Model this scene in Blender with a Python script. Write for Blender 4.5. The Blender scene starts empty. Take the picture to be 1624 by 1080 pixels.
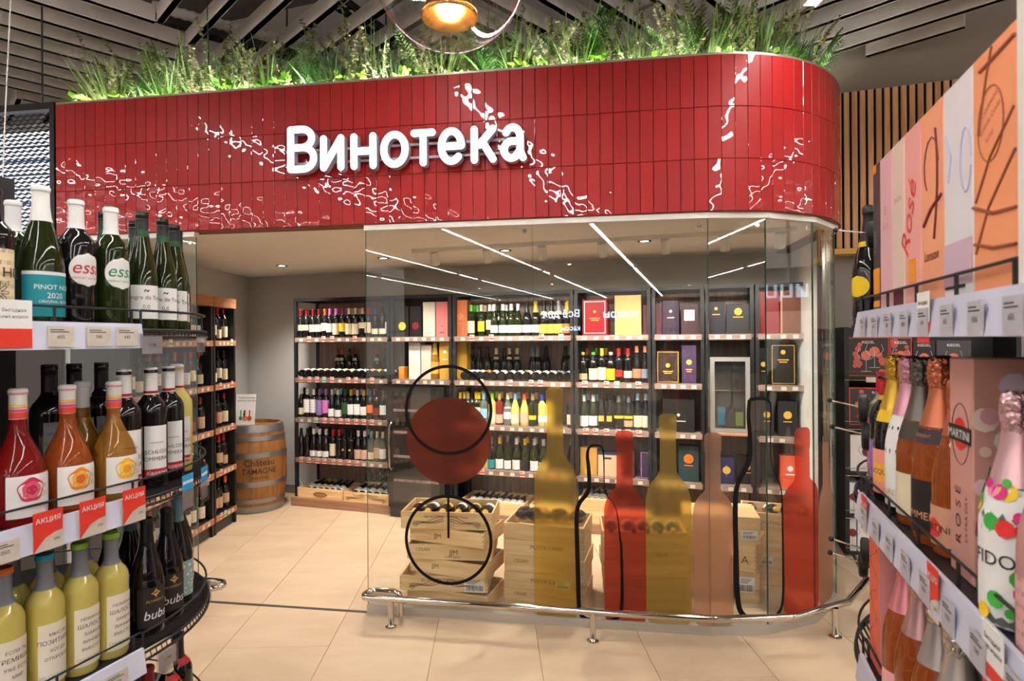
import bpy, bmesh, math, random
from mathutils import Vector, Matrix
from math import sin, cos, pi, radians, sqrt, atan2, tan
rnd = random.Random(7)
scene = bpy.context.scene
COL = scene.collection
# ------------------------------------------------------------------ camera
F, CX, CY, ROLL, CAMZ = 956.0, 812.0, 538.7, -0.0068, 1.7
cam_d = bpy.data.cameras.new('camera'); cam = bpy.data.objects.new('camera', cam_d); COL.objects.link(cam)
cam_d.sensor_width = 36.0; cam_d.lens = F / 1624 * 36
cam_d.shift_y = (CY - 540) / 1624
cam_d.clip_start = 0.02
cam_d.dof.use_dof = True; cam_d.dof.focus_distance = 3.6; cam_d.dof.aperture_fstop = 6.0
cam.matrix_world = Matrix.Translation((0, 0, CAMZ)) @ Matrix.Rotation(pi/2, 4, 'X') @ Matrix.Rotation(ROLL, 4, 'Z')
scene.camera = cam
# ------------------------------------------------------------------ world, colour
w = bpy.data.worlds.new('World'); scene.world = w; w.use_nodes = True
w.node_tree.nodes['Background'].inputs[0].default_value = (1.0, .93, .85, 1)
w.node_tree.nodes['Background'].inputs[1].default_value = 0.62
vs = scene.view_settings
vs.view_transform = 'Standard'; vs.look = 'None'; vs.gamma = 1.0; vs.exposure = 0.6; vs.use_curve_mapping = False
cy = scene.cycles
cy.use_denoising = True; cy.max_bounces = 10; cy.transparent_max_bounces = 24; cy.transmission_bounces = 8
cy.glossy_bounces = 4; cy.diffuse_bounces = 3; cy.sample_clamp_indirect = 6; cy.caustics_refractive = False; cy.caustics_reflective = False
# ------------------------------------------------------------------ pixel helpers (only used to measure real positions)
def ray(px, py):
    U, V = px - CX, py - CY; c, s = cos(ROLL), sin(ROLL)
    return Vector(((U*c + V*s)/F, 1.0, -(-U*s + V*c)/F))
def at(px, py, Y): d = ray(px, py); return Vector((d.x*Y, Y, CAMZ + d.z*Y))
def onz(px, py, Z=0.0): d = ray(px, py); return at(px, py, (Z - CAMZ)/d.z)
# frames: local x runs right, local y runs away from the camera
RA = radians(18.2)          # shelf grid of the shop
FA = radians(8.82)          # front of the wine room
def R2W(p, q, z=0.0): return Vector((p*cos(RA) + q*sin(RA), -p*sin(RA) + q*cos(RA), z))
def F2W(s, t, z=0.0): return Vector((s*cos(FA) + t*sin(FA), 3.596 - s*sin(FA) + t*cos(FA), z))
def kx(px): return (px - CX)/F
def wp(px, q): k = kx(px); return q*(cos(RA)*k - sin(RA))/(cos(RA) + sin(RA)*k)     # p on a line of given q
def wq(px, p): k = kx(px); return p*(cos(RA) + sin(RA)*k)/(cos(RA)*k - sin(RA))     # q on a line of given p
def fs(px, t=0.0):
    k = kx(px); return (k*(3.596 + t*cos(FA)) - t*sin(FA))/(cos(FA) + k*sin(FA))
def depth(v): return v.y
def zat(px, py, Y): return CAMZ + ray(px, py).z*Y
# ------------------------------------------------------------------ mesh builder
class MB:
    def __init__(s): s.v = []; s.f = []; s.m = []; s.cur = 0
    def add(s, vs, fs):
        n = len(s.v); s.v += [tuple(v) for v in vs]; s.f += [tuple(i+n for i in f) for f in fs]; s.m += [s.cur]*len(fs); return s
    def box(s, x0, x1, y0, y1, z0, z1, M=None):
        vs = [Vector((x, y, z)) for z in (z0, z1) for y in (y0, y1) for x in (x0, x1)]
        if M is not None: vs = [M @ v for v in vs]
        return s.add(vs, [(0,2,3,1),(4,5,7,6),(0,1,5,4),(2,6,7,3),(0,4,6,2),(1,3,7,5)])
    def bbox(s, x0, x1, y0, y1, z0, z1, b, M=None):      # box with chamfered front/top edges all round
        bm = bmesh.new(); bmesh.ops.create_cube(bm, size=1)
        for v in bm.verts:
            v.co = Vector(((x0+x1)/2 + v.co.x*(x1-x0), (y0+y1)/2 + v.co.y*(y1-y0), (z0+z1)/2 + v.co.z*(z1-z0)))
        bmesh.ops.bevel(bm, geom=bm.edges[:], offset=b, segments=1, affect='EDGES')
        bm.verts.index_update()
        s.add([(M @ v.co) if M is not None else v.co.copy() for v in bm.verts], [[v.index for v in f.verts] for f in bm.faces]); bm.free(); return s
    def lathe(s, prof, n=24, M=None, a0=0.0, a1=2*pi, sx=1.0):
        full = abs(a1-a0-2*pi) < 1e-6; k = n if full else n+1
        vs = []
        for r, z in prof:
            for i in range(k):
                a = a0 + (a1-a0)*i/n; vs.append(Vector((r*cos(a)*sx, r*sin(a), z)))
        if M is not None: vs = [M @ v for v in vs]
        fs = []
        for j in range(len(prof)-1):
            for i in range(n):
                i2 = (i+1) % k if full else i+1
                fs.append((j*k+i, j*k+i2, (j+1)*k+i2, (j+1)*k+i))
        return s.add(vs, fs)
    def tube(s, pts, r, n=8, closed=False, caps=True):
        pts = [Vector(p) for p in pts]; N = len(pts); rings = []
        up = None
        for i, p in enumerate(pts):
            a = pts[(i-1) % N] if (closed or i > 0) else p; b = pts[(i+1) % N] if (closed or i < N-1) else p
            t = (b-a); t = t.normalized() if t.length > 1e-9 else Vector((0,0,1))
            if up is None:
                up = t.orthogonal().normalized()
                if abs(t.z) < .9: up = (Vector((0,0,1)) - t*t.z).normalized()
            else:
                up = up - t*up.dot(t); up = up.normalized() if up.length > 1e-6 else t.orthogonal().normalized()
            bn = t.cross(up); rr = r[i] if isinstance(r, (list, tuple)) else r
            # widen at mitred bends
            rings.append([p + (up*cos(2*pi*k/n) + bn*sin(2*pi*k/n))*rr for k in range(n)])
        vs = [v for rg in rings for v in rg]; fs = []
        for i in range(N if closed else N-1):
            j = (i+1) % N
            for k in range(n): fs.append((i*n+k, i*n+(k+1) % n, j*n+(k+1) % n, j*n+k))
        if caps and not closed:
            fs.append(tuple(range(n-1, -1, -1))); fs.append(tuple((N-1)*n+k for k in range(n)))
        return s.add(vs, fs)
    def prism(s, poly, z0, z1, M=None):
        n = len(poly); vs = [Vector((x, y, z)) for z in (z0, z1) for x, y in poly]
        if M is not None: vs = [M @ v for v in vs]
        fs = [tuple(range(n-1, -1, -1)), tuple(range(n, 2*n))] + [(i, (i+1) % n, n+(i+1) % n, n+i) for i in range(n)]
        return s.add(vs, fs)
    def mesh(s, name, mats, smooth=None):
        me = bpy.data.meshes.new(name); me.from_pydata(s.v, [], s.f)
        for m in (mats if isinstance(mats, (list, tuple)) else [mats]): me.materials.append(m)
        if len(me.materials) > 1: me.polygons.foreach_set('material_index', s.m)
        if smooth:
            me.polygons.foreach_set('use_smooth', [True]*len(me.polygons)); me.set_sharp_from_angle(angle=radians(smooth))
        me.validate(); me.update(); return me
    def build(s, name, mats, parent=None, loc=(0,0,0), rz=0.0, smooth=None):
        return obj(name, s.mesh(name, mats, smooth), parent, loc, rz)
def obj(name, me, parent=None, loc=(0,0,0), rz=0.0, color=None):
    o = bpy.data.objects.new(name, me); COL.objects.link(o)
    if parent is not None: o.parent = parent
    o.location = loc
    if hasattr(rz, '__len__'): o.rotation_euler = tuple(rz)
    elif rz: o.rotation_euler = (0, 0, rz)
    if color: o.color = (*color, 1)
    return o
def empty(name, loc=(0,0,0), rz=0.0):
    return obj(name, None, None, loc, rz)
def tag(o, label, cat, group=None):
    o['label'] = label; o['category'] = cat
    if group: o['group'] = group
    return o
def struct(o): o['kind'] = 'structure'; return o
def T(x, y, z): return Matrix.Translation((x, y, z))
def RZ(a): return Matrix.Rotation(a, 4, 'Z')
ORD = ['first','second','third','fourth','fifth','sixth','seventh','eighth','ninth','tenth','eleventh','twelfth','thirteenth','fourteenth','fifteenth','sixteenth','seventeenth','eighteenth','nineteenth','twentieth']
# ------------------------------------------------------------------ materials
def srgb(r, g, b):
    f = lambda c: (c/255/12.92) if c/255 <= .04045 else ((c/255+.055)/1.055)**2.4
    return (f(r), f(g), f(b))
def newmat(name):
    m = bpy.data.materials.new(name); m.use_nodes = True; nt = m.node_tree
    return m, nt, nt.nodes['Principled BSDF'], nt.nodes, nt.links
def pmat(name, col, rough=.5, metal=0.0, var=.06, scale=8.0, bump=0.0, bscale=40.0, coat=0.0, trans=0.0, ior=1.45, emit=None, estr=0.0, spec=.5, obj_color=False, stretch=None):
    m, nt, b, N, L = newmat(name)
    tc = N.new('ShaderNodeTexCoord'); src = tc.outputs['Object']
    if stretch:
        mp = N.new('ShaderNodeMapping'); mp.inputs['Scale'].default_value = stretch; L.new(src, mp.inputs[0]); src = mp.outputs[0]
    nz = N.new('ShaderNodeTexNoise'); nz.inputs['Scale'].default_value = scale; nz.inputs['Detail'].default_value = 4; L.new(src, nz.inputs['Vector'])
    mr = N.new('ShaderNodeMapRange'); mr.inputs[1].default_value = .3; mr.inputs[2].default_value = .7; mr.inputs[3].default_value = 1-var; mr.inputs[4].default_value = 1+var
    L.new(nz.outputs['Fac'], mr.inputs[0])
    mx = N.new('ShaderNodeMix'); mx.data_type = 'RGBA'; mx.blend_type = 'MULTIPLY'; mx.inputs[0].default_value = 1
    if obj_color:
        oi = N.new('ShaderNodeObjectInfo'); L.new(oi.outputs['Color'], mx.inputs[6])
    else: mx.inputs[6].default_value = (*col, 1)
    cb = N.new('ShaderNodeCombineColor'); [L.new(mr.outputs[0], cb.inputs[i]) for i in range(3)]
    L.new(cb.outputs[0], mx.inputs[7]); L.new(mx.outputs[2], b.inputs['Base Color'])
    b.inputs['Roughness'].default_value = rough; b.inputs['Metallic'].default_value = metal
    b.inputs['Coat Weight'].default_value = coat; b.inputs['Coat Roughness'].default_value = .04
    b.inputs['Transmission Weight'].default_value = trans; b.inputs['IOR'].default_value = ior
    b.inputs['Specular IOR Level'].default_value = spec
    if emit: b.inputs['Emission Color'].default_value = (*emit, 1); b.inputs['Emission Strength'].default_value = estr
    if bump:
        n2 = N.new('ShaderNodeTexNoise'); n2.inputs['Scale'].default_value = bscale; L.new(src, n2.inputs['Vector'])
        bp = N.new('ShaderNodeBump'); bp.inputs['Strength'].default_value = bump; bp.inputs['Distance'].default_value = .01
        L.new(n2.outputs['Fac'], bp.inputs['Height']); L.new(bp.outputs[0], b.inputs['Normal'])
    return m
def emat(name, col, s):
    m, nt, b, N, L = newmat(name); N.remove(b)
    e = N.new('ShaderNodeEmission'); e.inputs[0].default_value = (*col, 1); e.inputs[1].default_value = s
    L.new(e.outputs[0], N['Material Output'].inputs[0]); return m
def glass_mat(name, tint=(.97, .985, .975), f0=.055, gain=1.0):
    m, nt, b, N, L = newmat(name); N.remove(b)
    tr = N.new('ShaderNodeBsdfTransparent'); tr.inputs[0].default_value = (*tint, 1)
    gl = N.new('ShaderNodeBsdfGlossy'); gl.inputs['Roughness'].default_value = 0.0; gl.inputs[0].default_value = (1, 1, 1, 1)
    lw = N.new('ShaderNodeFresnel'); ge = N.new('ShaderNodeNewGeometry'); mi = N.new('ShaderNodeMapRange'); mi.inputs[3].default_value = 1.5; mi.inputs[4].default_value = 1/1.5; L.new(ge.outputs['Backfacing'], mi.inputs[0]); L.new(mi.outputs[0], lw.inputs[0])
    mu = N.new('ShaderNodeMath'); mu.operation = 'MULTIPLY'; mu.inputs[1].default_value = gain; L.new(lw.outputs[0], mu.inputs[0])
    mx = N.new('ShaderNodeMixShader'); L.new(mu.outputs[0], mx.inputs[0]); L.new(tr.outputs[0], mx.inputs[1]); L.new(gl.outputs[0], mx.inputs[2])
    L.new(mx.outputs[0], N['Material Output'].inputs[0]); return m
def film_mat(name, col, rough=.3, body=.25, bc=None):
    m, nt, b, N, L = newmat(name); N.remove(b)
    rf = N.new('ShaderNodeBsdfRefraction'); rf.inputs[0].default_value = (*[c**.5 for c in col], 1); rf.inputs['Roughness'].default_value = rough; rf.inputs['IOR'].default_value = 1.25
    df = N.new('ShaderNodeBsdfDiffuse'); tl = N.new('ShaderNodeBsdfTranslucent')
    nz = N.new('ShaderNodeTexNoise'); nz.inputs['Scale'].default_value = 60
    cr = N.new('ShaderNodeMix'); cr.data_type = 'RGBA'; bc = bc or col; cr.inputs[6].default_value = (*[c*.94 for c in bc], 1); cr.inputs[7].default_value = (*bc, 1); L.new(nz.outputs['Fac'], cr.inputs[0])
    L.new(cr.outputs[2], df.inputs[0]); L.new(cr.outputs[2], tl.inputs[0])
    m1 = N.new('ShaderNodeMixShader'); m1.inputs[0].default_value = .35; L.new(df.outputs[0], m1.inputs[1]); L.new(tl.outputs[0], m1.inputs[2])
    m2 = N.new('ShaderNodeMixShader'); m2.inputs[0].default_value = body; L.new(rf.outputs[0], m2.inputs[1]); L.new(m1.outputs[0], m2.inputs[2])
    L.new(m2.outputs[0], N['Material Output'].inputs[0]); return m
def wood_mat(name, c1, c2, scale=3.0, stretch=(1, 14, 14), rough=.55, knots=True):
    m, nt, b, N, L = newmat(name)
    tc = N.new('ShaderNodeTexCoord'); oi = N.new('ShaderNodeObjectInfo')
    ad = N.new('ShaderNodeVectorMath'); ad.operation = 'ADD'; L.new(tc.outputs['Object'], ad.inputs[0])
    cv = N.new('ShaderNodeCombineXYZ'); m10 = N.new('ShaderNodeMath'); m10.operation = 'MULTIPLY'; m10.inputs[1].default_value = 17.0
    L.new(oi.outputs['Random'], m10.inputs[0]); [L.new(m10.outputs[0], cv.inputs[i]) for i in range(3)]; L.new(cv.outputs[0], ad.inputs[1])
    mp = N.new('ShaderNodeMapping'); mp.inputs['Scale'].default_value = stretch; L.new(ad.outputs[0], mp.inputs[0])
    nz = N.new('ShaderNodeTexNoise'); nz.inputs['Scale'].default_value = scale; nz.inputs['Detail'].default_value = 6; nz.inputs['Distortion'].default_value = .6; L.new(mp.outputs[0], nz.inputs['Vector'])
    cr = N.new('ShaderNodeValToRGB'); cr.color_ramp.elements[0].position = .32; cr.color_ramp.elements[0].color = (*c1, 1); cr.color_ramp.elements[1].position = .68; cr.color_ramp.elements[1].color = (*c2, 1)
    L.new(nz.outputs['Fac'], cr.inputs[0])
    hs = N.new('ShaderNodeHueSaturation'); mr = N.new('ShaderNodeMapRange'); mr.inputs[3].default_value = .88; mr.inputs[4].default_value = 1.12
    L.new(oi.outputs['Random'], mr.inputs[0]); L.new(mr.outputs[0], hs.inputs['Value']); L.new(cr.outputs[0], hs.inputs['Color'])
    L.new(hs.outputs[0], b.inputs['Base Color']); b.inputs['Roughness'].default_value = rough
    bp = N.new('ShaderNodeBump'); bp.inputs['Strength'].default_value = .15; bp.inputs['Distance'].default_value = .002; L.new(nz.outputs['Fac'], bp.inputs['Height']); L.new(bp.outputs[0], b.inputs['Normal'])
    return m
def print_mat(name, rough=.55):      # printed paper: object colour with rows of small dark print
    m, nt, b, N, L = newmat(name)
    oi = N.new('ShaderNodeObjectInfo'); tc = N.new('ShaderNodeTexCoord')
    mp = N.new('ShaderNodeMapping'); mp.inputs['Scale'].default_value = (90, 90, 14); L.new(tc.outputs['Generated'], mp.inputs[0])
    nz = N.new('ShaderNodeTexNoise'); nz.inputs['Scale'].default_value = .35; nz.inputs['Detail'].default_value = 1; L.new(mp.outputs[0], nz.inputs['Vector'])
    sx = N.new('ShaderNodeSeparateXYZ'); L.new(tc.outputs['Generated'], sx.inputs[0])
    wv = N.new('ShaderNodeMath'); wv.operation = 'SINE'; ml = N.new('ShaderNodeMath'); ml.operation = 'MULTIPLY'; ml.inputs[1].default_value = 34; L.new(sx.outputs[2], ml.inputs[0]); L.new(ml.outputs[0], wv.inputs[0])
    g1 = N.new('ShaderNodeMath'); g1.operation = 'GREATER_THAN'; g1.inputs[1].default_value = .45; L.new(wv.outputs[0], g1.inputs[0])
    g2 = N.new('ShaderNodeMath'); g2.operation = 'GREATER_THAN'; g2.inputs[1].default_value = .53; L.new(nz.outputs['Fac'], g2.inputs[0])
    mm = N.new('ShaderNodeMath'); mm.operation = 'MULTIPLY'; L.new(g1.outputs[0], mm.inputs[0]); L.new(g2.outputs[0], mm.inputs[1])
    m3 = N.new('ShaderNodeMath'); m3.operation = 'MULTIPLY'; m3.inputs[1].default_value = .55; L.new(mm.outputs[0], m3.inputs[0])
    mx = N.new('ShaderNodeMix'); mx.data_type = 'RGBA'; L.new(m3.outputs[0], mx.inputs[0]); L.new(oi.outputs['Color'], mx.inputs[6]); mx.inputs[7].default_value = (.05, .04, .035, 1)
    L.new(mx.outputs[2], b.inputs['Base Color']); b.inputs['Roughness'].default_value = rough; return m

# red glazed tile with wavy hand-made glaze
def tile_mat():
    m, nt, b, N, L = newmat('red_glazed_tile')
    oi = N.new('ShaderNodeObjectInfo'); tc = N.new('ShaderNodeTexCoord')
    cv = N.new('ShaderNodeCombineXYZ'); ml = N.new('ShaderNodeMath'); ml.operation = 'MULTIPLY'; ml.inputs[1].default_value = 40; L.new(oi.outputs['Random'], ml.inputs[0])
    [L.new(ml.outputs[0], cv.inputs[i]) for i in range(3)]
    ad = N.new('ShaderNodeVectorMath'); ad.operation = 'ADD'; L.new(tc.outputs['Object'], ad.inputs[0]); L.new(cv.outputs[0], ad.inputs[1])
    nz = N.new('ShaderNodeTexNoise'); nz.inputs['Scale'].default_value = 17; nz.inputs['Detail'].default_value = 0.0; L.new(ad.outputs[0], nz.inputs['Vector'])
    bp = N.new('ShaderNodeBump'); bp.inputs['Strength'].default_value = .5; bp.inputs['Distance'].default_value = .006; L.new(nz.outputs['Fac'], bp.inputs['Height'])
    hs = N.new('ShaderNodeHueSaturation'); hs.inputs['Color'].default_value = (*srgb(170, 22, 22), 1)
    mr = N.new('ShaderNodeMapRange'); mr.inputs[3].default_value = .9; mr.inputs[4].default_value = 1.08; L.new(oi.outputs['Random'], mr.inputs[0]); L.new(mr.outputs[0], hs.inputs['Value'])
    L.new(hs.outputs[0], b.inputs['Base Color']); b.inputs['Roughness'].default_value = .45
    b.inputs['Specular IOR Level'].default_value = .3
    b.inputs['Coat Weight'].default_value = 1.0; b.inputs['Coat Roughness'].default_value = .02; L.new(bp.outputs[0], b.inputs['Coat Normal'])
    return m
def floor_mat():
    m, nt, b, N, L = newmat('beige_stone_tile')
    oi = N.new('ShaderNodeObjectInfo'); tc = N.new('ShaderNodeTexCoord')
    cv = N.new('ShaderNodeCombineXYZ'); ml = N.new('ShaderNodeMath'); ml.operation = 'MULTIPLY'; ml.inputs[1].default_value = 60; L.new(oi.outputs['Random'], ml.inputs[0]); [L.new(ml.outputs[0], cv.inputs[i]) for i in range(3)]
    ad = N.new('ShaderNodeVectorMath'); ad.operation = 'ADD'; L.new(tc.outputs['Object'], ad.inputs[0]); L.new(cv.outputs[0], ad.inputs[1])
    mp = N.new('ShaderNodeMapping'); mp.inputs['Scale'].default_value = (1.2, 2.6, 1); mp.inputs['Rotation'].default_value = (0, 0, .5); L.new(ad.outputs[0], mp.inputs[0])
    nz = N.new('ShaderNodeTexNoise'); nz.inputs['Scale'].default_value = 1.6; nz.inputs['Detail'].default_value = 8; nz.inputs['Roughness'].default_value = .6; L.new(mp.outputs[0], nz.inputs['Vector'])
    cr = N.new('ShaderNodeValToRGB'); e = cr.color_ramp.elements; e[0].position = .3; e[0].color = (*srgb(196, 166, 134), 1); e[1].position = .72; e[1].color = (*srgb(216, 189, 157), 1)
    L.new(nz.outputs['Fac'], cr.inputs[0]); L.new(cr.outputs[0], b.inputs['Base Color']); b.inputs['Roughness'].default_value = .38; b.inputs['Specular IOR Level'].default_value = .35
    return m
def slat_print(name): pass
M = {}
M['tile'] = tile_mat(); M['floor'] = floor_mat()
M['grout'] = pmat('brown_grout', srgb(120, 78, 66), .8)
M['fgrout'] = pmat('floor_grout', srgb(120, 98, 78), .85)
M['black'] = pmat('black_powder_metal', (.012, .012, .013), .45)
M['blackgloss'] = pmat('black_gloss', (.008, .008, .009), .12, coat=.6)
M['dark'] = pmat('dark_plastic', (.025, .024, .024), .5)
M['ceil_dark'] = pmat('dark_ceiling', srgb(92, 87, 84), .8)
M['backwall'] = pmat('grey_back_wall', srgb(142, 134, 126), .8, scale=1.5)
M['baffle'] = pmat('taupe_baffle', srgb(204, 197, 194), .55, var=.03)
M['whitemetal'] = pmat('white_metal', srgb(232, 228, 222), .4)
M['alu'] = pmat('brushed_aluminium', srgb(190, 186, 180), .35, .7, stretch=(1, 40, 40))
M['steel'] = pmat('polished_steel', srgb(205, 195, 182), .1, 1.0, var=.02)
M['roomwall'] = pmat('warm_grey_wall', srgb(192, 189, 184), .8, var=.02)
M['roomceil'] = pmat('beige_ceiling', srgb(236, 232, 226), .8, var=.02)
M['shelfwood'] = wood_mat('taupe_oak', srgb(112, 92, 82), srgb(146, 124, 112), 2.5, (14, 14, 1.2))
M['shelfedge'] = wood_mat('taupe_oak_edge', srgb(128, 102, 88), srgb(156, 128, 112), 2.5, (1.2, 14, 14))
M['oakedge'] = wood_mat('orange_oak', srgb(160, 102, 62), srgb(186, 126, 82), 2.5, (2, 2, 14))
M['plinth'] = wood_mat('oak_plinth', srgb(140, 100, 76), srgb(170, 128, 100), 2.0, (1.2, 14, 14))
M['slatoak'] = wood_mat('oak_slat', srgb(222, 168, 118), srgb(240, 196, 150), 2.0, (14, 14, 1))
M['felt'] = pmat('black_felt', (.01, .01, .01), .95)
M['pine'] = wood_mat('pale_pine', srgb(220, 174, 116), srgb(244, 208, 154), 1.6, (1.5, 18, 18), .6)
M['pinein'] = wood_mat('pale_pine_side', srgb(210, 162, 106), srgb(236, 196, 142), 1.6, (18, 1.5, 18), .6)
M['barrel'] = wood_mat('barrel_oak', srgb(132, 84, 38), srgb(166, 112, 58), 2.2, (10, 10, 1), .5)
M['hoop'] = pmat('galvanised_hoop', srgb(150, 150, 150), .38, .8, scale=20)
M['ink'] = pmat('dark_ink', (.02, .015, .012), .6)
M['brand'] = pmat('burnt_brand', srgb(84, 54, 30), .7)
M['glass'] = glass_mat('clear_glass')
M['glassedge'] = pmat('green_glass_edge', srgb(40, 92, 74), .15, spec=.6)
M['gold_film'] = film_mat('gold_film', (1.0, .76, .20), .22, .17, (.85, .6, .22))
M['red_film'] = film_mat('red_film', (1.0, .20, .14), .22, .18, (.7, .16, .11))
M['peach_film'] = film_mat('peach_film', (1.0, .68, .50), .30, .2, (.8, .5, .36))
M['maroon_film'] = film_mat('maroon_film', (.65, .14, .10), .26, .34, (.32, .085, .06))
M['vinyl'] = pmat('black_vinyl', (.008, .007, .007), .7, spec=.1)
M['led'] = emat('led_light', (1.0, .97, .93), 44.0)
M['upfill'] = emat('added_upfill', (.95, .96, 1.0), 24.0)  # emission for the added upward fill above the lamps
M['letter'] = emat('lit_letter_face', (.93, .95, 1.0), 2.6)
M['satin'] = pmat('satin_foil', (1, 1, 1), .3, .6, var=.03, obj_color=True)
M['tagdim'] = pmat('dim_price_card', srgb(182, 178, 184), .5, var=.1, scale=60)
M['letterside'] = pmat('grey_letter_side', srgb(170, 172, 182), .5)
M['cap'] = pmat('bottle_cap', (1, 1, 1), .38, var=.03, obj_color=True)
M['foil'] = pmat('crinkled_foil', (1, 1, 1), .25, .75, bump=.9, bscale=90, obj_color=True)
M['label'] = print_mat('printed_label')
M['paper'] = pmat('plain_paper', (1, 1, 1), .6, var=.03, obj_color=True)
M['carton'] = pmat('coloured_carton', (1, 1, 1), .38, var=.04, obj_color=True, spec=.4)
M['gdark'] = pmat('black_bottle_glass', (.007, .006, .006), .06, spec=.7)
M['ggreen'] = pmat('green_bottle_glass', (.03, .045, .008), .05, spec=.7, trans=.55)
M['gamber'] = pmat('rose_wine_glass', srgb(222, 112, 52), .02, coat=.6, trans=.66, ior=1.2)
M['gred'] = pmat('red_wine_glass', srgb(160, 30, 28), .02, coat=.6, trans=.5, ior=1.2)
M['gorange'] = pmat('orange_wine_glass', srgb(236, 164, 70), .02, coat=.6, trans=.68, ior=1.2)
M['gyellow'] = pmat('white_wine_glass', srgb(252, 232, 124), .02, coat=.7, trans=.36, ior=1.2)
M['gclear'] = pmat('clear_bottle_glass', srgb(210, 220, 205), .04, trans=.8, ior=1.2)
M['strip'] = pmat('frosted_price_strip', srgb(206, 206, 222), .25, spec=.5)
M['tagwhite'] = pmat('price_tag_card', srgb(206, 196, 182), .6, var=.08, scale=60)
M['tagred'] = pmat('red_price_card', srgb(226, 58, 42), .5)
M['taggreen'] = pmat('green_price_card', srgb(70, 168, 130), .5)
M['tagblue'] = pmat('blue_price_card', srgb(40, 160, 220), .5)
M['soil'] = pmat('planter_soil', (.03, .025, .015), .95)
M['kick'] = pmat('charcoal_kick', srgb(62, 57, 53), .5)
M['white'] = pmat('white_paint', srgb(238, 236, 232), .5)
M['yellow'] = pmat('yellow_oak_lip', srgb(226, 184, 84), .5)
M['gold'] = pmat('gold_print', srgb(206, 164, 84), .35, .4)
def solid(name, r, g, b, rough=.5, **k):
    key = name
    if key not in M: M[key] = pmat(name, srgb(r, g, b), rough, **k)
    return M[key]
# ------------------------------------------------------------------ text -> flat mesh data
_tc = {}
def text2d(s, size=1.0, bold=0.0, align='CENTER', shear=0.0):
    key = (s, bold, align, shear)
    if key not in _tc:
        cu = bpy.data.curves.new('txt', 'FONT'); cu.body = s; cu.size = 1.0; cu.align_x = align; cu.offset = bold; cu.resolution_u = 3; cu.shear = shear
        o = bpy.data.objects.new('txt', cu); COL.objects.link(o)
        dg = bpy.context.evaluated_depsgraph_get(); me = bpy.data.meshes.new_from_object(o.evaluated_get(dg))
        _tc[key] = ([(v.co.x, v.co.y) for v in me.vertices], [tuple(p.vertices) for p in me.polygons])
        bpy.data.objects.remove(o); bpy.data.curves.remove(cu); bpy.data.meshes.remove(me)
    v, f = _tc[key]; return [(x*size, y*size) for x, y in v], f
def txt(mb, s, size, fn, bold=0.0, align='CENTER', shear=0.0, width=None):
    """write text into a mesh builder; fn maps flat (x, y) to a 3D point"""
    v, f = text2d(s, size, bold, align, shear)
    if width and v:
        x0 = min(a for a, _ in v); x1 = max(a for a, _ in v); k = width/(x1-x0); v = [(a*k, b) for a, b in v]
    mb.add([fn(x, y) for x, y in v], f)
# ================================================================== STRUCTURE
# ---- store lights (linear LED luminaires hung from the ceiling, running along the floor joints)
TA = radians(-1.88)
lx = [-7.7, -5.27, -2.9, -0.55, 1.62, 4.05, 6.4]
n = 0
for i, x in enumerate(lx):
    for y0, y1 in ((-19.0, -8.3), (-8.0, 3.27 if i == 4 else 3.05)):
        o = empty('linear_lamp', (x, 0, 3.5))
        MB().box(-.045, .045, y0, y1, .004, .09).box(-.045, -.036, y0, y1, -.01, .004).box(.036, .045, y0, y1, -.01, .004).build('housing', M['whitemetal'], o)
        MB().box(-.035, .035, y0+.01, y1-.01, -.004, .003).build('diffuser', M['led'], o)
        MB().box(-.03, .03, y0+.01, y1-.01, .09, .094).build('added_fill_strip', M['upfill'], o)  # glowing top added to brighten the baffles and upper walls
        for yy in (y0+.6, (y0+y1)/2, y1-.6): MB().tube([(0, yy, .09), (0, yy, 1.95)], .004, 6).build('suspension_wire', M['black'], o)
        tag(o, 'white linear LED lamp ending above the curved red tiled corner' if (i == 4 and y1 > 0) else 'long white linear LED lamp hung over the shop, %s row%s' % (ORD[i], '' if y1 > 0 else ', rear length'), 'lamp', 'linear ceiling lamps')
# ---- floor
fl = struct(MB().box(-6.2, 5.6, -4.0, 8.9, -.05, -.0025).build('floor', M['fgrout']))
P = onz(850, 999)
TW, TL = .5826, 1.166
ct, st = cos(TA), sin(TA)
def tl(v): return (v.x*ct - v.y*st, v.x*st + v.y*ct)        # world -> tile grid
x0 = tl(onz(850, 999))[0]
yb = tl(onz(985, 1016))[1]      # cross joint in the column right of that line
tme = MB().bbox(-TW/2+.0014, TW/2-.0014, -TL/2+.0014, TL/2-.0014, -.01, 0, .0012).mesh('tile', M['floor'])
nt_ = 0
for c in range(-11, 9):
    for r in range(-5, 9):
        gx = x0 + (c+.5)*TW; gy = yb - c*.395 + (r+.5)*TL
        gy = yb + ((-c*.395) % TL) + (r-2+.5)*TL - 0.0
        wx, wy = gx*ct + gy*st, -gx*st + gy*ct
        if -6.1 < wx < 5.4 and 0.2 < wy < 8.6 and nt_ < 290:
            nt_ += 1; obj('tile', tme, fl, (wx, wy, 0), -TA)
struct(MB().box(-14, 14, -22, 14, -.06, -.004).build('floor', M['floor']))
struct(MB().box(-14, 14, -22, 14, 5.45, 5.6).build('ceiling', M['ceil_dark']))
# ---- store back wall (parallel to the shelf grid) with wood slat cladding on the right
QB = 5.68
bw = struct(MB().box(-9, 7, QB, QB+.15, 0, 5.5).build('wall_back', M['backwall'], None, (0, 0, 0), -RA))
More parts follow.
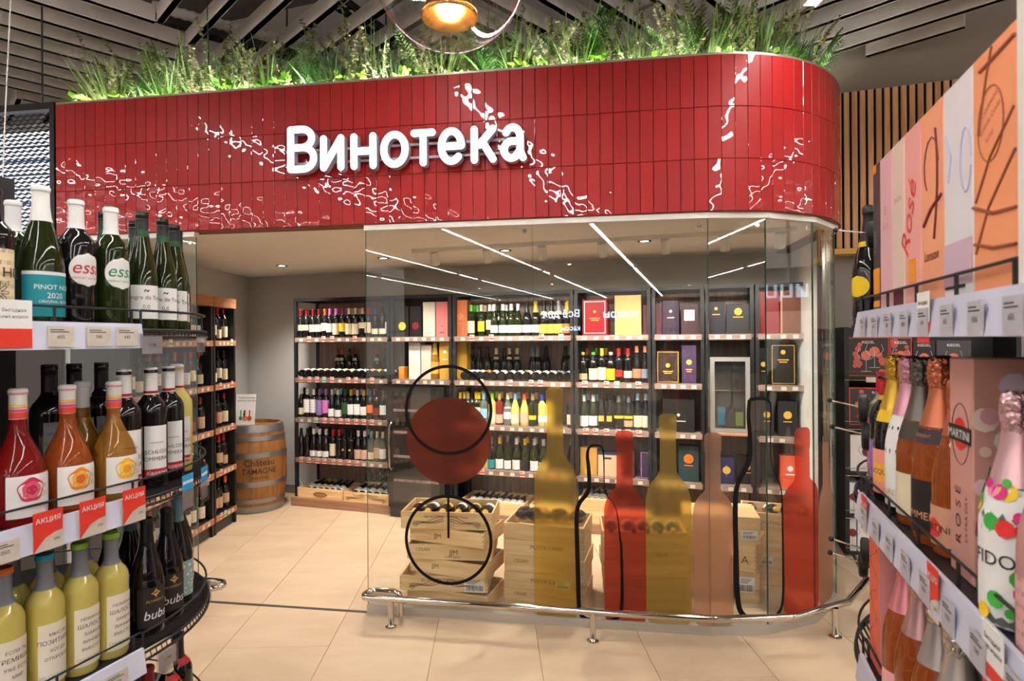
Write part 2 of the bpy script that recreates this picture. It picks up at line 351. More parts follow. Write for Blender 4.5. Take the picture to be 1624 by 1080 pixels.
# slat cladding
pS0, pS1 = wp(1300, QB), wp(1600, QB)
zt = zat(1340, 149, depth(R2W(wp(1340, QB), QB))); zb = zat(1345, 398, depth(R2W(wp(1345, QB), QB)))
cl = empty('slat_cladding', R2W(0, 0, 0), -RA)
MB().box(pS0, pS1, QB-.02, QB+.001, zb, zt).build('felt_backing', M['felt'], cl)
sp = .0592; sm = MB().bbox(-.0205, .0205, -.016, 0, zb, zt, .003).mesh('slat', M['slatoak'])
k = 0
while pS0 + .03 + k*sp < pS1:
    obj('slat', sm, cl, (pS0+.03+k*sp, QB-.02, 0)); k += 1
MB().bbox(pS0, pS1, QB-.16, QB+.001, zb-.045, zb+.002, .004).build('lip', M['yellow'], cl)
tag(cl, 'vertical oak slat cladding with a yellow lip on the grey wall', 'wall cladding')
# ---- ceiling baffles in a herringbone
ZB = 4.0
xj = [-6.7, -4.62, -2.54, -.46, 1.62, 3.4]
where = ['over the mesh panel', 'above the first plants', 'between mesh panel and glass globe', 'between globe and linear lamp', 'beside the oak slat cladding']
bme = MB().box(-.5, .5, -.02, .02, 0, .12).box(-.5, .5, -.025, .025, 0, .01).mesh('ceiling_baffle', M['baffle'])
CW = 2.08; nb = 0
def qof(x, y): return x*sin(RA) + y*cos(RA)
for c in range(5):
    xa, xb = xj[c], xj[c+1]; sgn = 1 if c % 2 == 1 else -1
    cnt = 0
    for i in range(19):
        y_far = 4.36 + (i-6)*.377                    # end at the far joint
        y_near = y_far - CW
        if sgn > 0: A, B = Vector((xa, y_near + (xa - (xb-CW)))), Vector((xb, y_far))
        else: A, B = Vector((xa, y_far)), Vector((xb, y_far - (xb-xa)))
        # trim at the store wall
        qa, qb_ = qof(A.x, A.y), qof(B.x, B.y); lim = QB - .06
        if qa > lim and qb_ > lim: continue
        if qa > lim: A = A.lerp(B, (qa-lim)/(qa-qb_))
        if qb_ > lim: B = B.lerp(A, (qb_-lim)/(qb_-qa))
        L_ = (B-A).length
        if L_ < .35 or max(A.y, B.y) < 3.9: continue
        C_ = (A+B)/2; cnt += 1
        o = obj('ceiling_baffle', bme, None, (C_.x, C_.y, ZB), atan2(B.y-A.y, B.x-A.x)); o.scale = (L_-.05, 1, 1); nb += 1
        tag(o, 'taupe metal ceiling baffle, %s %s' % (ORD[cnt-1] + ' row back', where[c]), 'ceiling baffle', 'herringbone ceiling baffles')
def tray(a, b, wd=.12):
    a, b = Vector(a), Vector(b); L_ = (b-a).length; o = empty('cable_tray', a, atan2(b.y-a.y, b.x-a.x)); m = MB()
    for yy in (-wd/2, wd/2): m.box(0, L_, yy-.01, yy+.01, 0, .06)
    for i in range(int(L_/.12)): m.box(i*.12, i*.12+.03, -wd/2, wd/2, 0, .012)
    m.build('ladder', M['black'], o); [MB().tube([(xx, 0, .05), (xx, 0, 1.16)], .008, 6).build('hanger', M['black'], o) for xx in (.3, L_-.3)]; return o
tag(tray((-3.3, 4.6, 4.3), (-1.8, 5.7, 4.3)), 'black ladder cable tray above the baffles near the mesh panel', 'cable tray')
tag(tray((-1.45, 4.4, 4.3), (-.95, 5.5, 4.3)), 'black ladder cable tray above the plants behind the globe', 'cable tray')
tag(tray((1.05, 4.1, 4.3), (.7, 5.2, 4.3)), 'short black cable tray above the baffles by the linear lamp', 'cable tray')
def duct(name, a, b, label):
    a, b = Vector(a), Vector(b); N_ = 34; pts = []; rr = []
    for i in range(N_*2+1):
        t_ = i/(N_*2); pts.append(a.lerp(b, t_) + Vector((0, 0, -.05*sin(pi*t_)))); rr.append(.045 if i % 2 else .036)
    tag(MB().tube(pts, rr, 8).build(name, M['baffle'], None, smooth=60), label, 'cable conduit')
duct('corrugated_conduit', (-2.7, 4.55, 4.24), (-.85, 5.5, 4.24), 'taupe corrugated conduit crossing the baffles over the plants')
duct('corrugated_conduit', (.3, 5.1, 4.24), (1.25, 4.3, 4.24), 'short taupe corrugated conduit right of the glass globe')

# ================================================================== WINE ROOM SHELL
S0, S1, R = -3.113, 1.134, 1.0
ZF0, ZF1 = 2.423, 3.3115
def arc(off, n=24, a1=90, R_=R):
    return [(S1 + (R_-off)*sin(radians(a1*i/n)), R_ - (R_-off)*cos(radians(a1*i/n))) for i in range(n+1)]
SIDE = .88
def band(off): return [(S0, off)] + arc(off) + [(S1+R-off, R+SIDE)]
fascia = empty('tiled_fascia', F2W(0, 0, 0), -FA)
outer, inner = band(.010), band(.13)
m = MB(); N_ = len(outer)
vs_ = [(x, y, z) for z in (ZF0-.004, ZF1) for x, y in outer + inner]
m.add(vs_, [(i, i+1, 2*N_+i+1, 2*N_+i) for i in range(N_-1)] + [(N_+i+1, N_+i, 3*N_+i, 3*N_+i+1) for i in range(N_-1)]
      + [(2*N_+i, 2*N_+i+1, 3*N_+i+1, 3*N_+i) for i in range(N_-1)] + [(i+1, i, N_+i, N_+i+1) for i in range(N_-1)] + [(0, 2*N_, 3*N_, N_), (N_-1, 2*N_-1, 4*N_-1, 3*N_-1)])
m.build('core', M['grout'], fascia)
cp = MB()
oc = band(.004); ic = band(.05)
vs_ = [(x, y, z) for z in (ZF1, ZF1+.012) for x, y in oc + ic]
cp.add(vs_, [(i, i+1, 2*N_+i+1, 2*N_+i) for i in range(N_-1)] + [(N_+i+1, N_+i, 3*N_+i, 3*N_+i+1) for i in range(N_-1)] + [(2*N_+i, 2*N_+i+1, 3*N_+i+1, 3*N_+i) for i in range(N_-1)])
cp.build('capping', M['alu'], fascia)
PW, PH = .0758, (ZF1-ZF0)/3
tilem = MB().bbox(-PW/2+.0012, PW/2-.0012, 0, .0105, .0012, PH-.0012, .0022).mesh('tile', M['tile'])
ntile = 0
nS = 56; na = int(round((R*pi/2)/PW))
for row in range(3):
    z = ZF0 + row*PH
    for i in range(nS):
        obj('tile', tilem, fascia, (S0 + (i+.5)*(S1-S0)/nS, 0, z), 0); ntile += 1
    for i in range(na):
        a = pi/2*(i+.5)/na
        obj('tile', tilem, fascia, (S1 + R*sin(a), R - R*cos(a), z), a); ntile += 1
    for i in range(12):
        obj('tile', tilem, fascia, (S1+R, R + (i+.5)*PW, z), pi/2); ntile += 1
tag(fascia, 'curved fascia of glossy red vertical tiles above the glass front', 'fascia')
# trough + soil for the plants
trough = empty('planter_trough', F2W(0, 0, 0), -FA)
o1, i1 = band(.13), band(.62)
def ribbon(a, b, z0, z1):
    m = MB(); n = len(a); vs = [(x, y, z) for z in (z0, z1) for x, y in a + b]
    m.add(vs, [(i, i+1, 2*n+i+1, 2*n+i) for i in range(n-1)] + [(n+i+1, n+i, 3*n+i, 3*n+i+1) for i in range(n-1)] + [(2*n+i, 2*n+i+1, 3*n+i+1, 3*n+i) for i in range(n-1)] + [(i+1, i, n+i, n+i+1) for i in range(n-1)] + [(0, 2*n, 3*n, n), (n-1, 2*n-1, 4*n-1, 3*n-1)])
    return m
ribbon(o1, i1, ZF1-.22, ZF1-.10).build('soil_bed', M['soil'], trough)
ribbon(band(.60), band(.63), ZF1-.22, ZF1+.0).build('rear_board', M['black'], trough)
ribbon(band(.135), band(.155), ZF1-.035, ZF1-.02).build('light_strip', emat('plant_light', (1.0, .98, .88), 190.0), trough)
ribbon(band(.20), band(.22), ZF1-.09, ZF1-.08).build('light_strip', emat('plant_light_low', (1.0, .98, .88), 70.0), trough)
tag(trough, 'planter trough with a light strip on top of the red fascia', 'planter')
# ---- sign letters built from rounded strokes
def stroke(mb, pts, w_, d0, d1, closed=False):
    """flat stroke in the x-z plane with round ends, extruded from y=d0 to y=d1"""
    def seg(a, b):
        a, b = Vector(a), Vector(b); t = (b-a); L_ = t.length; ang = atan2(t.y, t.x); poly = []
        for i in range(9): th = ang + pi/2 + pi*i/8; poly.append((a.x + w_/2*cos(th), a.y + w_/2*sin(th)))
        for i in range(9): th = ang - pi/2 + pi*i/8; poly.append((b.x + w_/2*cos(th), b.y + w_/2*sin(th)))
        n = len(poly); vs = [(x, d, z) for d in (d0, d1) for x, z in poly]
        mb.add(vs, [tuple(range(n)), tuple(range(2*n-1, n-1, -1))] + [(i, n+i, n+(i+1) % n, (i+1) % n) for i in range(n)])
    P_ = list(pts) + ([pts[0]] if closed else [])
    for a, b in zip(P_[:-1], P_[1:]): seg(a, b)
def arcp(cx, cy_, rx, ry, a0, a1, n=16): return [(cx + rx*cos(radians(a0+(a1-a0)*i/n)), cy_ + ry*sin(radians(a0+(a1-a0)*i/n))) for i in range(n+1)]
H, XH, SW = .245, .178, .044     # cap height, x height (to stroke centres), stroke
def glyph(ch, w):
    if ch == 'В': return [[(0, 0), (0, H), (w*.5, H)] + arcp(w*.5, H*.77, w*.42, H*.23, 90, -90, 10)[1:] + [(0, H*.54)], [(w*.5, H*.54)] + arcp(w*.55, H*.27, w*.45, H*.27, 90, -90, 12) + [(0, 0)]]
    if ch == 'и': return [[(0, XH), (0, 0), (w, XH), (w, 0)]]
    if ch == 'н': return [[(0, XH), (0, 0)], [(w, XH), (w, 0)], [(0, XH/2), (w, XH/2)]]
    if ch == 'о': return [arcp(w/2, XH/2, w/2, XH/2, 0, 360, 28)]
    if ch == 'т': return [[(0, XH), (w, XH)], [(w/2, XH), (w/2, 0)]]
    if ch == 'е': return [[(.02, XH*.5), (w, XH*.5)] + arcp(w/2, XH/2, w/2, XH/2, 0, 315, 24)]
    if ch == 'к': return [[(0, XH), (0, 0)], [(w, XH), (0.03, XH*.48)], [(w*.42, XH*.6), (w, 0)]]
    if ch == 'а': return [arcp(w*.48, XH*.68, w*.42, XH*.32, 150, 0, 12) + [(w*.9, XH*.2), (w*1.06, 0)], [(w*.9, XH*.55), (w*.5, XH*.55)] + arcp(w*.42, XH*.275, w*.42, XH*.275, 90, 300, 14) + [(w*.9, XH*.25)]]
sign = empty('lit_sign', F2W(0, 0, 0), -FA)
ext = [('В', 459, 506), ('и', 511, 549), ('н', 559, 600), ('о', 606, 651), ('т', 654, 694), ('е', 697, 740), ('к', 749, 790), ('а', 796, 836)]
zbase = 2.738 + SW/2
for ch, pa, pb in ext:
    sa, sb = fs(pa, -.07) + SW/2, fs(pb, -.07) - SW/2
    body, face = MB(), MB()
    for g in glyph(ch, sb-sa):
        g = [(sa+x, zbase+z) for x, z in g]
        stroke(body, g, SW, -.078, -.03); stroke(face, g, SW-.002, -.083, -.0775)
    L_ = body.build('letter', M['letterside'], sign); face.build('lit_face', M['letter'], L_)
MB().box(fs(459), fs(836), -.031, -.026, 2.80, 2.815).box(fs(459), fs(836), -.031, -.026, 2.88, 2.895).build('mounting_rail', M['letterside'], sign)
tag(sign, 'white lit three-dimensional letters standing off the red tiled fascia', 'sign')
# ---- room interior shell
ZC = 2.44
fz = [(s, t) for s, t in band(.131)]
poly = [F2W(s, t) for s, t in fz]
pr = R2W(.76, QB-.001); plft = R2W(-5.06, QB-.001)
cpoly = [(v.x, v.y) for v in poly] + [(pr.x, pr.y), (plft.x, plft.y), (-3.08, F2W(S0, .12).y)]
struct(MB().prism(cpoly, ZC, ZC+.04).build('ceiling', M['roomceil']))
struct(MB().box(-3.16, -3.04, F2W(S0, .1).y-.02, plft.y+.02, 0, ZC).build('wall_left', M['roomwall']))
struct(MB().box(-5.25, .78, QB-.03, QB-.0005, 0, ZC).build('wall_room_back', M['roomwall'], None, (0, 0, 0), -RA))
struct(MB().box(-5.05, -4.14, QB-.045, QB-.028, 0, .09).build('baseboard_back', pmat('grey_baseboard', srgb(120, 112, 104), .6), None, (0, 0, 0), -RA))
# recessed downlights
for px, py in ((447, 421), (608, 409), (801, 397), (1022, 382)):
    v = onz(px, py, ZC); o = empty('downlight', v)
    MB().lathe([(.052, 0), (.052, -.006), (.036, -.006), (.032, .0), (.036, 0)], 24).build('trim_ring', M['black'], o)
    MB().lathe([(.0, -.003), (.033, -.003)], 24).build('lens', emat('downlight_lens', (1, .93, .82), 14.0), o)
    li = bpy.data.lights.new('downlight_beam', 'SPOT'); li.energy = 78; li.color = (1, .94, .86); li.spot_size = radians(125); li.spot_blend = .8; li.shadow_soft_size = .05
    lo = bpy.data.objects.new('beam', li); COL.objects.link(lo); lo.parent = o; lo.location = (0, 0, -.03)
    tag(o, 'round black rimmed downlight in the beige ceiling ' + {447: 'above the doorway', 608: 'above the wine cooler', 801: 'above the middle crates', 1022: 'above the gift boxes'}[px], 'downlight')
# room track lights (small white spot heads on a track near the shelves)
tr = empty('track_light', R2W(0, 0, 0), -RA)
MB().box(-2.3, .55, 4.40, 4.43, ZC-.03, ZC+.001).build('track', M['whitemetal'], tr)
for i, p_ in enumerate((-2.1, -1.65, -1.2, -.75, -.3, .1, .45)):
    Mx = T(p_, 4.415, ZC-.085) @ Matrix.Rotation(radians(28), 4, 'X')
    h = MB().lathe([(0, .05), (.032, .05), (.034, .045), (.034, -.05), (.03, -.052), (.028, -.04)], 16, Mx).tube([(p_, 4.415, ZC-.03), (p_, 4.415, ZC-.075)], .008, 6).build('spot_head', M['whitemetal'], tr, smooth=40)
    MB().lathe([(0, -.045), (.028, -.045)], 16, Mx).build('spot_lens', emat('spot_lens', (1, .95, .85), 20.0) if i == 0 else bpy.data.materials['spot_lens'], h)
    li = bpy.data.lights.new('spot_beam', 'SPOT'); li.energy = 24; li.color = (1, .94, .86); li.spot_size = radians(100); li.spot_blend = .7; li.shadow_soft_size = .03
    lo = bpy.data.objects.new('beam', li); COL.objects.link(lo); lo.parent = tr; lo.location = (p_, 4.44, ZC-.15); lo.rotation_euler = (radians(40), 0, 0)
tag(tr, 'white track with spot heads on the wine room ceiling', 'track light')
# ================================================================== GLASS FRONT
T0 = .035; RG = R - T0
ANG = [0, 20, 42, 66, 90]
GP = [(S0, T0), (S1, T0)] + [(S1 + RG*sin(radians(a)), R - RG*cos(radians(a))) for a in ANG[1:]]
def glass_pt(L_, z, off=0.0):
    """point on the glass line; L_ is the run measured along it (equal to s on the straight part)"""
    s = L_
    if s <= S1: return F2W(s, T0 - off, z)
    rem = s - S1
    for (a, b) in zip(GP[1:-1], GP[2:]):
        d = Vector((b[0]-a[0], b[1]-a[1])); l = d.length
        if rem <= l or b is GP[-1]:
            nrm = Vector((d.y, -d.x))/l
            x = a[0] + d.x/l*rem + nrm.x*off; y = a[1] + d.y/l*rem + nrm.y*off
            return F2W(x, y, z)
        rem -= l
def glass_hit(px, py):
    """where a view ray meets the glass line -> (run, z)"""
    d = ray(px, py); o = Vector((0, 0, CAMZ)); run = S1; segs = [((S0, T0), (S1, T0), S0)]
    for a, b in zip(GP[1:-1], GP[2:]):
        segs.append((a, b, run)); run += sqrt((b[0]-a[0])**2 + (b[1]-a[1])**2)
    for a, b, r0 in segs:
        A, B = F2W(*a), F2W(*b); e = (B-A).normalized(); nn = Vector((e.y, -e.x, 0))
        den = d.dot(nn)
        if abs(den) < 1e-6: continue
        t_ = (A-o).dot(nn)/den; Q = o + d*t_; u = (Q-A).dot(e)
        if -1e-4 <= u <= (B-A).length + 1e-4 and t_ > 0 and nn.y < .3: return r0+u, Q.z
    return None
NW = [0]
ZG0, ZG1 = .052, ZF0-.036
def pane(a, b, label, cut=(0, 0)):
    A, B = Vector(a), Vector(b); L_ = (B-A).length; ang = atan2(B.y-A.y, B.x-A.x)
    NW[0] += 1; o = empty('window_%d' % NW[0], F2W(A.x, A.y, 0), -FA+ang); g = .003
    MB().box(g, L_-g, 0, .010, ZG0-.02, ZG1+.02).build('pane', M['glass'], o)
    MB().box(g-.0006, g, .0003, .0097, ZG0-.02, ZG1).box(L_-g, L_-g+.0006, .0003, .0097, ZG0-.02, ZG1).build('glass_edge', M['glassedge'], o)
    m = MB()
    for xx in (L_-.045,):
        m.lathe([(.0, -.004), (.012, -.004), (.014, -.002), (.014, 0.0)], 16, T(xx, -.0005, ZG1-.035) @ Matrix.Rotation(pi/2, 4, 'X'))
    m.build('pane_clip', M['steel'], o)
    struct(o); o['label'] = label; return o
sA, sB = fs(580, T0), fs(845, T0)
pane((S0, T0), (fs(312, T0), T0), 'clear glass pane behind the left shelf at the doorway')
pane((sA, T0), (sB, T0), 'clear glass pane carrying the maroon disc and black rings')
pane((sB, T0), (S1, T0), 'clear glass pane carrying the first gold, red and second gold bottle films')
nm = ['clear glass pane with half the peach bottle film at the bend', 'clear glass pane with the second black bottle outline', 'clear narrow glass pane with the second red bottle film', 'clear glass pane beside the steel end post']
for i in range(4): pane(GP[1+i], GP[2+i], nm[i])
def channel(name, s_from, z0, z1, d0, d1, mat_, label, cat, extra=True):
    pts = [(s_from, 0)] + [(S1, 0)]
    def off(o_): return [(s_from, T0+o_)] + [(S1 + (RG-o_)*sin(radians(a))*(1.0 if a else 1), R - (RG-o_)*cos(radians(a))) for a in ANG]
    a, b = off(d0), off(d1)
    o = ribbon(a, b, z0, z1).build(name, mat_, None, F2W(0, 0, 0), -FA); tag(o, label, cat); return o
channel('head_channel', sA, ZG1, ZF0-.003, -.02, .04, M['whitemetal'], 'white metal channel under the red tiles holding the glass', 'channel')
channel('base_channel', sA, 0.0, ZG0, -.012, .03, M['alu'], 'low aluminium channel on the floor under the glass', 'channel')
lp = [(S0, T0-.02), (fs(312, T0), T0-.02)]
for nm_, z0, z1, mt, lb in (('head_channel', ZG1, ZF0-.003, M['whitemetal'], 'short white head channel left of the doorway'), ('base_channel', 0, ZG0, M['alu'], 'short aluminium base channel behind the left shelf')):
    tag(MB().box(S0, fs(312, T0), T0-.02, T0+.03, z0, z1).build(nm_, mt, None, F2W(0, 0, 0), -FA), lb, 'channel')
tag(MB().box(fs(312, T0), sA, T0-.012, T0+.014, -.001, .002).box(fs(312, T0), fs(312, T0)+.01, T0-.012, T0+.014, -.001, .004).build('door_guide', M['kick'], None, F2W(0, 0, 0), -FA), 'dark floor guide strip across the doorway', 'floor strip')
tag(MB().box(S1+R-.055, S1+R-.015, R+.0, R+.06, 0, ZF0).box(S1+R-.065, S1+R-.05, R-.005, R+.01, 0, ZF0).build('end_post', M['steel'], None, F2W(0, 0, 0), -FA), 'polished steel post at the end of the curved glass', 'post')
tag(MB().box(S1+R-.06, S1+R-.012, R+.06, R+.12, 0, ZF0).build('dark_post', M['black'], None, F2W(0, 0, 0), -FA), 'black post behind the steel end post', 'post')
tag(MB().box(S1+R-.035, S1+R-.02, R+.12, R+SIDE, .0, ZF0).build('side_panel', M['whitemetal'], None, F2W(0, 0, 0), -FA), 'white side panel of the wine room behind the black post', 'panel')
# ---- films on the glass
def film_rows(name, rows, mat_, label, cat, off=.0012, th=.0012, ncol=10, group=None):
    """rows: (z, left run, right run) from top to bottom"""
    joints = [S1]
    run = S1
    for a, b in zip(GP[1:-1], GP[2:]): run += sqrt((b[0]-a[0])**2+(b[1]-a[1])**2); joints.append(run)
    m = MB(); fr, bk = [], []
    for z, l, r in rows:
        xs = [l + (r-l)*i/ncol for i in range(ncol+1)]
        for j in joints:     # snap the nearest column onto a glass joint so the film folds there
            if l < j < r:
                k_ = min(range(1, ncol), key=lambda i: abs(xs[i]-j)); xs[k_] = j
        fr.append([glass_pt(x, z, off+th) for x in xs]); bk.append([glass_pt(x, z, off) for x in xs])
    base = R0 = None
    vs = []; W_ = ncol+1; NR = len(rows)
    for g in (fr, bk):
        for row in g: vs += row
    c0 = sum(vs, Vector())/len(vs); c0.z = 0
    vs = [v-c0 for v in vs]
    fs_ = []
    for i in range(NR-1):
        for j in range(ncol):
            a = i*W_+j; fs_.append((a, a+W_, a+W_+1, a+1)); b = NR*W_ + a; fs_.append((b, b+1, b+W_+1, b+W_))
    for i in range(NR-1):
        a = i*W_; b = NR*W_+a; fs_.append((a, b, b+W_, a+W_)); a += ncol; b += ncol; fs_.append((a, a+W_, b+W_, b))
    for j in range(ncol):
        a = j; b = NR*W_+j; fs_.append((a, a+1, b+1, b)); a = (NR-1)*W_+j; b = NR*W_+a; fs_.append((a, b, b+1, a+1))
    m.add(vs, fs_); o = m.build(name, mat_, None, c0); tag(o, label, cat, group); return o
def smooth01(t): t = max(0, min(1, t)); return t*t*(3-2*t)
def bottle_rows(cpx, neck_px, body_px, ytop, ysh0, ysh1, ybot, span=None):
    """profile of a bottle film, taken from measured widths -> metres on the glass"""
    l0, z1 = glass_hit(cpx, ytop); _, zs0 = glass_hit(cpx, ysh0); _, zs1 = glass_hit(cpx, ysh1); _, z0 = glass_hit(cpx, ybot)
    if span: (nl, nr, bl_, br) = [glass_hit(x, (ysh0+ysh1)/2)[0] for x in span]
    else:
        nl, nr = glass_hit(cpx-neck_px, ysh0)[0], glass_hit(cpx+neck_px, ysh0)[0]; bl_, br = glass_hit(cpx-body_px, ysh1)[0], glass_hit(cpx+body_px, ysh1)[0]
    c = (bl_+br)/2; hn = (nr-nl)/2; hb = (br-bl_)/2; rows = []; rt = hn*.55; rb = min(hb*.62, .05)
    for i in range(6): a = pi/2*i/5; rows.append((z1 - rt*(1-sin(a)) if False else z1 - rt*(1-cos(a)), hn - rt*(1-sin(a))))
    zl = z1 - rt; hl = .10
    rows.append((zl-hl*.7, hn*1.0)); rows.append((zl-hl, hn*.9))
    rows.append((zs0, hn*.94))
    for i in range(1, 13):
        t_ = i/12; rows.append((zs0 + (zs1-zs0)*t_, hn*.94 + (hb-hn*.94)*(sin(t_*pi/2)**1.0 if t_ > .35 else sin(.35*pi/2)*(t_/.35)**1.6)))
    rows.append((z0+rb, hb))
    for i in range(1, 7): a = pi/2*i/6; rows.append((z0 + rb*(1-sin(a)), hb - hb*.55*(1-cos(a))))
    return [(z, c-h, c+h) for z, h in rows]
def film_bottle(mat_, label, *a, **k): return film_rows('bottle_film', bottle_rows(*a, **k), mat_, label, 'window film', group='bottle films on the glass')
film_bottle(M['gold_film'], 'gold frosted bottle film beside the maroon disc', 881, 14, 33.5, 614, 716, 768, 982)
film_bottle(M['red_film'], 'red frosted bottle film between the two gold bottle films', 991, 14, 33, 683, 768, 812, 990)
film_bottle(M['gold_film'], 'gold frosted bottle film between the red and peach bottle films', 1060, 14, 36.5, 656, 745, 798, 991)
film_bottle(M['peach_film'], 'peach frosted bottle film folded round the bend of the glass', 1129, 14, 32, 686, 775, 812, 994, span=(1115, 1142, 1099, 1162))
film_bottle(M['red_film'], 'second red frosted bottle film near the steel end post', 1268, 11, 28, 678, 758, 792, 972, span=(1259, 1284, 1241, 1297))
film_bottle(M['peach_film'], 'slim peach frosted bottle film beside the steel end post', 1309, 4, 10, 701, 765, 800, 955, span=(1304, 1314, 1298, 1320))
def circ_rows(cpx, cpy, ypx, xpx):
    c, zc = glass_hit(cpx, cpy); _, zt_ = glass_hit(cpx, cpy-ypx); r = zt_-zc
    return c, zc, r
c, zc, r = circ_rows(711, 699, 69, 67)
film_rows('disc_film', [(zc + r*cos(pi*i/30), c - max(.004, r*sin(pi*i/30)), c + max(.004, r*sin(pi*i/30))) for i in range(31)], M['maroon_film'], 'round maroon frosted disc film on the glass', 'window film')
def line_film(name, pts, wid, label, off=.0034, closed=False):
    """black vinyl line along (run, z) points; width may vary per point"""
    n = len(pts); vs = []
    for i, (x, z) in enumerate(pts):
        a = Vector(pts[(i-1) % n] if (closed or i) else pts[i]); b = Vector(pts[(i+1) % n] if (closed or i < n-1) else pts[i])
        t_ = (b-a).normalized(); nn = Vector((-t_.y, t_.x)); wv = (wid[i] if isinstance(wid, list) else wid)/2
        for of in (off+.0008, off):
            for sg in (1, -1): vs.append(glass_pt(x + nn.x*wv*sg, z + nn.y*wv*sg, of))
    c0 = sum(vs, Vector())/len(vs); c0.z = 0; vs = [v-c0 for v in vs]; fs_ = []
    for i in range(n if closed else n-1):
        a, b = 4*i, 4*((i+1) % n)
        fs_ += [(a, a+1, b+1, b), (a+2, b+2, b+3, a+3), (a, b, b+2, a+2), (a+1, a+3, b+3, b+1)]
    if not closed: fs_ += [(0, 2, 3, 1), (4*n-4, 4*n-3, 4*n-1, 4*n-2)]
    o = MB().add(vs, fs_).build(name, M['vinyl'], None, c0); tag(o, label, 'window decal'); return o
for cpy, rr, lb in ((650, 69, 'black ring decal crossing the maroon disc'), (856, 69, 'black ring decal in front of the first crate stack')):
    c, zc, r = circ_rows(711, cpy, rr, rr)
    line_film('ring_decal', [(c + r*cos(2*pi*i/56), zc + r*sin(2*pi*i/56)) for i in range(56)], .019, lb, closed=True)
c, zz1 = glass_hit(711, 771); _, zz0 = glass_hit(711, 853)
line_film('stem_decal', [(c, zz1), (c, zz0)], .014, 'straight black stem decal between disc and lower ring')
def px_line(ptsw, nsub=1):
    pts, wd = [], []
    for (x, y, w_) in ptsw:
        h = glass_hit(x, y); pts.append(h); wd.append(w_*3.55/F)
    return pts, wd
def chaikin(p, n=2):
    for _ in range(n):
        q = [p[0]]
        for a, b in zip(p[:-1], p[1:]):
            q.append(tuple(.75*u+.25*v for u, v in zip(a, b))); q.append(tuple(.25*u+.75*v for u, v in zip(a, b)))
        q.append(p[-1]); p = q
    return p
pts, wd = px_line(chaikin([(985, 860, 3.5), (987, 925, 5), (986, 972, 6), (975, 983, 6), (955, 985, 6.5), (930, 983, 6.5), (918, 972, 6.5), (917, 920, 7), (915, 850, 7), (914, 815, 6.5), (918, 797, 6.5), (933, 782, 6.5), (935, 765, 6.5), (933, 735, 6), (931, 722, 5), (934, 707, 4), (948, 706, 3.2), (956, 709, 3), (958, 730, 2.2), (958, 775, 1.2), (961, 785, 1), (975, 800, 1), (980, 820, 1.6), (984, 860, 3.2)]))
line_film('bottle_outline_decal', pts, wd, 'black bottle outline decal beside the red bottle film')
pts, wd = px_line(chaikin([(1188, 634, 5), (1186, 660, 6), (1190, 700, 6.5), (1189, 730, 7), (1180, 748, 7), (1168, 768, 7), (1165, 800, 8), (1167, 880, 8), (1169, 955, 8), (1176, 975, 8), (1195, 983, 7), (1220, 982, 7), (1236, 972, 6), (1242, 950, 5), (1241, 880, 4), (1240, 800, 3), (1238, 770, 2), (1228, 752, 1.5), (1222, 735, 1.5), (1221, 690, 2), (1222, 650, 3), (1220, 634, 4), (1205, 631, 4.5), (1188, 634, 5)]))
line_film('bottle_outline_decal', pts, wd, 'black bottle outline decal beside the second red bottle film')
# ---- steel bumper rail
zr, tr_, rr = .165, -.13, .02
def rp(px, t_=tr_): return fs(px, t_)
rail = empty('bumper_rail', F2W(0, 0, 0), -FA)
sl = rp(572); hp = [(sl + .30, .0), (sl+.27, .015)]
arcpts = [(S1 + (R-tr_)*sin(radians(a)) - 0, R - (R-tr_)*cos(radians(a)), zr) for a in (0, 22, 45, 67, 88)]
left = [(sl+.20, -.03, .02), (sl+.20, -.03, zr-.04), (sl+.19, -.03, zr-.01), (sl+.16, -.03, zr), (sl+.05, -.03, zr), (sl+.015, -.045, zr), (sl, -.075, zr), (sl, -.10, zr), (sl+.012, -.122, zr), (sl+.035, tr_, zr)]
MB().tube(left + [(x, y, z) for x, y, z in arcpts], rr, 14).build('rail_tube', M['steel'], rail, smooth=50)
posts = [(rp(617), tr_), (rp(937), tr_), (S1 + (R-tr_)*sin(radians(38)), R - (R-tr_)*cos(radians(38)))]
for x, y in posts:
    MB().lathe([(0, .0), (.034, .0), (.034, .006), (.022, .012), (.0175, .02), (.0175, zr)], 18, T(x, y, 0)).build('post', M['steel'], rail, smooth=40)
mj = MB()
for (x, y, z) in arcpts[:4]: mj.lathe([(.0, -.004), (.0212, -.004), (.0212, .004), (0, .004)], 14, T(x, y, z) @ Matrix.Rotation(pi/2, 4, 'Y'))
mj.build('joint_collar', M['steel'], rail, smooth=40)
tag(rail, 'polished steel bumper rail along the foot of the glass', 'rail')
rl2 = empty('bumper_rail', F2W(0, 0, 0), -FA); sr = rp(343)
MB().tube([(sr-.7, -.03, zr), (sr-.08, -.03, zr), (sr-.02, -.045, zr), (sr, -.075, zr), (sr, -.10, zr), (sr-.03, tr_, zr), (sr-.8, tr_, zr)], rr, 14).build('rail_tube', M['steel'], rl2, smooth=50)
MB().lathe([(0, .0), (.034, .0), (.034, .006), (.022, .012), (.0175, .02), (.0175, zr)], 18, T(sr-.16, tr_, 0)).build('post', M['steel'], rl2, smooth=40)
tag(rl2, 'polished steel bumper rail end behind the left gondola', 'rail')
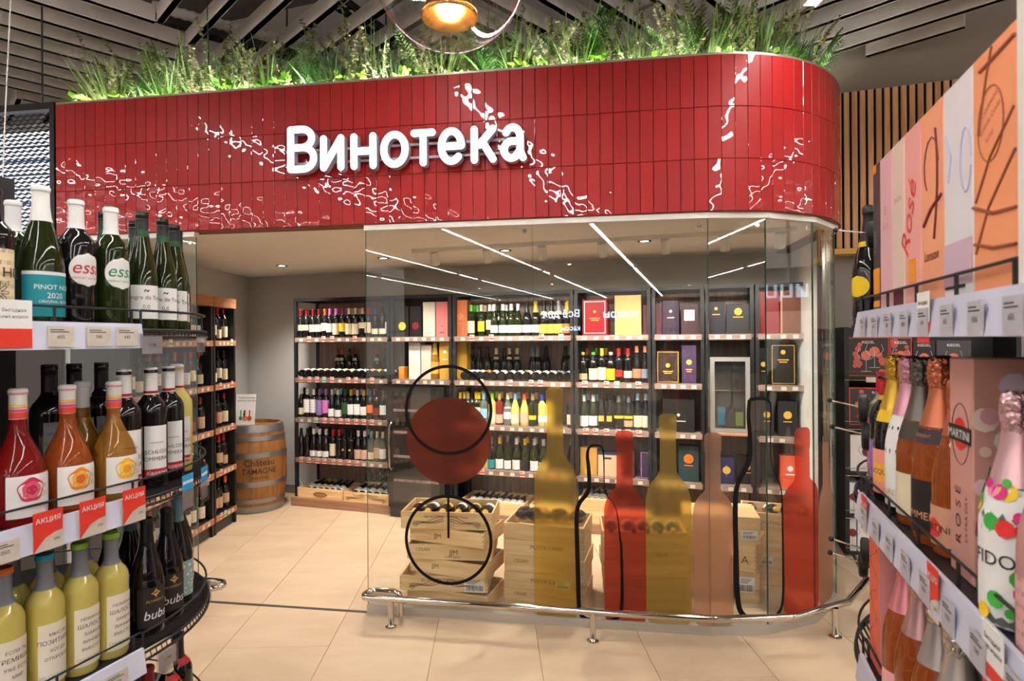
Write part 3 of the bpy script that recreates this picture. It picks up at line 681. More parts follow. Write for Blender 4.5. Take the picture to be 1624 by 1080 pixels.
# ================================================================== PLANTS on the fascia
rp_ = random.Random(11)
def leaf(mb, base, d, ln, wd, curl=0.0, nseg=2, roll=None):
    d = d.normalized(); sd = d.cross(Vector((0, 0, 1))); sd = sd.normalized() if sd.length > .01 else Vector((1, 0, 0))
    if roll is not None: sd = (Matrix.Rotation(roll, 3, d) @ sd)
    vs = []; p = base.copy(); dd = d.copy()
    prof = {1: (.2, 1.0, 0), 2: (.5, 1.0, 0), 4: (.7, 1.0, .9, .6, 0), 6: (.8, 1, 1, .9, .75, .5, .08)}[nseg] if nseg != 2 else (.35, 1.0, .05)
    for i in range(nseg+1):
        w_ = wd*prof[i]/2; vs += [p - sd*w_, p + sd*w_]
        dd = (dd + Vector((0, 0, -curl/nseg))).normalized(); p = p + dd*(ln/nseg)
    mb.add(vs, [(2*i, 2*i+1, 2*i+3, 2*i+2) for i in range(nseg)])
def grass_mesh(seed, h=.36, nb=70, wide=.007):
    r = random.Random(seed); m = MB()
    for i in range(nb):
        a = r.uniform(0, 2*pi); sp = r.uniform(.1, .75); b = Vector((r.gauss(0, .018), r.gauss(0, .018), 0))
        leaf(m, b, Vector((cos(a)*sp, sin(a)*sp, 1)), h*r.uniform(.55, 1.15), wide*r.uniform(.7, 1.2), r.uniform(.2, 1.3)*sp, 6, r.uniform(-.6, .6))
    return m
def sprig_mesh(seed, h=.34, stems=14, leafl=.016, leafw=.011, per=34, spread=.5, droop=.2):
    r = random.Random(seed); m = MB()
    for i in range(stems):
        a = r.uniform(0, 2*pi); sp = r.uniform(.05, spread); p = Vector((r.gauss(0, .03), r.gauss(0, .03), 0)); d = Vector((cos(a)*sp, sin(a)*sp, 1)).normalized(); hh = h*r.uniform(.5, 1.12)
        pts = [p.copy()]
        for k in range(per):
            d = (d + Vector((r.gauss(0, .06), r.gauss(0, .06), -droop/per*2))).normalized(); p = p + d*hh/per; pts.append(p.copy())
            for q in range(2):
                th = r.uniform(0, 2*pi); ld = Vector((cos(th), sin(th), r.uniform(-.2, .8)))
                leaf(m, p, ld, leafl*r.uniform(.7, 1.3), leafw*r.uniform(.7, 1.2), .2, 2, r.uniform(-1, 1))
        m.tube([pts[j] for j in range(0, len(pts), 8)], .0013, 3, caps=False)
    return m
def bush_mesh(seed, h=.15, nl=230, ll=.035, lw=.024):
    r = random.Random(seed); m = MB()
    for i in range(nl):
        a = r.uniform(0, 2*pi); rr = .10*sqrt(r.random()); z = h*r.random()*(1-(rr/.13)**2*.5)
        leaf(m, Vector((rr*cos(a), rr*sin(a), z)), Vector((cos(a)+r.gauss(0, .4), sin(a)+r.gauss(0, .4), r.uniform(-.1, .9))), ll*r.uniform(.7, 1.3), lw*r.uniform(.7, 1.2), .35, 2, r.uniform(-.8, .8))
    return m
def fern_mesh(seed, h=.34, fronds=16):
    r = random.Random(seed); m = MB()
    for i in range(fronds):
        a = r.uniform(0, 2*pi); sp = r.uniform(.15, .6); p = Vector((r.gauss(0, .02), r.gauss(0, .02), 0)); d = Vector((cos(a)*sp, sin(a)*sp, 1)).normalized(); hh = h*r.uniform(.6, 1.1); sd = d.cross(Vector((0, 0, 1))).normalized()
        for k in range(26):
            d = (d + Vector((0, 0, -.022))).normalized(); p = p + d*hh/26; L_ = .055*sin(pi*min(1, (k+3)/30))**.8
            for sg in (1, -1): leaf(m, p, sd*sg + d*.7 + Vector((0, 0, r.uniform(-.1, .2))), L_*r.uniform(.8, 1.1), .007, .25, 2, r.uniform(-.3, .3))
    return m
def plant_mat(name, c, tr=.35):
    m, nt, b, N, L = newmat(name); oi = N.new('ShaderNodeObjectInfo'); tc = N.new('ShaderNodeTexCoord')
    nz = N.new('ShaderNodeTexNoise'); nz.inputs['Scale'].default_value = 30; L.new(tc.outputs['Object'], nz.inputs['Vector'])
    hs = N.new('ShaderNodeHueSaturation'); hs.inputs['Color'].default_value = (*c, 1); mr = N.new('ShaderNodeMapRange'); mr.inputs[3].default_value = .65; mr.inputs[4].default_value = 1.35; L.new(nz.outputs['Fac'], mr.inputs[0]); L.new(mr.outputs[0], hs.inputs['Value'])
    m2 = N.new('ShaderNodeMapRange'); m2.inputs[3].default_value = .485; m2.inputs[4].default_value = .515; L.new(oi.outputs['Random'], m2.inputs[0]); L.new(m2.outputs[0], hs.inputs['Hue'])
    L.new(hs.outputs[0], b.inputs['Base Color']); b.inputs['Roughness'].default_value = .5
    tl_ = N.new('ShaderNodeBsdfTranslucent'); L.new(hs.outputs[0], tl_.inputs[0]); mx = N.new('ShaderNodeMixShader'); mx.inputs[0].default_value = tr
    L.new(b.outputs[0], mx.inputs[1]); L.new(tl_.outputs[0], mx.inputs[2]); L.new(mx.outputs[0], N['Material Output'].inputs[0]); return m
PM = {'grass': plant_mat('grass_green', srgb(140, 172, 100)), 'dgrass': plant_mat('blue_green_grass', srgb(86, 122, 84)), 'pale': plant_mat('pale_olive', srgb(196, 194, 146)), 'olive': plant_mat('dark_olive', srgb(120, 124, 72)),
      'bright': plant_mat('bright_leaf', srgb(120, 176, 36)), 'fern': plant_mat('fern_green', srgb(70, 126, 38))}
KINDS = {'grass_tuft': ('tall arching green grass tuft', [grass_mesh(i).mesh('grass_tuft', PM['grass']) for i in (1, 2)] + [grass_mesh(3, .34, 80).mesh('grass_tuft', PM['dgrass'])]),
         'pale_sprig': ('pale olive small-leaved sprig bush', [sprig_mesh(i).mesh('pale_sprig', PM['pale']) for i in (4, 5)]),
         'dark_sprig': ('dark olive small-leaved sprig bush', [sprig_mesh(i, .4, 12, .014, .011, 40, .4).mesh('dark_sprig', PM['olive']) for i in (6, 7)]),
         'leaf_bush': ('low bright green broad-leaved bush', [bush_mesh(i).mesh('leaf_bush', PM['bright']) for i in (8, 9)]),
         'fern_plant': ('feathery green fern', [fern_mesh(i).mesh('fern_plant', PM['fern']) for i in (10,)])}
def along(L_, off):           # point along the fascia line at an inward offset
    if L_ <= S1: return F2W(L_, off)
    a = (L_-S1)/R
    if a <= pi/2: return F2W(S1 + (R-off)*sin(a), R - (R-off)*cos(a))
    return F2W(S1+R-off, R + (L_-S1-R*pi/2))
pat_f = ['leaf_bush', 'pale_sprig', 'grass_tuft', 'leaf_bush', 'pale_sprig', 'fern_plant', 'grass_tuft', 'leaf_bush', 'pale_sprig', 'pale_sprig', 'grass_tuft']
pat_b = ['dark_sprig', 'grass_tuft', 'pale_sprig', 'dark_sprig', 'fern_plant', 'dark_sprig', 'grass_tuft']
Lmax = S1 + R*pi/2 + .5
anchors = [(fs(457), 'left of the sign letters'), (fs(650), 'above the first sign letters'), (fs(836), 'above the last sign letters'), (S1, 'between sign and curved corner'), (9, 'on the curved corner')]
cnts = {}
def put_plant(kind, L_, off, sc, dz=0.0):
    desc, ms = KINDS[kind]; v = along(L_, off); me = rp_.choice(ms)
    o = obj(kind, me, None, (v.x, v.y, ZF1-.09+dz), rp_.uniform(0, 6.28)); o.scale = (sc*rp_.uniform(.9, 1.15),)*2 + (sc,)
    wh = next(t for l, t in anchors if L_ < l); row = 'front' if off < .28 else 'rear'
    cnts[(kind, wh, row)] = cnts.get((kind, wh, row), 0) + 1
    tag(o, '%s, %s in the %s row %s' % (desc, ORD[cnts[(kind, wh, row)]-1], row, wh), 'plant', 'plants along the fascia top')
L_ = S0 + .06; i = 0
while L_ < Lmax:
    k_ = pat_f[i % len(pat_f)]; put_plant(k_, L_, rp_.uniform(.2, .26), rp_.uniform(1.1, 1.45) * (1.15 if k_ == 'leaf_bush' else 1)); L_ += rp_.uniform(.095, .125); i += 1
L_ = S0 + .02; i = 0
while L_ < Lmax:
    k_ = pat_b[i % len(pat_b)]; put_plant(k_, L_, rp_.uniform(.36, .5), rp_.uniform(1.4, 1.85)); L_ += rp_.uniform(.12, .16); i += 1

# ================================================================== BOTTLES
PROF = {
 'bordeaux': [(0, .004), (.030, 0), (.035, .002), (.0372, .008), (.0375, .10), (.0375, .188), (.0358, .200), (.030, .212), (.022, .222), (.0165, .232), (.0148, .244), (.0145, .284), (.0162, .286), (.0162, .293), (.0148, .296), (0, .296)],
 'burgundy': [(0, .004), (.033, 0), (.039, .002), (.041, .008), (.041, .08), (.041, .128), (.0395, .146), (.035, .168), (.028, .193), (.0215, .214), (.0172, .234), (.0150, .255), (.0145, .284), (.0162, .286), (.0162, .293), (.0148, .296), (0, .296)],
 'hock': [(0, .004), (.030, 0), (.036, .002), (.0372, .008), (.0372, .10), (.0365, .14), (.033, .168), (.0265, .200), (.0205, .228), (.0165, .258), (.0148, .285), (.0145, .308), (.0160, .310), (.0160, .318), (0, .318)],
 'champagne': [(0, .004), (.036, 0), (.042, .002), (.0445, .01), (.0445, .09), (.0445, .13), (.043, .15), (.038, .175), (.0305, .202), (.0235, .228), (.0185, .252), (.0165, .275), (.0165, .292), (.0185, .295), (.018, .308), (.015, .314), (0, .315)],
 'flask': [(0, .004), (.040, 0), (.047, .003), (.0505, .012), (.0515, .06), (.051, .105), (.048, .125), (.040, .150), (.030, .172), (.0215, .192), (.0172, .208), (.0155, .225), (.0155, .285), (.0172, .287), (.0172, .296), (.0155, .298), (0, .298)],
 'spirits': [(0, .004), (.034, 0), (.040, .002), (.041, .01), (.041, .15), (.0405, .165), (.034, .185), (.022, .200), (.0165, .21), (.0155, .245), (.0165, .25), (.0165, .262), (0, .262)]}
_mc = {}
def body_mesh(kind, gm, n):
    k = ('b', kind, gm, n)
    if k not in _mc: _mc[k] = MB().lathe(PROF[kind], n).mesh('bottle_glass', M[gm], 35)
    return _mc[k]
def rad_at(kind, z):
    pr = PROF[kind]
    for (r0, z0), (r1, z1) in zip(pr[:-1], pr[1:]):
        if z0 <= z <= z1 and z1 > z0: return r0 + (r1-r0)*(z-z0)/(z1-z0)
    return pr[-2][0]
def cap_mesh(kind, z0, n, style):
    k = ('c', kind, z0, n, style)
    if k not in _mc:
        top = PROF[kind][-1][1]; e = .0009; zs = [z for r, z in PROF[kind] if z > z0 and r > .01]
        pr = [(rad_at(kind, z0)+.0001, z0), (rad_at(kind, z0)+e, z0)]
        if style == 'screw':
            r_ = .0158; pr += [(r_, z0+.004)]
            zz = top-.024
            pr += [(r_, zz), (r_-.0008, zz+.001), (r_, zz+.002), (r_, zz+.006), (r_-.0007, zz+.007), (r_, zz+.008), (r_, top+.0015), (r_-.001, top+.0025), (0, top+.0025)]
        else:
            pr += [(rad_at(kind, z)+e, z) for z in zs] + [(PROF[kind][-2][0]*.93, top+.0015), (0, top+.0018)]
        _mc[k] = MB().lathe(pr, n).mesh('capsule', M['satin' if style == 'foil' else 'cap'], 35)
    return _mc[k]
def label_mesh(kind, z0, z1, half, n, mat_='label', shape='rect'):
    k = ('l', kind, z0, z1, half, n, mat_, shape)
    if k not in _mc:
        m = MB(); r_ = max(rad_at(kind, z0+.001), rad_at(kind, z1-.001)) + .0007
        LR = 2 if (n < 10 or z1-z0 < .05) else 12
        if shape == 'rect':
            m.lathe([(rad_at(kind, z0 + (z1-z0)*i/LR)+.0007, z0 + (z1-z0)*i/LR) for i in range(LR+1)], n, None, -pi/2-half, -pi/2+half)
        else:            # oval label
            rows = 12; vs = []
            for i in range(rows+1):
                t_ = -1 + 2*i/rows; hw = half*sqrt(max(0.0, 1-t_*t_)) + .01; z = (z0+z1)/2 + (z1-z0)/2*t_
                for j in range(n+1):
                    a = -pi/2 + hw*(2*j/n-1); vs.append((r_*cos(a), r_*sin(a), z))
            m.add(vs, [(i*(n+1)+j, i*(n+1)+j+1, (i+1)*(n+1)+j+1, (i+1)*(n+1)+j) for i in range(rows) for j in range(n)])
        _mc[k] = m.mesh('label', M[mat_], 60)
    return _mc[k]
CC = {'white': (232, 230, 226), 'cream': (226, 210, 176), 'red': (190, 24, 30), 'dark red': (120, 16, 26), 'black': (18, 17, 17), 'orange': (232, 110, 30), 'pink': (214, 120, 190), 'gold': (214, 170, 60), 'yellow': (240, 196, 30),
      'green': (90, 190, 60), 'dark green': (30, 80, 40), 'blue': (40, 70, 190), 'light blue': (150, 196, 226), 'purple': (140, 110, 170), 'peach': (222, 176, 150), 'grey': (120, 124, 130), 'silver': (190, 192, 196), 'teal': (24, 140, 150), 'tan': (200, 160, 120), 'lime': (150, 210, 50), 'copper': (206, 120, 84)}
def cc(n): return srgb(*CC[n]) if isinstance(n, str) else srgb(*n)
GLN = {'gdark': 'dark', 'ggreen': 'green', 'gyellow': 'golden white wine', 'gamber': 'rosé', 'gclear': 'clear', 'gred': 'red rosé', 'gorange': 'orange wine'}
def bottle(loc, rz, kind='bordeaux', gm='gdark', cap='dark red', lab='cream', lz=(.045, .125), half=1.25, n=14, cz=None, style='capsule', rot=None, lmat='label', shape='rect', scale=1.0, name='wine_bottle', lab2=None):
    o = obj(name, body_mesh(kind, gm, n), None, loc, rot if rot else rz)
    if scale != 1.0: o.scale = (scale,)*3
    if cap: obj('capsule' if style != 'screw' else 'screw_cap', cap_mesh(kind, cz or {'bordeaux': .236, 'burgundy': .240, 'hock': .262, 'champagne': .215, 'flask': .236, 'spirits': .24}[kind], n, style), o, color=cc(cap))
    if style == 'foil':
        k = ('fh', kind, n)
        if k not in _mc:
            r_ = random.Random(4); m = MB(); prf = [(.0172, .262), (.0192, .272), (.0198, .282), (.0206, .290), (.0212, .298), (.0205, .307), (.0185, .315), (.012, .319), (0, .320)]; m.lathe(prf, 30)
            m.v = [(x*(1+(r_.uniform(-.075, .075) if z < .317 else 0)), y*(1+(r_.uniform(-.075, .075) if z < .317 else 0)), z + r_.uniform(-.0015, .0015)) for x, y, z in m.v]
            _mc[k] = m.mesh('foil_head', M['foil'], 50)
        obj('foil_head', _mc[k], o, color=cc(cap))
    if lab: obj('label', label_mesh(kind, lz[0], lz[1], half, max(8, n//2), lmat, shape), o, color=cc(lab))
    if lab2: obj('label', label_mesh(kind, lab2[1], lab2[2], half, max(8, n//2), lmat), o, color=cc(lab2[0]))
    return o
# ================================================================== BACK WALL SHELVING
QF = 5.252; SH = [1.735, 1.32, .905, .49]; DPT = .40
tag_me = {c: MB().box(-.020, .020, -.0015, 0, -.016, .014).mesh('price_tag', M[c]) for c in ('tagwhite',)}
big = {}
for c in ('tagred', 'taggreen'):
    m = MB(); m.box(-.023, .023, -.0015, 0, -.02, .038); m.cur = 1; m.box(-.023, .023, -.0022, -.0014, -.008, .008); m.box(-.018, .0, -.0022, -.0014, .018, .03)
    big[c] = m.mesh('price_tag', [M['tagwhite'], M[c]])
def shelf_unit(pa, pb, label, zs, edge='shelfedge', top=2.11, back=True, base=None, shelves_tags=None, backmat='shelfwood'):
    o = empty('shelving_unit', R2W(pa, QF, 0), -RA); W_ = pb-pa
    for x in (0, W_-.03):
        MB().box(x, x+.03, 0, .03, 0, top).build('front_post', M['black'], o); MB().box(x, x+.03, DPT-.03, DPT, 0, top).build('rear_post', M['black'], o)
    MB().box(0, W_, 0, .03, top, top+.03).box(0, W_, DPT-.03, DPT, top, top+.03).box(0, .03, .03, DPT-.03, top, top+.03).box(W_-.03, W_, .03, DPT-.03, top, top+.03).build('top_frame', M['black'], o)
    if back: MB().box(.03, W_-.03, DPT-.015, DPT-.005, .08, top).build('back_panel', M[backmat], o)
    for si, z in enumerate(zs):
        s_ = MB().box(.005, W_-.005, .0, DPT-.02, z-.028, z).build('shelf', M['shelfwood'], o)
        MB().box(.02, W_-.02, -.008, .0, z-.046, z).build('price_rail', M[edge], s_)
        MB().box(.02, W_-.02, -.006, .004, z-.052, z-.046).build('shelf_trim', M['black'], s_)
        n_ = max(2, int(W_/.10)); r_ = random.Random(int(z*1000)+int(pa*100))
        for i in range(n_):
            x = .05 + (W_-.1)*(i+.5)/n_ + r_.uniform(-.01, .01); u = r_.random()
            f_ = shelves_tags[si] if shelves_tags else .4
            me = big['taggreen'] if u > .955 and f_ > .3 else big['tagred'] if u < f_ else tag_me['tagwhite']
            obj('price_tag', me, s_, (x, -.0085, z-.024))
    if base: MB().bbox(-.02, W_+.02, -.04, DPT, 0, base, .004).build('plinth', M['plinth'], o)
    tag(o, label, 'shelving'); return o
def pw(px): return wp(px, QF)
B1 = (pw(466), pw(617)); B2 = (pw(619), pw(716)); B3 = (pw(718), pw(909)); B4 = (pw(911), pw(1032)); B5 = (pw(1034), pw(1117)); B6 = (pw(1119), pw(1196)); B7 = (pw(1198), pw(1284))
shelf_unit(*B1, 'black framed shelving bay full of bottles beside the oak barrel', SH, base=.09, shelves_tags=[.35, .5, .5, .55])
shelf_unit(*B2, 'dark shelving bay above the black wine cooler', SH[:2], base=None, shelves_tags=[0, 0], backmat='black')
shelf_unit(*B3, 'wide shelving bay of white and sparkling wine behind the disc', SH, base=.09, shelves_tags=[.35, .08, .12, .45])
shelf_unit(*B4, 'shelving bay of bottles and red and gold gift boxes', SH, base=.09, shelves_tags=[0, .5, .75, 0])
shelf_unit(*B5, 'shelving bay of brown, purple and black gift boxes', SH, base=.09, shelves_tags=[0, 0, 0, 0])
shelf_unit(*B6, 'shelving bay around the steel framed spirits cooler', [SH[0], SH[3]], base=.09, shelves_tags=[0, 0])
shelf_unit(*B7, 'shelving bay of dark gift boxes next to the steel end post', SH, base=.09, shelves_tags=[.1, 0, 0, 0])
ROWN = ['top shelf', 'second shelf', 'third shelf', 'fourth shelf']
def put_row(pxs, specs, row, bay, group, q=.075, z=None, jit=.004, lying=False):
    for i, px in enumerate(pxs):
        sp_ = specs[i % len(specs)]; kind, gm, cap, lab, lz = sp_[:5]; kw = sp_[5] if len(sp_) > 5 else {}
        p_ = wp(px, QF+q); v = R2W(p_ + rnd.uniform(-jit, jit)*.3, QF + q + rnd.uniform(-jit, jit), (SH[row] if z is None else z) + .0002)
        o = bottle(v, -RA + rnd.uniform(-.12, .12) - .0, kind, gm, cap, lab, lz, **kw)
        capn = cap if isinstance(cap, str) else 'coloured'; labn = lab if isinstance(lab, str) else 'coloured'
        tag(o, '%s bottle, %s cap%s, %s on %s %s' % (GLN[gm], capn, (', %s label' % labn) if lab else '', ORD[i], ROWN[row], bay), 'bottle', group)
def put_lying(pxs, row, bay, group, labs, q=.02, z=None):
    for i, px in enumerate(pxs):
        lab = labs[i % len(labs)]; p_ = wp(px, QF+q); v = R2W(p_, QF + q, (SH[row] if z is None else z) + .041)
        # base towards the aisle, neck raised slightly towards the back
        o = bottle(v, 0, 'burgundy', 'gdark', 'gold' if i % 3 else 'cream', lab, (.03, .115), 1.1, rot=(Matrix.Rotation(-RA, 4, 'Z') @ Matrix.Rotation(radians(-84), 4, 'X')).to_euler())
        tag(o, 'dark bottle lying base outward, %s label, %s on %s %s' % (lab, ORD[i], ROWN[row], bay), 'bottle', group)
BO, BU, HO, CH, SPI = 'bordeaux', 'burgundy', 'hock', 'champagne', 'spirits'
l1, l2 = (.05, .135), (.03, .085)
G1 = 'bottles in the bay beside the barrel'
xs = [460+x/7.2 for x in (125, 190, 265, 335, 400, 460, 530, 605, 680, 752, 830, 900, 975, 1058, 1130)]
put_row(xs, [(BO, 'gdark', 'dark red', 'peach', (.075, .135)), (BO, 'gdark', 'dark red', 'peach', (.075, .135)), (BO, 'gdark', 'dark red', 'cream', (.06, .135)), (BO, 'gdark', 'dark red', 'cream', (.06, .135)), (BO, 'gdark', 'orange', 'white', (.07, .15)), (BO, 'gdark', 'pink', 'white', (.055, .145)), (BO, 'gdark', 'pink', 'cream', (.03, .145)), (BO, 'gdark', 'dark red', 'yellow', (.06, .145)), (BO, 'gdark', 'cream', 'cream', (.03, .14)), (BO, 'gdark', 'cream', 'cream', (.03, .14)), (BO, 'gdark', 'cream', 'cream', (.09, .15)), (BO, 'gdark', 'red', 'cream', (.045, .15)), (BO, 'gdark', 'blue', 'cream', l2), (BO, 'gdark', 'black', 'cream', l2), (BO, 'gdark', 'orange', 'white', (.035, .15))], 0, 'beside the barrel', G1)
put_row([460+x/7.2 for x in (165, 235, 305, 440, 500, 570, 645, 715, 800, 860, 955)], [(BO, 'gdark', c, None, l1) for c in ('dark red', 'dark red', 'black', 'orange', 'pink', 'pink', 'pink', 'cream', 'cream', 'red', 'red')], 0, 'beside the barrel, rear row', G1, q=.19)
put_lying([460+x/7.2 for x in (125, 195, 275, 345, 420, 490, 570, 645, 735, 805, 885, 960, 1045, 1115)], 1, 'beside the barrel', G1, ['white', 'white', 'cream', 'cream', 'white', 'white', 'cream', 'cream', 'white', 'white', 'tan', 'gold', 'white', 'white'])
put_row([460+x/7.2 for x in (550, 597, 680, 750, 995, 1100)], [(BU, 'gdark', 'dark red', 'cream', (.17, .2), {'half': .9}), (BU, 'gdark', 'red', 'cream', (.17, .2), {'half': .9}), (BU, 'gdark', 'black', None, l1)], 1, 'behind lying bottles by barrel', G1, q=.30)
xs = [460+x/5.141 for x in (90, 140, 190, 242, 290, 340, 392, 443, 495, 548, 600, 652, 703, 757)]
put_row(xs, [(BU, 'gdark', 'white', 'cream', (.03, .10)), (BO, 'gdark', 'white', 'white', (.05, .19)), (BO, 'gdark', 'white', 'white', (.05, .19)), (BO, 'gdark', 'purple', 'purple', (.03, .185)), (BO, 'gdark', 'purple', 'pink', (.05, .185)), (BU, 'gdark', 'silver', 'white', (.02, .10)), (BU, 'gdark', 'silver', 'white', (.02, .09)), (BO, 'gdark', 'dark green', 'dark green', (.05, .165)), (BO, 'gdark', 'gold', 'white', (.045, .15)), (BO, 'gdark', 'silver', 'white', (.045, .155)), (BO, 'gdark', 'gold', 'white', (.045, .13)), (BO, 'gdark', 'blue', 'orange', (.07, .15)), (BO, 'gdark', 'black', 'dark red', (.05, .12)), (BO, 'gdark', 'grey', 'white', (.055, .15))], 2, 'beside the barrel', G1)
put_row([460+x/5.141 for x in (115, 215, 265, 372, 412, 470, 525, 578, 630, 690)], [(BO, 'gdark', c, None, l1) for c in ('black', 'black', 'purple', 'white', 'light blue', 'dark green', 'gold', 'silver', 'yellow', 'yellow')], 2, 'beside the barrel, rear row', G1, q=.19)
xs = [460+x/5.141 for x in (88, 135, 187, 238, 290, 345, 393, 443, 495, 550, 603, 657, 706, 752)]
put_row(xs, [(BU, 'gdark', 'black', None, l1), (BO, 'gdark', 'black', None, l1), (BU, 'gdark', 'white', 'white', (.015, .075)), (BU, 'gdark', 'white', 'white', (.015, .075)), (BU, 'gdark', 'silver', 'white', (.015, .075)), (BO, 'gdark', 'red', 'cream', (.03, .155)), (BO, 'gdark', 'red', None, l1), (BO, 'gdark', 'black', 'gold', (.09, .11), {'half': .3}), (BO, 'gdark', 'black', 'gold', (.09, .11), {'half': .3}), (BU, 'gdark', 'white', 'peach', (.015, .11)), (BU, 'gdark', 'white', 'peach', (.015, .11)), (BO, 'gclear', 'light blue', 'cream', (.02, .09)), (BO, 'gclear', 'cream', 'tan', (.03, .14)), (BO, 'gclear', 'cream', 'white', (.03, .13))], 3, 'beside the barrel', G1)
put_row([460+x/5.141 for x in (160, 215, 265, 320, 420, 470, 520, 575, 630)], [(BO, 'gdark', c, None, l1) for c in ('black', 'white', 'black', 'black', 'red', 'black', 'black', 'black', 'silver')], 3, 'beside the barrel, rear row', G1, q=.19)
# bay 3: white and sparkling
G3 = 'bottles in the wide bay behind the disc'
xs = [760+x/6.753 for x in (-15+16, 75, 150, 210, 250, 330, 420, 510, 600)]
put_row([748, 764, 777], [(BO, 'ggreen', 'green', 'cream', (.03, .145)), (BO, 'ggreen', 'cream', 'yellow', (.045, .14)), (BO, 'ggreen', 'white', 'cream', (.06, .15))], 0, 'behind the disc', G3)
put_row([753, 758, 770, 782], [(BO, 'ggreen', c, None, l1) for c in ('green', 'green', 'cream', 'white')], 0, 'behind the disc, rear row', G3, q=.19)
put_row([784, 798, 811, 822], [(BU, 'ggreen', 'white', 'white', (.03, .10))], 0, 'mid wide bay', G3)
put_row([791, 803, 816], [(BU, 'ggreen', c, 'white', (.16, .18)) for c in ('dark green', 'white', 'black')], 0, 'mid wide bay, rear', G3, q=.19)
put_row([836, 850], [(CH, 'gdark', 'black', 'cream', (.03, .10)), (CH, 'gdark', 'gold', 'cream', (.03, .10))], 0, 'near the gold film', G3)
put_row([863, 875, 887, 900], [(CH, 'gdark', 'black', 'gold', (.02, .105), {'lab2': ('cream', .19, .222)}), (CH, 'gdark', 'black', 'gold', (.02, .105), {'lab2': ('cream', .19, .222)}), (CH, 'gdark', 'grey', 'gold', (.02, .105), {'lab2': ('cream', .19, .222)}), (CH, 'gdark', 'gold', 'orange', (.02, .105), {'lab2': ('orange', .19, .222)})], 0, 'behind the gold film', G3)
put_lying([760+x/6.753 for x in (-165, -115, -62, -5, 60, 135, 225, 320, 405, 500, 595, 680, 765, 850, 935)], 1, 'behind the disc', G3, ['cream', 'white', 'white', 'cream', 'orange', 'cream', 'white', 'white', 'white', 'cream', 'white', 'white', 'white', 'grey', 'silver'])
put_row([748, 760, 773, 787, 800, 808, 820, 845, 853, 866, 896, 905], [(CH, 'gdark', 'black', None, l1), (CH, 'gdark', 'black', None, l1), (CH, 'gdark', 'black', None, l1), (BU, 'gdark', 'cream', 'cream', (.19, .215)), (BU, 'gdark', 'black', None, l1), (BU, 'gdark', 'cream', 'cream', (.19, .215)), (BU, 'gdark', 'cream', 'cream', (.19, .215)), (CH, 'gdark', 'grey', None, l1), (CH, 'gdark', 'grey', None, l1), (CH, 'gdark', 'black', None, l1), (CH, 'gdark', 'black', None, l1), (BO, 'gdark', 'green', None, l1)], 1, 'behind wide bay lying bottles', G3, q=.30)
xs = [720+x/6.0 for x in (55, 95, 130, 165, 208, 235, 280, 362, 430, 510, 580, 668, 745, 835, 905)]
put_row(xs, [(BO, 'gdark', 'gold', None, l1), (BO, 'gdark', 'gold', None, l1), (BO, 'gdark', 'tan', None, l1), (BO, 'ggreen', 'black', None, l1), (BO, 'ggreen', 'yellow', 'cream', (.12, .16)), (BO, 'ggreen', 'yellow', 'cream', (.12, .16)), (BO, 'gclear', 'light blue', 'light blue', (.06, .15)), (BO, 'gyellow', 'lime', 'cream', (.02, .12)), (BO, 'gred', 'gold', 'peach', (.02, .10)), (BU, 'gclear', 'cream', 'white', (.06, .17)), (BU, 'gyellow', 'light blue', 'cream', (.02, .11)), (BU, 'gyellow', 'orange', 'peach', (.03, .12)), (BO, 'ggreen', 'tan', 'yellow', (.06, .10)), (BO, 'gyellow', 'blue', 'white', (.04, .10)), (BO, 'gyellow', 'grey', 'white', (.04, .10))], 2, 'behind the disc', G3)
put_row([740, 755, 765, 776, 787, 795, 810, 822, 836, 850, 862], [(BO, 'ggreen', c, None, l1) for c in ('gold', 'yellow', 'yellow', 'lime', 'lime', 'gold', 'cream', 'light blue', 'orange', 'tan', 'blue')], 2, 'behind the disc, rear row', G3, q=.19)
put_row([905], [(BO, 'gdark', 'red', 'cream', (.03, .12))], 2, 'between gold film and bay post', G3)
xs = [720+x/6.0 for x in (300, 350, 430, 505, 590, 672, 760, 845)]
put_row(xs, [(BO, 'gyellow', 'yellow', None, l1), (BO, 'gdark', 'grey', 'teal', (.01, .09)), (BU, 'ggreen', 'yellow', 'white', (.01, .10)), (HO, 'ggreen', 'grey', 'white', (.01, .09)), (BU, 'ggreen', 'white', 'white', (.01, .10)), (BU, 'ggreen', 'yellow', 'black', (.01, .10)), (BU, 'ggreen', 'silver', 'white', (.01, .10)), (BU, 'ggreen', 'silver', 'cream', (.01, .09))], 3, 'behind the disc', G3)
put_row([793, 821, 836, 849, 905], [(BU, 'ggreen', c, None, l1) for c in ('yellow', 'silver', 'yellow', 'silver', 'tan')], 3, 'behind the disc, rear row', G3, q=.17)
# bay 4
G4 = 'bottles in the bay with red and gold boxes'
xs = [900+x/6.753 for x in (165, 275, 367, 462, 550, 645, 740, 830)]
put_row(xs, [(SPI, 'gdark', 'gold', 'tan', (.02, .075)), (SPI, 'gdark', 'green', 'cream', (.02, .12)), (BO, 'gdark', 'yellow', 'cream', (.02, .13)), (SPI, 'gdark', 'white', 'yellow', (.02, .12)), (BO, 'gdark', 'red', 'red', (.05, .11)), (BO, 'gdark', 'red', 'cream', (.04, .10)), (HO, 'gdark', 'copper', 'copper', (.04, .12)), (HO, 'gdark', 'copper', 'grey', (.04, .12))], 1, 'under the red gift box', G4)
put_row([931, 946, 961, 978, 992], [(BO, 'gdark', c, None, l1) for c in ('orange', 'green', 'yellow', 'red', 'red')], 1, 'under the red gift box, rear row', G4, q=.19)
xs = [900+x/5.686 for x in (145, 228, 303, 380, 460, 545, 630, 705)]
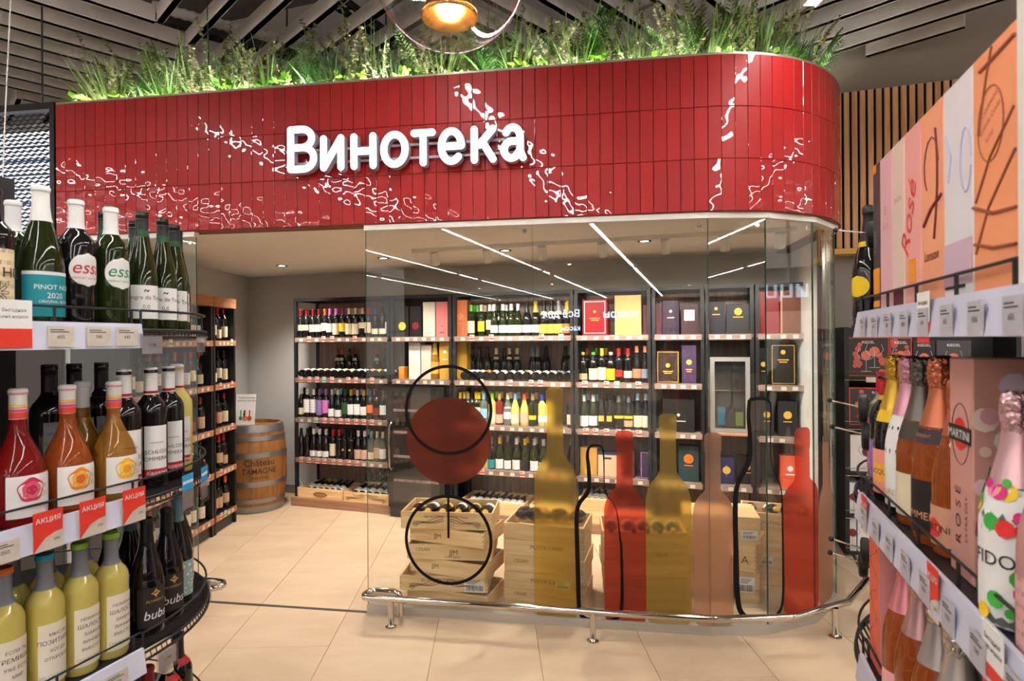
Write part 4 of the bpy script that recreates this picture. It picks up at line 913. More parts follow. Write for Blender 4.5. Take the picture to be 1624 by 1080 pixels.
put_row(xs, [(BU, 'ggreen', 'white', 'white', (.02, .115)), (BU, 'ggreen', 'white', 'white', (.03, .115)), (HO, 'gdark', 'black', 'gold', (.07, .12), {'half': .7}), (HO, 'gdark', 'black', 'gold', (.07, .12), {'half': .7}), (BU, 'gdark', 'grey', 'yellow', (.10, .125)), (BU, 'gdark', 'grey', 'yellow', (.10, .125), {'lab2': ('tan', .03, .085)}), (HO, 'gdark', 'light blue', 'cream', (.03, .13)), (HO, 'gdark', 'light blue', 'cream', (.03, .13))], 2, 'below the copper caps', G4)
put_row([931, 946, 961, 974, 990, 1003, 1020, 1030-3], [(BU, 'gdark', c, None, l1) for c in ('light blue', 'light blue', 'black', 'black', 'grey', 'grey', 'red', 'light blue')], 2, 'below copper caps, rear', G4, q=.17)
# ---- gift boxes on the wall shelves
def wallbox(px0, px1, z, h, col, label, q=.05, d=.11, deco=None, name='gift_box'):
    p0, p1 = wp(px0, QF+q), wp(px1, QF+q); W_ = p1-p0
    o = obj(name, MB().bbox(0, W_, 0, d, 0, h, .002).mesh(name, M['carton']), None, R2W(p0, QF+q, z+.0003), -RA, cc(col))
    if deco: deco(o, W_, h)
    tag(o, label, 'gift box', 'gift boxes on the back wall shelves'); return o
def crest(col='gold', y=.6, sz=.25, lines=2):
    def f(o, W_, h):
        m = MB(); r_ = W_*sz*.5
        m.lathe([(0, .0008), (r_*.95, .0008), (r_, 0)], 10, T(W_/2, 0, h*y) @ Matrix.Rotation(pi/2, 4, 'X'))
        m.build('emblem', solid(col+'_emblem', *CC[col]), o)
        for i in range(lines): MB().box(W_*(.28+.06*i), W_*(.72-.06*i), -.0008, 0, h*(y-.2-.055*i), h*(y-.2-.055*i)+.008).build('print_line', solid(col+'_emblem', *CC[col]), o)
    return f
def border(col='gold', inset=.06, th=.006, nxt=None):
    def f(o, W_, h):
        a, b, c_, d_ = W_*inset, W_*(1-inset), W_*inset, h-W_*inset
        MB().box(a, b, -.001, 0, c_, c_+th).box(a, b, -.001, 0, d_-th, d_).box(a, a+th, -.001, 0, c_, d_).box(b-th, b, -.001, 0, c_, d_).build('border', solid(col+'_emblem', *CC[col]), o)
        if nxt: nxt(o, W_, h)
    return f
S_ = SH
wallbox(628, 648, S_[0], .30, (34, 32, 26), 'dark olive gift box with gold shield beside the grey carton', deco=crest('gold', .35, .6, 0))
wallbox(650, 668, S_[0], .30, (30, 26, 28), 'black gift box with pink shield on the dark bay top shelf', deco=crest('dark red', .35, .6, 0))
wallbox(671, 690, S_[0], .335, (200, 186, 168), 'tall beige gift box beside the rose gift box', deco=crest('tan', .3, .12, 1))
wallbox(692, 710, S_[0], .335, (200, 112, 106), 'tall rose pink gift box above the gold carton', deco=crest('dark red', .3, .12, 1))
wallbox(632, 640, S_[1], .12, (236, 140, 30), 'small orange carton on the dark bay second shelf', d=.09)
wallbox(648, 666, S_[1], .36, (216, 204, 194), 'tall white embossed gift box above the maroon disc', deco=crest('cream', .4, .7, 0))
wallbox(667.5, 683, S_[1], .335, (206, 186, 170), 'plain beige gift box beside the amber gift bottle', d=.1)
wallbox(696.5, 714, S_[1], .37, (190, 142, 50), 'gold gift box with white crest beside the dark bay post', deco=crest('white', .72, .28, 1))
wallbox(720, 741, S_[0], .345, (188, 104, 66), 'copper gift box with ring emblem at the wide bay post', deco=crest('copper', .55, .5, 1))
wallbox(721, 740, S_[1], .36, (196, 150, 56), 'gold gift box with three dark windows in the wide bay', q=.16, deco=None)
o = bottle(R2W(wp(690, QF+.09), QF+.09, S_[1]+.0003), 0, 'champagne', 'gorange', 'gold', 'gold', (.05, .15), scale=1.12); tag(o, 'amber gift bottle in orange wrap between beige and gold boxes', 'bottle')
wallbox(924, 963, S_[0], .315, (160, 26, 34), 'large red gift box with white border and gold print', deco=border('white', .07, .006, crest('gold', .66, .12, 2)))
wallbox(975, 1017, S_[0], .345, (206, 172, 104), 'large plain gold gift box beside the red gift box')
wallbox(1020, 1031, S_[0], .26, (104, 52, 56), 'ribbed maroon gift box at the bay post', q=.1)
wallbox(1036, 1050, S_[0], .27, (100, 50, 58), 'ribbed wine-red gift box beside the purple gift box', q=.1)
wallbox(1051, 1077, S_[0], .29, (48, 34, 50), 'dark purple gift box with white crest on top shelf', deco=crest('white', .68, .18, 1))
wallbox(1080, 1115, S_[0], .26, (70, 48, 52), 'dark brown gift box with a white square card', q=.09, deco=lambda o, W_, h: MB().box(W_*.15, W_*.62, -.001, 0, h*.45, h*.8).build('card', M['white'], o))
wallbox(1041, 1077, S_[1], .275, (58, 40, 34), 'brown gift box with thin gold border and gold print', deco=border('gold', .04, .004, crest('gold', .55, .2, 2)))
wallbox(1081, 1104, S_[1], .325, (70, 52, 80), 'purple cellophane gift box with gold heart print', deco=crest('gold', .55, .4, 2))
wallbox(1050, 1101, S_[2], .28, (36, 35, 34), 'large black gift box with small white crest above gold film', deco=crest('white', .52, .1, 1))
wallbox(919, 945.5, S_[3], .245, (196, 146, 72), 'plain gold gift box inside the black bottle outline', deco=crest('gold', .12, .5, 0))
wallbox(947, 982, S_[3], .21, (212, 176, 142), 'beige gift box with a dark blue lid band', deco=lambda o, W_, h: (MB().bbox(-.002, W_+.002, -.002, .112, h-.02, h+.002, .001).build('lid', solid('navy_emblem', 34, 40, 80), o), MB().box(W_*.3, W_*.62, -.001, 0, h*.72, h*.8).build('name_plate', solid('navy_emblem', 34, 40, 80), o)))
wallbox(985, 1005, S_[3], .235, (70, 40, 34), 'brown patterned gift box behind the red bottle film')
wallbox(1014, 1030, S_[3], .235, (54, 44, 74), 'violet patterned gift box beside the brown patterned box', deco=border('pink', .08, .004))
wallbox(1075, 1107, S_[3], .30, (46, 66, 68), 'slate green gift box with orange shield emblem', deco=crest('orange', .64, .5, 1))
wallbox(1122, 1150, S_[0], .265, (44, 42, 50), 'dark navy gift box with a gold oval on the cooler bay', deco=crest('gold', .8, .2, 1))
wallbox(1152, 1190, S_[0], .245, (52, 50, 54), 'charcoal gift box with pale gold oval plate', deco=crest('gold', .75, .34, 1))
wallbox(1200, 1236, S_[0], .345, (130, 32, 34), 'tall dark red gift box with copper edge near the end post', deco=lambda o, W_, h: MB().box(0, W_*.1, -.001, .0, 0, h).build('copper_edge', solid('copper_emblem', *CC['copper']), o))
wallbox(1238, 1270, S_[0], .345, (110, 60, 36), 'tall brown gift box with copper edge near the end post', deco=lambda o, W_, h: MB().box(0, W_*.1, -.001, .0, 0, h).build('copper_edge', solid('copper_emblem', *CC['copper']), o))
wallbox(1203, 1218, S_[1], .30, (24, 22, 22), 'slim black gift box with gold medallion', deco=crest('gold', .55, .6, 1))
wallbox(1222, 1262, S_[1], .33, (22, 24, 22), 'wide black gift box with gold antler crest', deco=border('gold', .05, .004, crest('gold', .8, .2, 2)))
wallbox(1204, 1227, S_[2], .285, (40, 40, 42), 'dark grey gift box with gold plate beside its twin', deco=crest('gold', .6, .5, 1))
wallbox(1233, 1264, S_[2], .285, (42, 42, 44), 'wider dark grey gift box with gold plate and small crest', deco=crest('gold', .6, .45, 1))
wallbox(1122, 1137, S_[3], .22, (36, 38, 88), 'narrow navy gift box with gold diamond behind peach film', deco=crest('gold', .55, .6, 0))
wallbox(1139, 1163, S_[3], .22, (34, 36, 84), 'wide navy gift box with gold diamond emblem', deco=border('gold', .5, .002, crest('gold', .52, .55, 0)))
wallbox(1166, 1205, S_[3], .23, (24, 24, 28), 'low black gift box inside the second bottle outline', q=.09, deco=crest('gold', .6, .2, 1))
wallbox(1236, 1268, S_[3], .26, (222, 84, 56), 'bright orange-red gift box beside the second red film', deco=crest('white', .6, .3, 1))
# ---- wine cooler (black, glass door, steel handle)
def cooler():
    p0, p1 = pw(619)+.032, pw(716)-.032; W_ = p1-p0; o = empty('wine_cooler', R2W(p0, QF-.11, 0), -RA); H_ = 1.26
    MB().box(0, W_, .03, .48, 0, H_).build('body', M['blackgloss'], o)
    d = MB().box(0, W_, 0, .03, .10, H_).build('door', M['blackgloss'], o)
    MB().box(.05, W_-.05, -.002, .0, .16, H_-.06).build('door_glass', pmat('smoked_glass', (.012, .010, .009), .03, coat=1.0, spec=.8), d)
    MB().tube([(.035, -.0, .46), (.035, -.035, .49), (.035, -.045, .62), (.035, -.047, .75), (.035, -.035, .88), (.035, 0, .91)], .009, 8).build('handle', M['steel'], d, smooth=40)
    for z in (.35, .58, .81, 1.02): 
        MB().box(.06, W_-.06, -.0035, -.002, z, z+.025).build('shelf_front', M['shelfwood'], d)
    MB().box(.01, W_-.01, .02, .06, .02, .10).build('kick_plate', M['kick'], o)
    tag(o, 'black wine cooler with smoked glass door and curved steel handle', 'wine cooler')
cooler()
def cooler2():
    p0, p1 = pw(1119)+.034, pw(1196)-.034; W_ = p1-p0; o = empty('spirits_cooler', R2W(p0, QF-.03, SH[2]+.02), -RA); H_ = zat(1150, 566, depth(R2W(p0, QF))) - SH[2] - .02
    fr = MB(); e = .035
    MB().box(0, W_, .04, .36, 0, H_).build('body', M['black'], o)
    MB().box(0, e, 0, .04, 0, H_).box(W_-e, W_, 0, .04, 0, H_).box(e, W_-e, 0, .04, H_-e, H_).box(e, W_-e, 0, .04, 0, e).build('steel_frame', M['alu'], o)
    MB().box(e, W_-e, .012, .018, e, H_-e).build('glass_door', M['glass'], o)
    MB().tube([(-.012, -.03, .05), (-.012, -.03, H_-.1)], .008, 8).build('handle', M['steel'], o, smooth=40)
    for i, (c_, h_) in enumerate(((( 20, 96, 120), .15), ((40, 40, 46), .14), ((96, 110, 60), .11))):
        obj('packet', MB().box(e+.02+i*.07, e+.08+i*.07, .025, .039, .06, .06+h_).mesh('packet', M['carton']), o, color=cc(c_))
    MB().box(e, W_-e, .02, .04, H_*.55, H_*.55+.01).build('rack', M['steel'], o)
    tag(o, 'small spirits cooler with brushed steel frame and glass door', 'cooler')
    tag(MB().bbox(.0, W_, -.02, .40, 0, .02, .003).build('cooler_shelf', M['oakedge'], None, R2W(p0, QF-.03, SH[2]), -RA), 'oak board under the small spirits cooler', 'shelf')
cooler2()
# ================================================================== INTERIOR LEFT SHELVES
XL = -2.62; GL = 'bottles on the side wall shelves'
LZ = [1.71, 1.32, .93, .55, .16]
def side_unit(y0, y1, label, x=XL):
    o = empty('shelving_unit', (x, y0, 0), pi/2); W_ = y1-y0; D_ = .40
    for xx in (0, W_-.03): MB().box(xx, xx+.03, -.004, D_, 0, 2.09).build('side_panel', M['black'], o)
    MB().box(.03, W_-.03, D_-.012, D_, .1, 2.09).build('back_panel', M['black'], o)
    MB().box(-.003, W_+.003, -.012, D_, 2.01, 2.10).build('header', M['oakedge'], o)
    for z in LZ:
        s_ = MB().box(.03, W_-.03, 0, D_-.012, z-.025, z).build('shelf', M['black'], o)
        MB().box(.01, W_-.01, -.014, -.004, z-.05, z).build('price_rail', M['oakedge'], s_)
        n_ = max(2, int(W_/.10))
        for i in range(n_):
            me = big['tagred'] if rnd.random() < (.5 if z < .6 else .12) else big['taggreen'] if rnd.random() < .06 else tag_me['tagwhite']
            obj('price_tag', me, s_, (.06 + (W_-.12)*(i+.5)/n_, -.0145, z-.025))
    MB().box(0, W_, .02, D_, 0, .11).build('kick_plate', M['kick'], o)
    tag(o, label, 'shelving'); return o
side_unit(4.12, 5.27, 'black side wall shelving with oak price rails by the doorway glass')
side_unit(5.285, 5.70, 'narrow black side wall shelving between doorway shelving and barrel')
rl = random.Random(5)
for (y0, y1, n_, nm_) in ((4.16, 5.23, 9, 'doorway side shelving'), (5.34, 5.66, 3, 'narrow side shelving')):
    for zi, z in enumerate(LZ):
        for i in range(n_):
            cap = rl.choice(['black', 'dark red', 'black', 'red', 'orange' if zi == 4 else 'black', 'dark red'])
            lab = rl.choice(['cream', 'white', 'cream', 'tan', 'dark red', 'cream'])
            kd = rl.choice([BO, BO, BU]); zz = rl.choice([(.03, .13), (.05, .14), (.02, .10)])
            o = bottle((XL - .06 - rl.uniform(0, .02), y0 + (y1-y0)*(i+.5)/n_, z+.0003), pi/2 - .45 + rl.uniform(-.2, .2), kd, 'gdark', cap, lab, zz, n=12)
            tag(o, 'dark bottle, %s cap, %s label, %s on %s of %s' % (cap, lab, ORD[i], ['top shelf', 'second shelf', 'third shelf', 'fourth shelf', 'bottom shelf'][zi], nm_), 'bottle', GL)
# ================================================================== BARREL
bx_, by_ = at(403, 700, 6.2).x, 6.2
def brad(z): t_ = (z-.435)/.435; return .316 - .043*t_*t_
barrel = empty('oak_barrel', (bx_, by_, 0), 0)
NSV = 26
sv = MB(); zz = [.0, .08, .2, .32, .435, .55, .67, .79, .87]; vs = []
for z in zz:
    for a in (-1, -.92, .92, 1):
        r_ = brad(z) - (.0015 if abs(a) == 1 else 0); th = a*pi/NSV; vs.append((r_*sin(th), -r_*cos(th), z))
    for a in (1, -1):
        r_ = brad(z) - .022; th = a*pi/NSV; vs.append((r_*sin(th), -r_*cos(th), z))
fs_ = []
for j in range(len(zz)-1):
    for i in range(6): fs_.append((j*6+i, j*6+(i+1) % 6, (j+1)*6+(i+1) % 6, (j+1)*6+i))
fs_.append((48, 49, 50, 51, 52, 53))
sv.add(vs, fs_); svm = sv.mesh('stave', M['barrel'])
for i in range(NSV): obj('stave', svm, barrel, (0, 0, 0), 2*pi*i/NSV)
MB().lathe([(0, .83), (.255, .83), (.262, .845)], 32).build('barrel_head', M['barrel'], barrel)
for a, b in ((.795, .868), (.715, .758), (.55, .60), (.265, .318), (.10, .142), (0.0, .068)):
    m_ = (a+b)/2
    MB().lathe([(brad(a)+.0005, a), (brad(a)+.0035, a), (brad(m_)+.0038, m_), (brad(b)+.0035, b), (brad(b)+.0005, b)], 48).build('hoop', M['hoop'], barrel, smooth=40)
def on_barrel(ang0, z0):
    def f(x, y):
        z = z0+y; r_ = brad(z)+.0012; th = ang0 + x/r_; return Vector((r_*sin(th), -r_*cos(th), z))
    return f
ab = atan2(-bx_, by_)*1.0 + .16
m_ = MB(); txt(m_, 'Château', .088, on_barrel(ab, .475), .004); txt(m_, 'TAMAGNE', .078, on_barrel(ab, .395), .002, width=.33); txt(m_, 'SINCE 1956', .032, on_barrel(ab, .345)); m_.build('branded_lettering', M['ink'], barrel)
tag(barrel, 'oak wine barrel with galvanised hoops and dark burnt lettering', 'barrel')
cd = empty('table_card', (at(388, 668, 6.02).x, 6.02, .868), -.05)
MB().box(-.10, .10, 0, .004, 0, .305, Matrix.Rotation(radians(-7), 4, 'X')).build('card', M['white'], cd)
mt = MB(); f_ = lambda z0, x0=0: (lambda x, y: Matrix.Rotation(radians(-7), 4, 'X') @ Vector((x0+x, -.001, z0+y)))
txt(mt, 'Только лучшие', .024, f_(.262, -.085), .002, 'LEFT'); txt(mt, 'напитки для вас', .024, f_(.232, -.085), .002, 'LEFT'); mt.build('lettering', M['ink'], cd)
for i, (x, c_, r_) in enumerate(((-.045, (50, 130, 90), .02), (.0, (224, 130, 50), .026), (.045, (200, 70, 40), .024), (-.01, (40, 60, 50), .012))):
    mm = MB(); mm.lathe([(0, 0), (r_, 0)], 14, Matrix.Rotation(radians(-7), 4, 'X') @ T(x, -.001-.0004*i, .065+.04*(i == 3)) @ Matrix.Rotation(pi/2, 4, 'X')); mm.box(x-.006, x+.006, -.0012-.0004*i, -.001, .07, .07+.075, Matrix.Rotation(radians(-7), 4, 'X'))
    obj('picture', mm.mesh('picture', M['paper']), cd, color=cc(c_))
MB().box(-.07, .07, -.03, .06, 0, .004).build('foot', M['alu'], cd)
tag(cd, 'white printed card with bottle pictures standing on the barrel', 'card')
so = empty('wall_socket', R2W(-4.33, QB-.032, .50), -RA)
MB().bbox(-.04, .04, -.012, 0, -.04, .04, .003).build('plate', M['white'], so); MB().lathe([(0, .035), (.02, .035), (.022, 0)], 14, T(0, -.012, 0) @ Matrix.Rotation(pi/2, 4, 'X')).build('plug', M['black'], so)
MB().tube([(0, -.045, 0), (-.01, -.06, -.03), (-.03, -.05, -.15), (-.02, -.04, -.3), (.05, -.04, -.42), (.14, -.04, -.46)], .004, 6).build('cable', M['white'], so)
tag(so, 'white wall socket with black plug and white cable beside the barrel', 'socket')
# ================================================================== CRATES
def crate(c, rz, W_, D_, H_, label, marks=None, sticker=None, lid=False, swirl=False, name='wine_crate'):
    """c: floor point of the middle of the front face"""
    o = empty(name, c, rz); t_ = .011
    fr = MB().bbox(-W_/2, W_/2, 0, t_, .001, H_, .0012).build('front_panel', M['pine'], o)
    MB().bbox(-W_/2, W_/2, D_-t_, D_, .001, H_, .0012).build('back_panel', M['pine'], o)
    for sg in (-1, 1): 
        sd_ = MB().bbox(sg*(W_/2)-(t_ if sg > 0 else 0), sg*(W_/2)+(t_ if sg < 0 else 0), t_, D_-t_, .001, H_, .0012).build('side_panel', M['pinein'], o)
    m = MB()
    for sg in (-1, 1):
        for k in range(int(H_/.014)):
            if k % 2: m.box(sg*(W_/2)-.0005*0-(.011 if sg > 0 else 0), sg*(W_/2)+(.011 if sg < 0 else 0), -.0006, .0, k*.014, k*.014+.012)
    m.build('finger_joint', M['brand'] if False else M['pinein'], fr)
    MB().box(-W_/2+t_, W_/2-t_, t_, D_-t_, .001, .009).build('base_board', M['pine'], o)
    if lid: MB().bbox(-W_/2, W_/2, 0, D_, H_, H_+.008, .001).build('lid', M['pine'], o)
    if marks:
        m = MB()
        for s_, size, x, z in marks: txt(m, s_, size, lambda a, b: Vector((x+a, -.0012, z+b)))
        m.build('branded_mark', M['brand'], fr)
    if swirl:
        m = MB()
        for sg in (-1, 1):
            for k, (amp, z0) in enumerate(((.026, .03), (.016, .022), (.010, .016))):
                pts = [Vector((sg*(.02+.2*u), -.0015, H_*.25 + z0*1.0 + amp*(1-u)*cos(u*2.2) - .012*u + .005*sin(u*9+k))) for u in [i/18 for i in range(19)]]
                m.tube(pts, .0017, 4)
        for sg in (-1, 1): m.tube([Vector((sg*(.205+.016*cos(a)), -.0015, H_*.3+.012*sin(a)-.004)) for a in [i*.5 for i in range(11)]], .0016, 4)
        txt(m, 'Ets. au Château Royal Bordeaux', .022, lambda a, b: Vector((a, -.0012, H_*.72+b - a*a*.35)))
        m.build('branded_scroll', M['brand'], fr)
    if sticker:
        x, z, w_, h_ = sticker; st_ = MB().box(x-w_/2, x+w_/2, -.0018, -.0005, z, z+h_).build('sticker', M['white'], fr)
        m = MB(); r_ = random.Random(int(x*999)); xx = x-w_*.42
        while xx < x+w_*.42: ww = r_.choice((.0012, .002, .003)); m.box(xx, xx+ww, -.0024, -.0017, z+h_*.1, z+h_*.5); xx += ww+r_.choice((.0015, .0025))
        for k in range(3): m.box(x-w_*.4, x+w_*(.1+.1*k), -.0024, -.0017, z+h_*(.62+.11*k), z+h_*(.66+.11*k))
        m.build('barcode_print', M['ink'], st_)
    tag(o, label, 'crate', 'wooden wine crates'); return o
def gpt(px, Y): return Vector((kx(px)*Y, Y, 0))
# first stack behind the rings
c1 = gpt(706, 3.86); h = .097
crate(c1 + Vector((.0, -.02, 0)), -.32, .56, .33, h, 'bottom pine crate of the stack behind the rings, turned askew')
crate(c1 + Vector((-.02, -.02, h)), -.10, .57, .33, h, 'second crate up behind the rings with white barcode sticker', swirl=True, sticker=(.2, .004, .13, .085))
crate(c1 + Vector((.0, -.01, 2*h)), -.36, .53, .33, h, 'third crate up behind the rings, corner turned forward', marks=[('JJM', .04, -.08, .04)])
crate(c1 + Vector((.015, .0, 3*h)), -.10, .55, .33, h, 'fourth crate up behind the rings, with small brown lettering', marks=[('CESARI', .03, -.17, .055), ('JJM', .045, .03, .035), ('CORTE GIARA', .016, .02, .015)])
crate(c1 + Vector((-.005, .01, 4*h)), -.37, .53, .33, h, 'fifth crate up behind the rings, turned askew under the full one', marks=[('JJM', .04, -.06, .035)])
top1 = crate(c1 + Vector((-.0, .0, 5*h)), -.11, .60, .34, .112, 'top crate behind the rings with scroll branding and gold-capped bottles', swirl=True)
for i in range(6):
    a = -.11; x = -.24 + i*.096; v = Vector((x, .05, 5*h+.012+.045)); wv = c1 + Matrix.Rotation(a, 3, 'Z') @ v
    o = bottle(wv + Matrix.Rotation(a, 3, 'Z') @ Vector((0, .265, .0)), 0, CH, 'gdark', 'gold', 'white' if i % 2 else 'gold', (.03, .10), n=14, scale=.88, rot=(Matrix.Rotation(a + rnd.uniform(-.06, .06), 4, 'Z') @ Matrix.Rotation(radians(84), 4, 'X') @ Matrix.Rotation(pi, 4, 'Z')).to_euler())
    tag(o, 'dark gold-capped bottle lying in the scroll crate, %s from the doorway side' % ORD[i], 'bottle', 'bottles in the scroll crate')
# second stack
c2 = gpt(860, 3.83)
mk = [[], [('POSTA CAPRI', .035, .02, .05)], [('CESARI', .03, -.15, .06)], [('POSTA CAPRI', .035, .02, .045)], [('CESARI', .028, -.15, .06)]]
nmz = ['bottom', 'second', 'third', 'fourth', 'top']
for i, lev in enumerate((4, 3, 2, 1, 0)):
    crate(c2 + Vector((rnd.uniform(-.006, .006), .005*i, i*.1025)), -.27 + (.02 if i % 2 else -.01), .525, .36, .1015, '%s pine crate of the stack behind the first gold film' % nmz[i], marks=mk[lev] or None, sticker=(.12, .02, .09, .045) if lev == 3 else None)
for i in range(4):
    a = -.27; wv = c2 + Matrix.Rotation(a, 3, 'Z') @ Vector((-.19 + i*.125, .32, .4675+.03))
    o = bottle(wv, 0, CH, 'gdark', 'black', 'peach' if i == 1 else 'black', (.03, .12), n=14, rot=(Matrix.Rotation(a+rnd.uniform(-.3, .3), 4, 'Z') @ Matrix.Rotation(radians(76), 4, 'X') @ Matrix.Rotation(pi, 4, 'Z')).to_euler())
    tag(o, 'dark bottle in the crate behind the first gold film, %s from the rings' % ORD[i], 'bottle', 'bottles in the gold film crate')
# third stack
c3 = gpt(1022, 3.80)
for i in range(5):
    crate(c3 + Vector((rnd.uniform(-.01, .01), .004*i, i*.096)), -.10 + (.06 if i == 2 else 0), .53, .34, .095, '%s pine crate of the stack behind red and gold films' % nmz[i], marks=[('VILLA', .035, .1, .04)] if i == 3 else None)
for i in range(5):
    wv = c3 + Matrix.Rotation(-.1, 3, 'Z') @ Vector((-.2 + i*.1, .28, .384+.055))
    o = bottle(wv, 0, BU, 'gdark', 'gold' if i == 4 else 'black', 'white', (.03, .10), n=14, rot=(Matrix.Rotation(-.1+rnd.uniform(-.1, .1), 4, 'Z') @ Matrix.Rotation(radians(80), 4, 'X') @ Matrix.Rotation(pi, 4, 'Z')).to_euler())
    tag(o, 'dark bottle in the crate behind red and gold films, %s from the rings' % ORD[i], 'bottle', 'bottles in the red film crate')
# fourth: slim upright boxes and big crates at the curve
c4 = gpt(1184, 3.88)
crate(c4, -.22, .135, .34, .19, 'bottom slim pine box with sticker beside the second outline', sticker=(-.01, .06, .10, .10), lid=True)
crate(c4 + Vector((-.02, .0, .1985)), -.55, .13, .34, .165, 'middle slim pine box turned askew beside the second outline', marks=[('A', .07, .0, .05)], lid=True)
crate(c4 + Vector((.01, .0, .372)), -.22, .135, .34, .165, 'top slim pine box with sticker beside the second outline', sticker=(.0, .03, .10, .055), lid=True)
c5 = gpt(1236, 4.10)
for i in range(4):
    crate(c5 + Vector((0, .0, i*.125)), -.30 - .05*(i % 2), .50, .30, .124, '%s pine crate of the stack behind the slim boxes' % ['bottom', 'second', 'third', 'top'][i], marks=[('CHATEAU PISSET', .03, -.02, .05)] if i == 3 else None, sticker=(-.1, .02, .10, .06) if i == 1 else None)
for i in range(4):
    wv = c5 + Matrix.Rotation(-.3, 3, 'Z') @ Vector((-.18+i*.12, .27, .5+.035-.08))
    o = bottle(wv, 0, BO, 'gdark', 'gold', 'white', (.03, .10), n=12, rot=(Matrix.Rotation(-.3+rnd.uniform(-.4, .4), 4, 'Z') @ Matrix.Rotation(radians(74), 4, 'X') @ Matrix.Rotation(pi, 4, 'Z')).to_euler())
    tag(o, 'dark bottle in the crate behind the slim boxes, %s from the peach film' % ORD[i], 'bottle', 'bottles in the curve crate')
c6 = gpt(1118, 4.0)
for i in range(4): crate(c6 + Vector((0, 0, i*.13)), -.25, .30, .30, .129, '%s pine crate of the stack behind the peach film' % ['bottom', 'second', 'third', 'top'][i], lid=(i == 3))
# crates along the back wall plinths
def backcrate(px0, px1, z, H_, label, q=-.035, D_=.34, nb=0, **k):
    p0, p1 = wp(px0, QF+q), wp(px1, QF+q); v = R2W((p0+p1)/2, QF+q, z); W_ = p1-p0
    crate(v, -RA, W_, D_, H_, label, **k)
    for i in range(nb):
        x = -W_/2 + .05 + (W_-.1)*(i+.5)/nb; wv = R2W((p0+p1)/2 + x, QF+q+.05, z + .012 + .044)
        o = bottle(wv, 0, BU, 'gdark', rnd.choice(['gold', 'black']), rnd.choice(['white', 'white', 'cream']), (.03, .11), n=12, rot=(Matrix.Rotation(-RA, 4, 'Z') @ Matrix.Rotation(radians(-78), 4, 'X')).to_euler())
        tag(o, 'dark bottle lying in the %s, %s along' % ('crate ' + label.split(' plinth ')[1], ORD[i]), 'bottle', 'bottles in the plinth crates')
backcrate(470, 541, .0905, .105, 'pine crate with brown plaque on the plinth beside the barrel', nb=6)
o = empty('crate_plaque', R2W(wp(506, QF-.036), QF-.0355, .135), -RA); MB().prism([(.085*cos(a)*(1 if abs(cos(a)) < .8 else .96), .026*sin(a)) for a in [2*pi*i/20 for i in range(20)]], 0, .003, Matrix.Rotation(pi/2, 4, 'X')).build('plate', M['barrel'], o); m_ = MB(); txt(m_, 'RIVELTON', .022, lambda a, b: Vector((a, -.0035, b-.008))); m_.build('lettering', M['pine'], o); tag(o, 'brown oval plaque on the pine crate beside the barrel', 'plaque')
backcrate(543, 614, .0905, .10, 'scroll-branded pine crate on the plinth beside the wine cooler', nb=5, swirl=True)
backcrate(728, 830, .0905, .12, 'wide pine crate on the plinth behind the maroon disc stem', nb=8)
backcrate(838, 906, .0905, .12, 'pine crate on the plinth behind the first gold film', nb=5)
backcrate(914, 962, .0905, .11, 'lower pine crate on the plinth inside the first outline', nb=0)
backcrate(916, 964, .2015, .11, 'upper pine crate on the plinth inside the first outline', nb=3)
backcrate(970, 1030, .0905, .13, 'pine crate on the plinth behind the red film', nb=4)
for i, px in enumerate((584, 593, 602, 610)):
    o = bottle(R2W(wp(px, QF+.33), QF+.33, .0905), -RA, BO, 'gdark', 'black', 'white', (.05, .13), n=12); tag(o, 'dark white-labelled bottle standing behind the scroll plinth crate, %s from barrel' % ORD[i], 'bottle', 'bottles behind plinth crates')
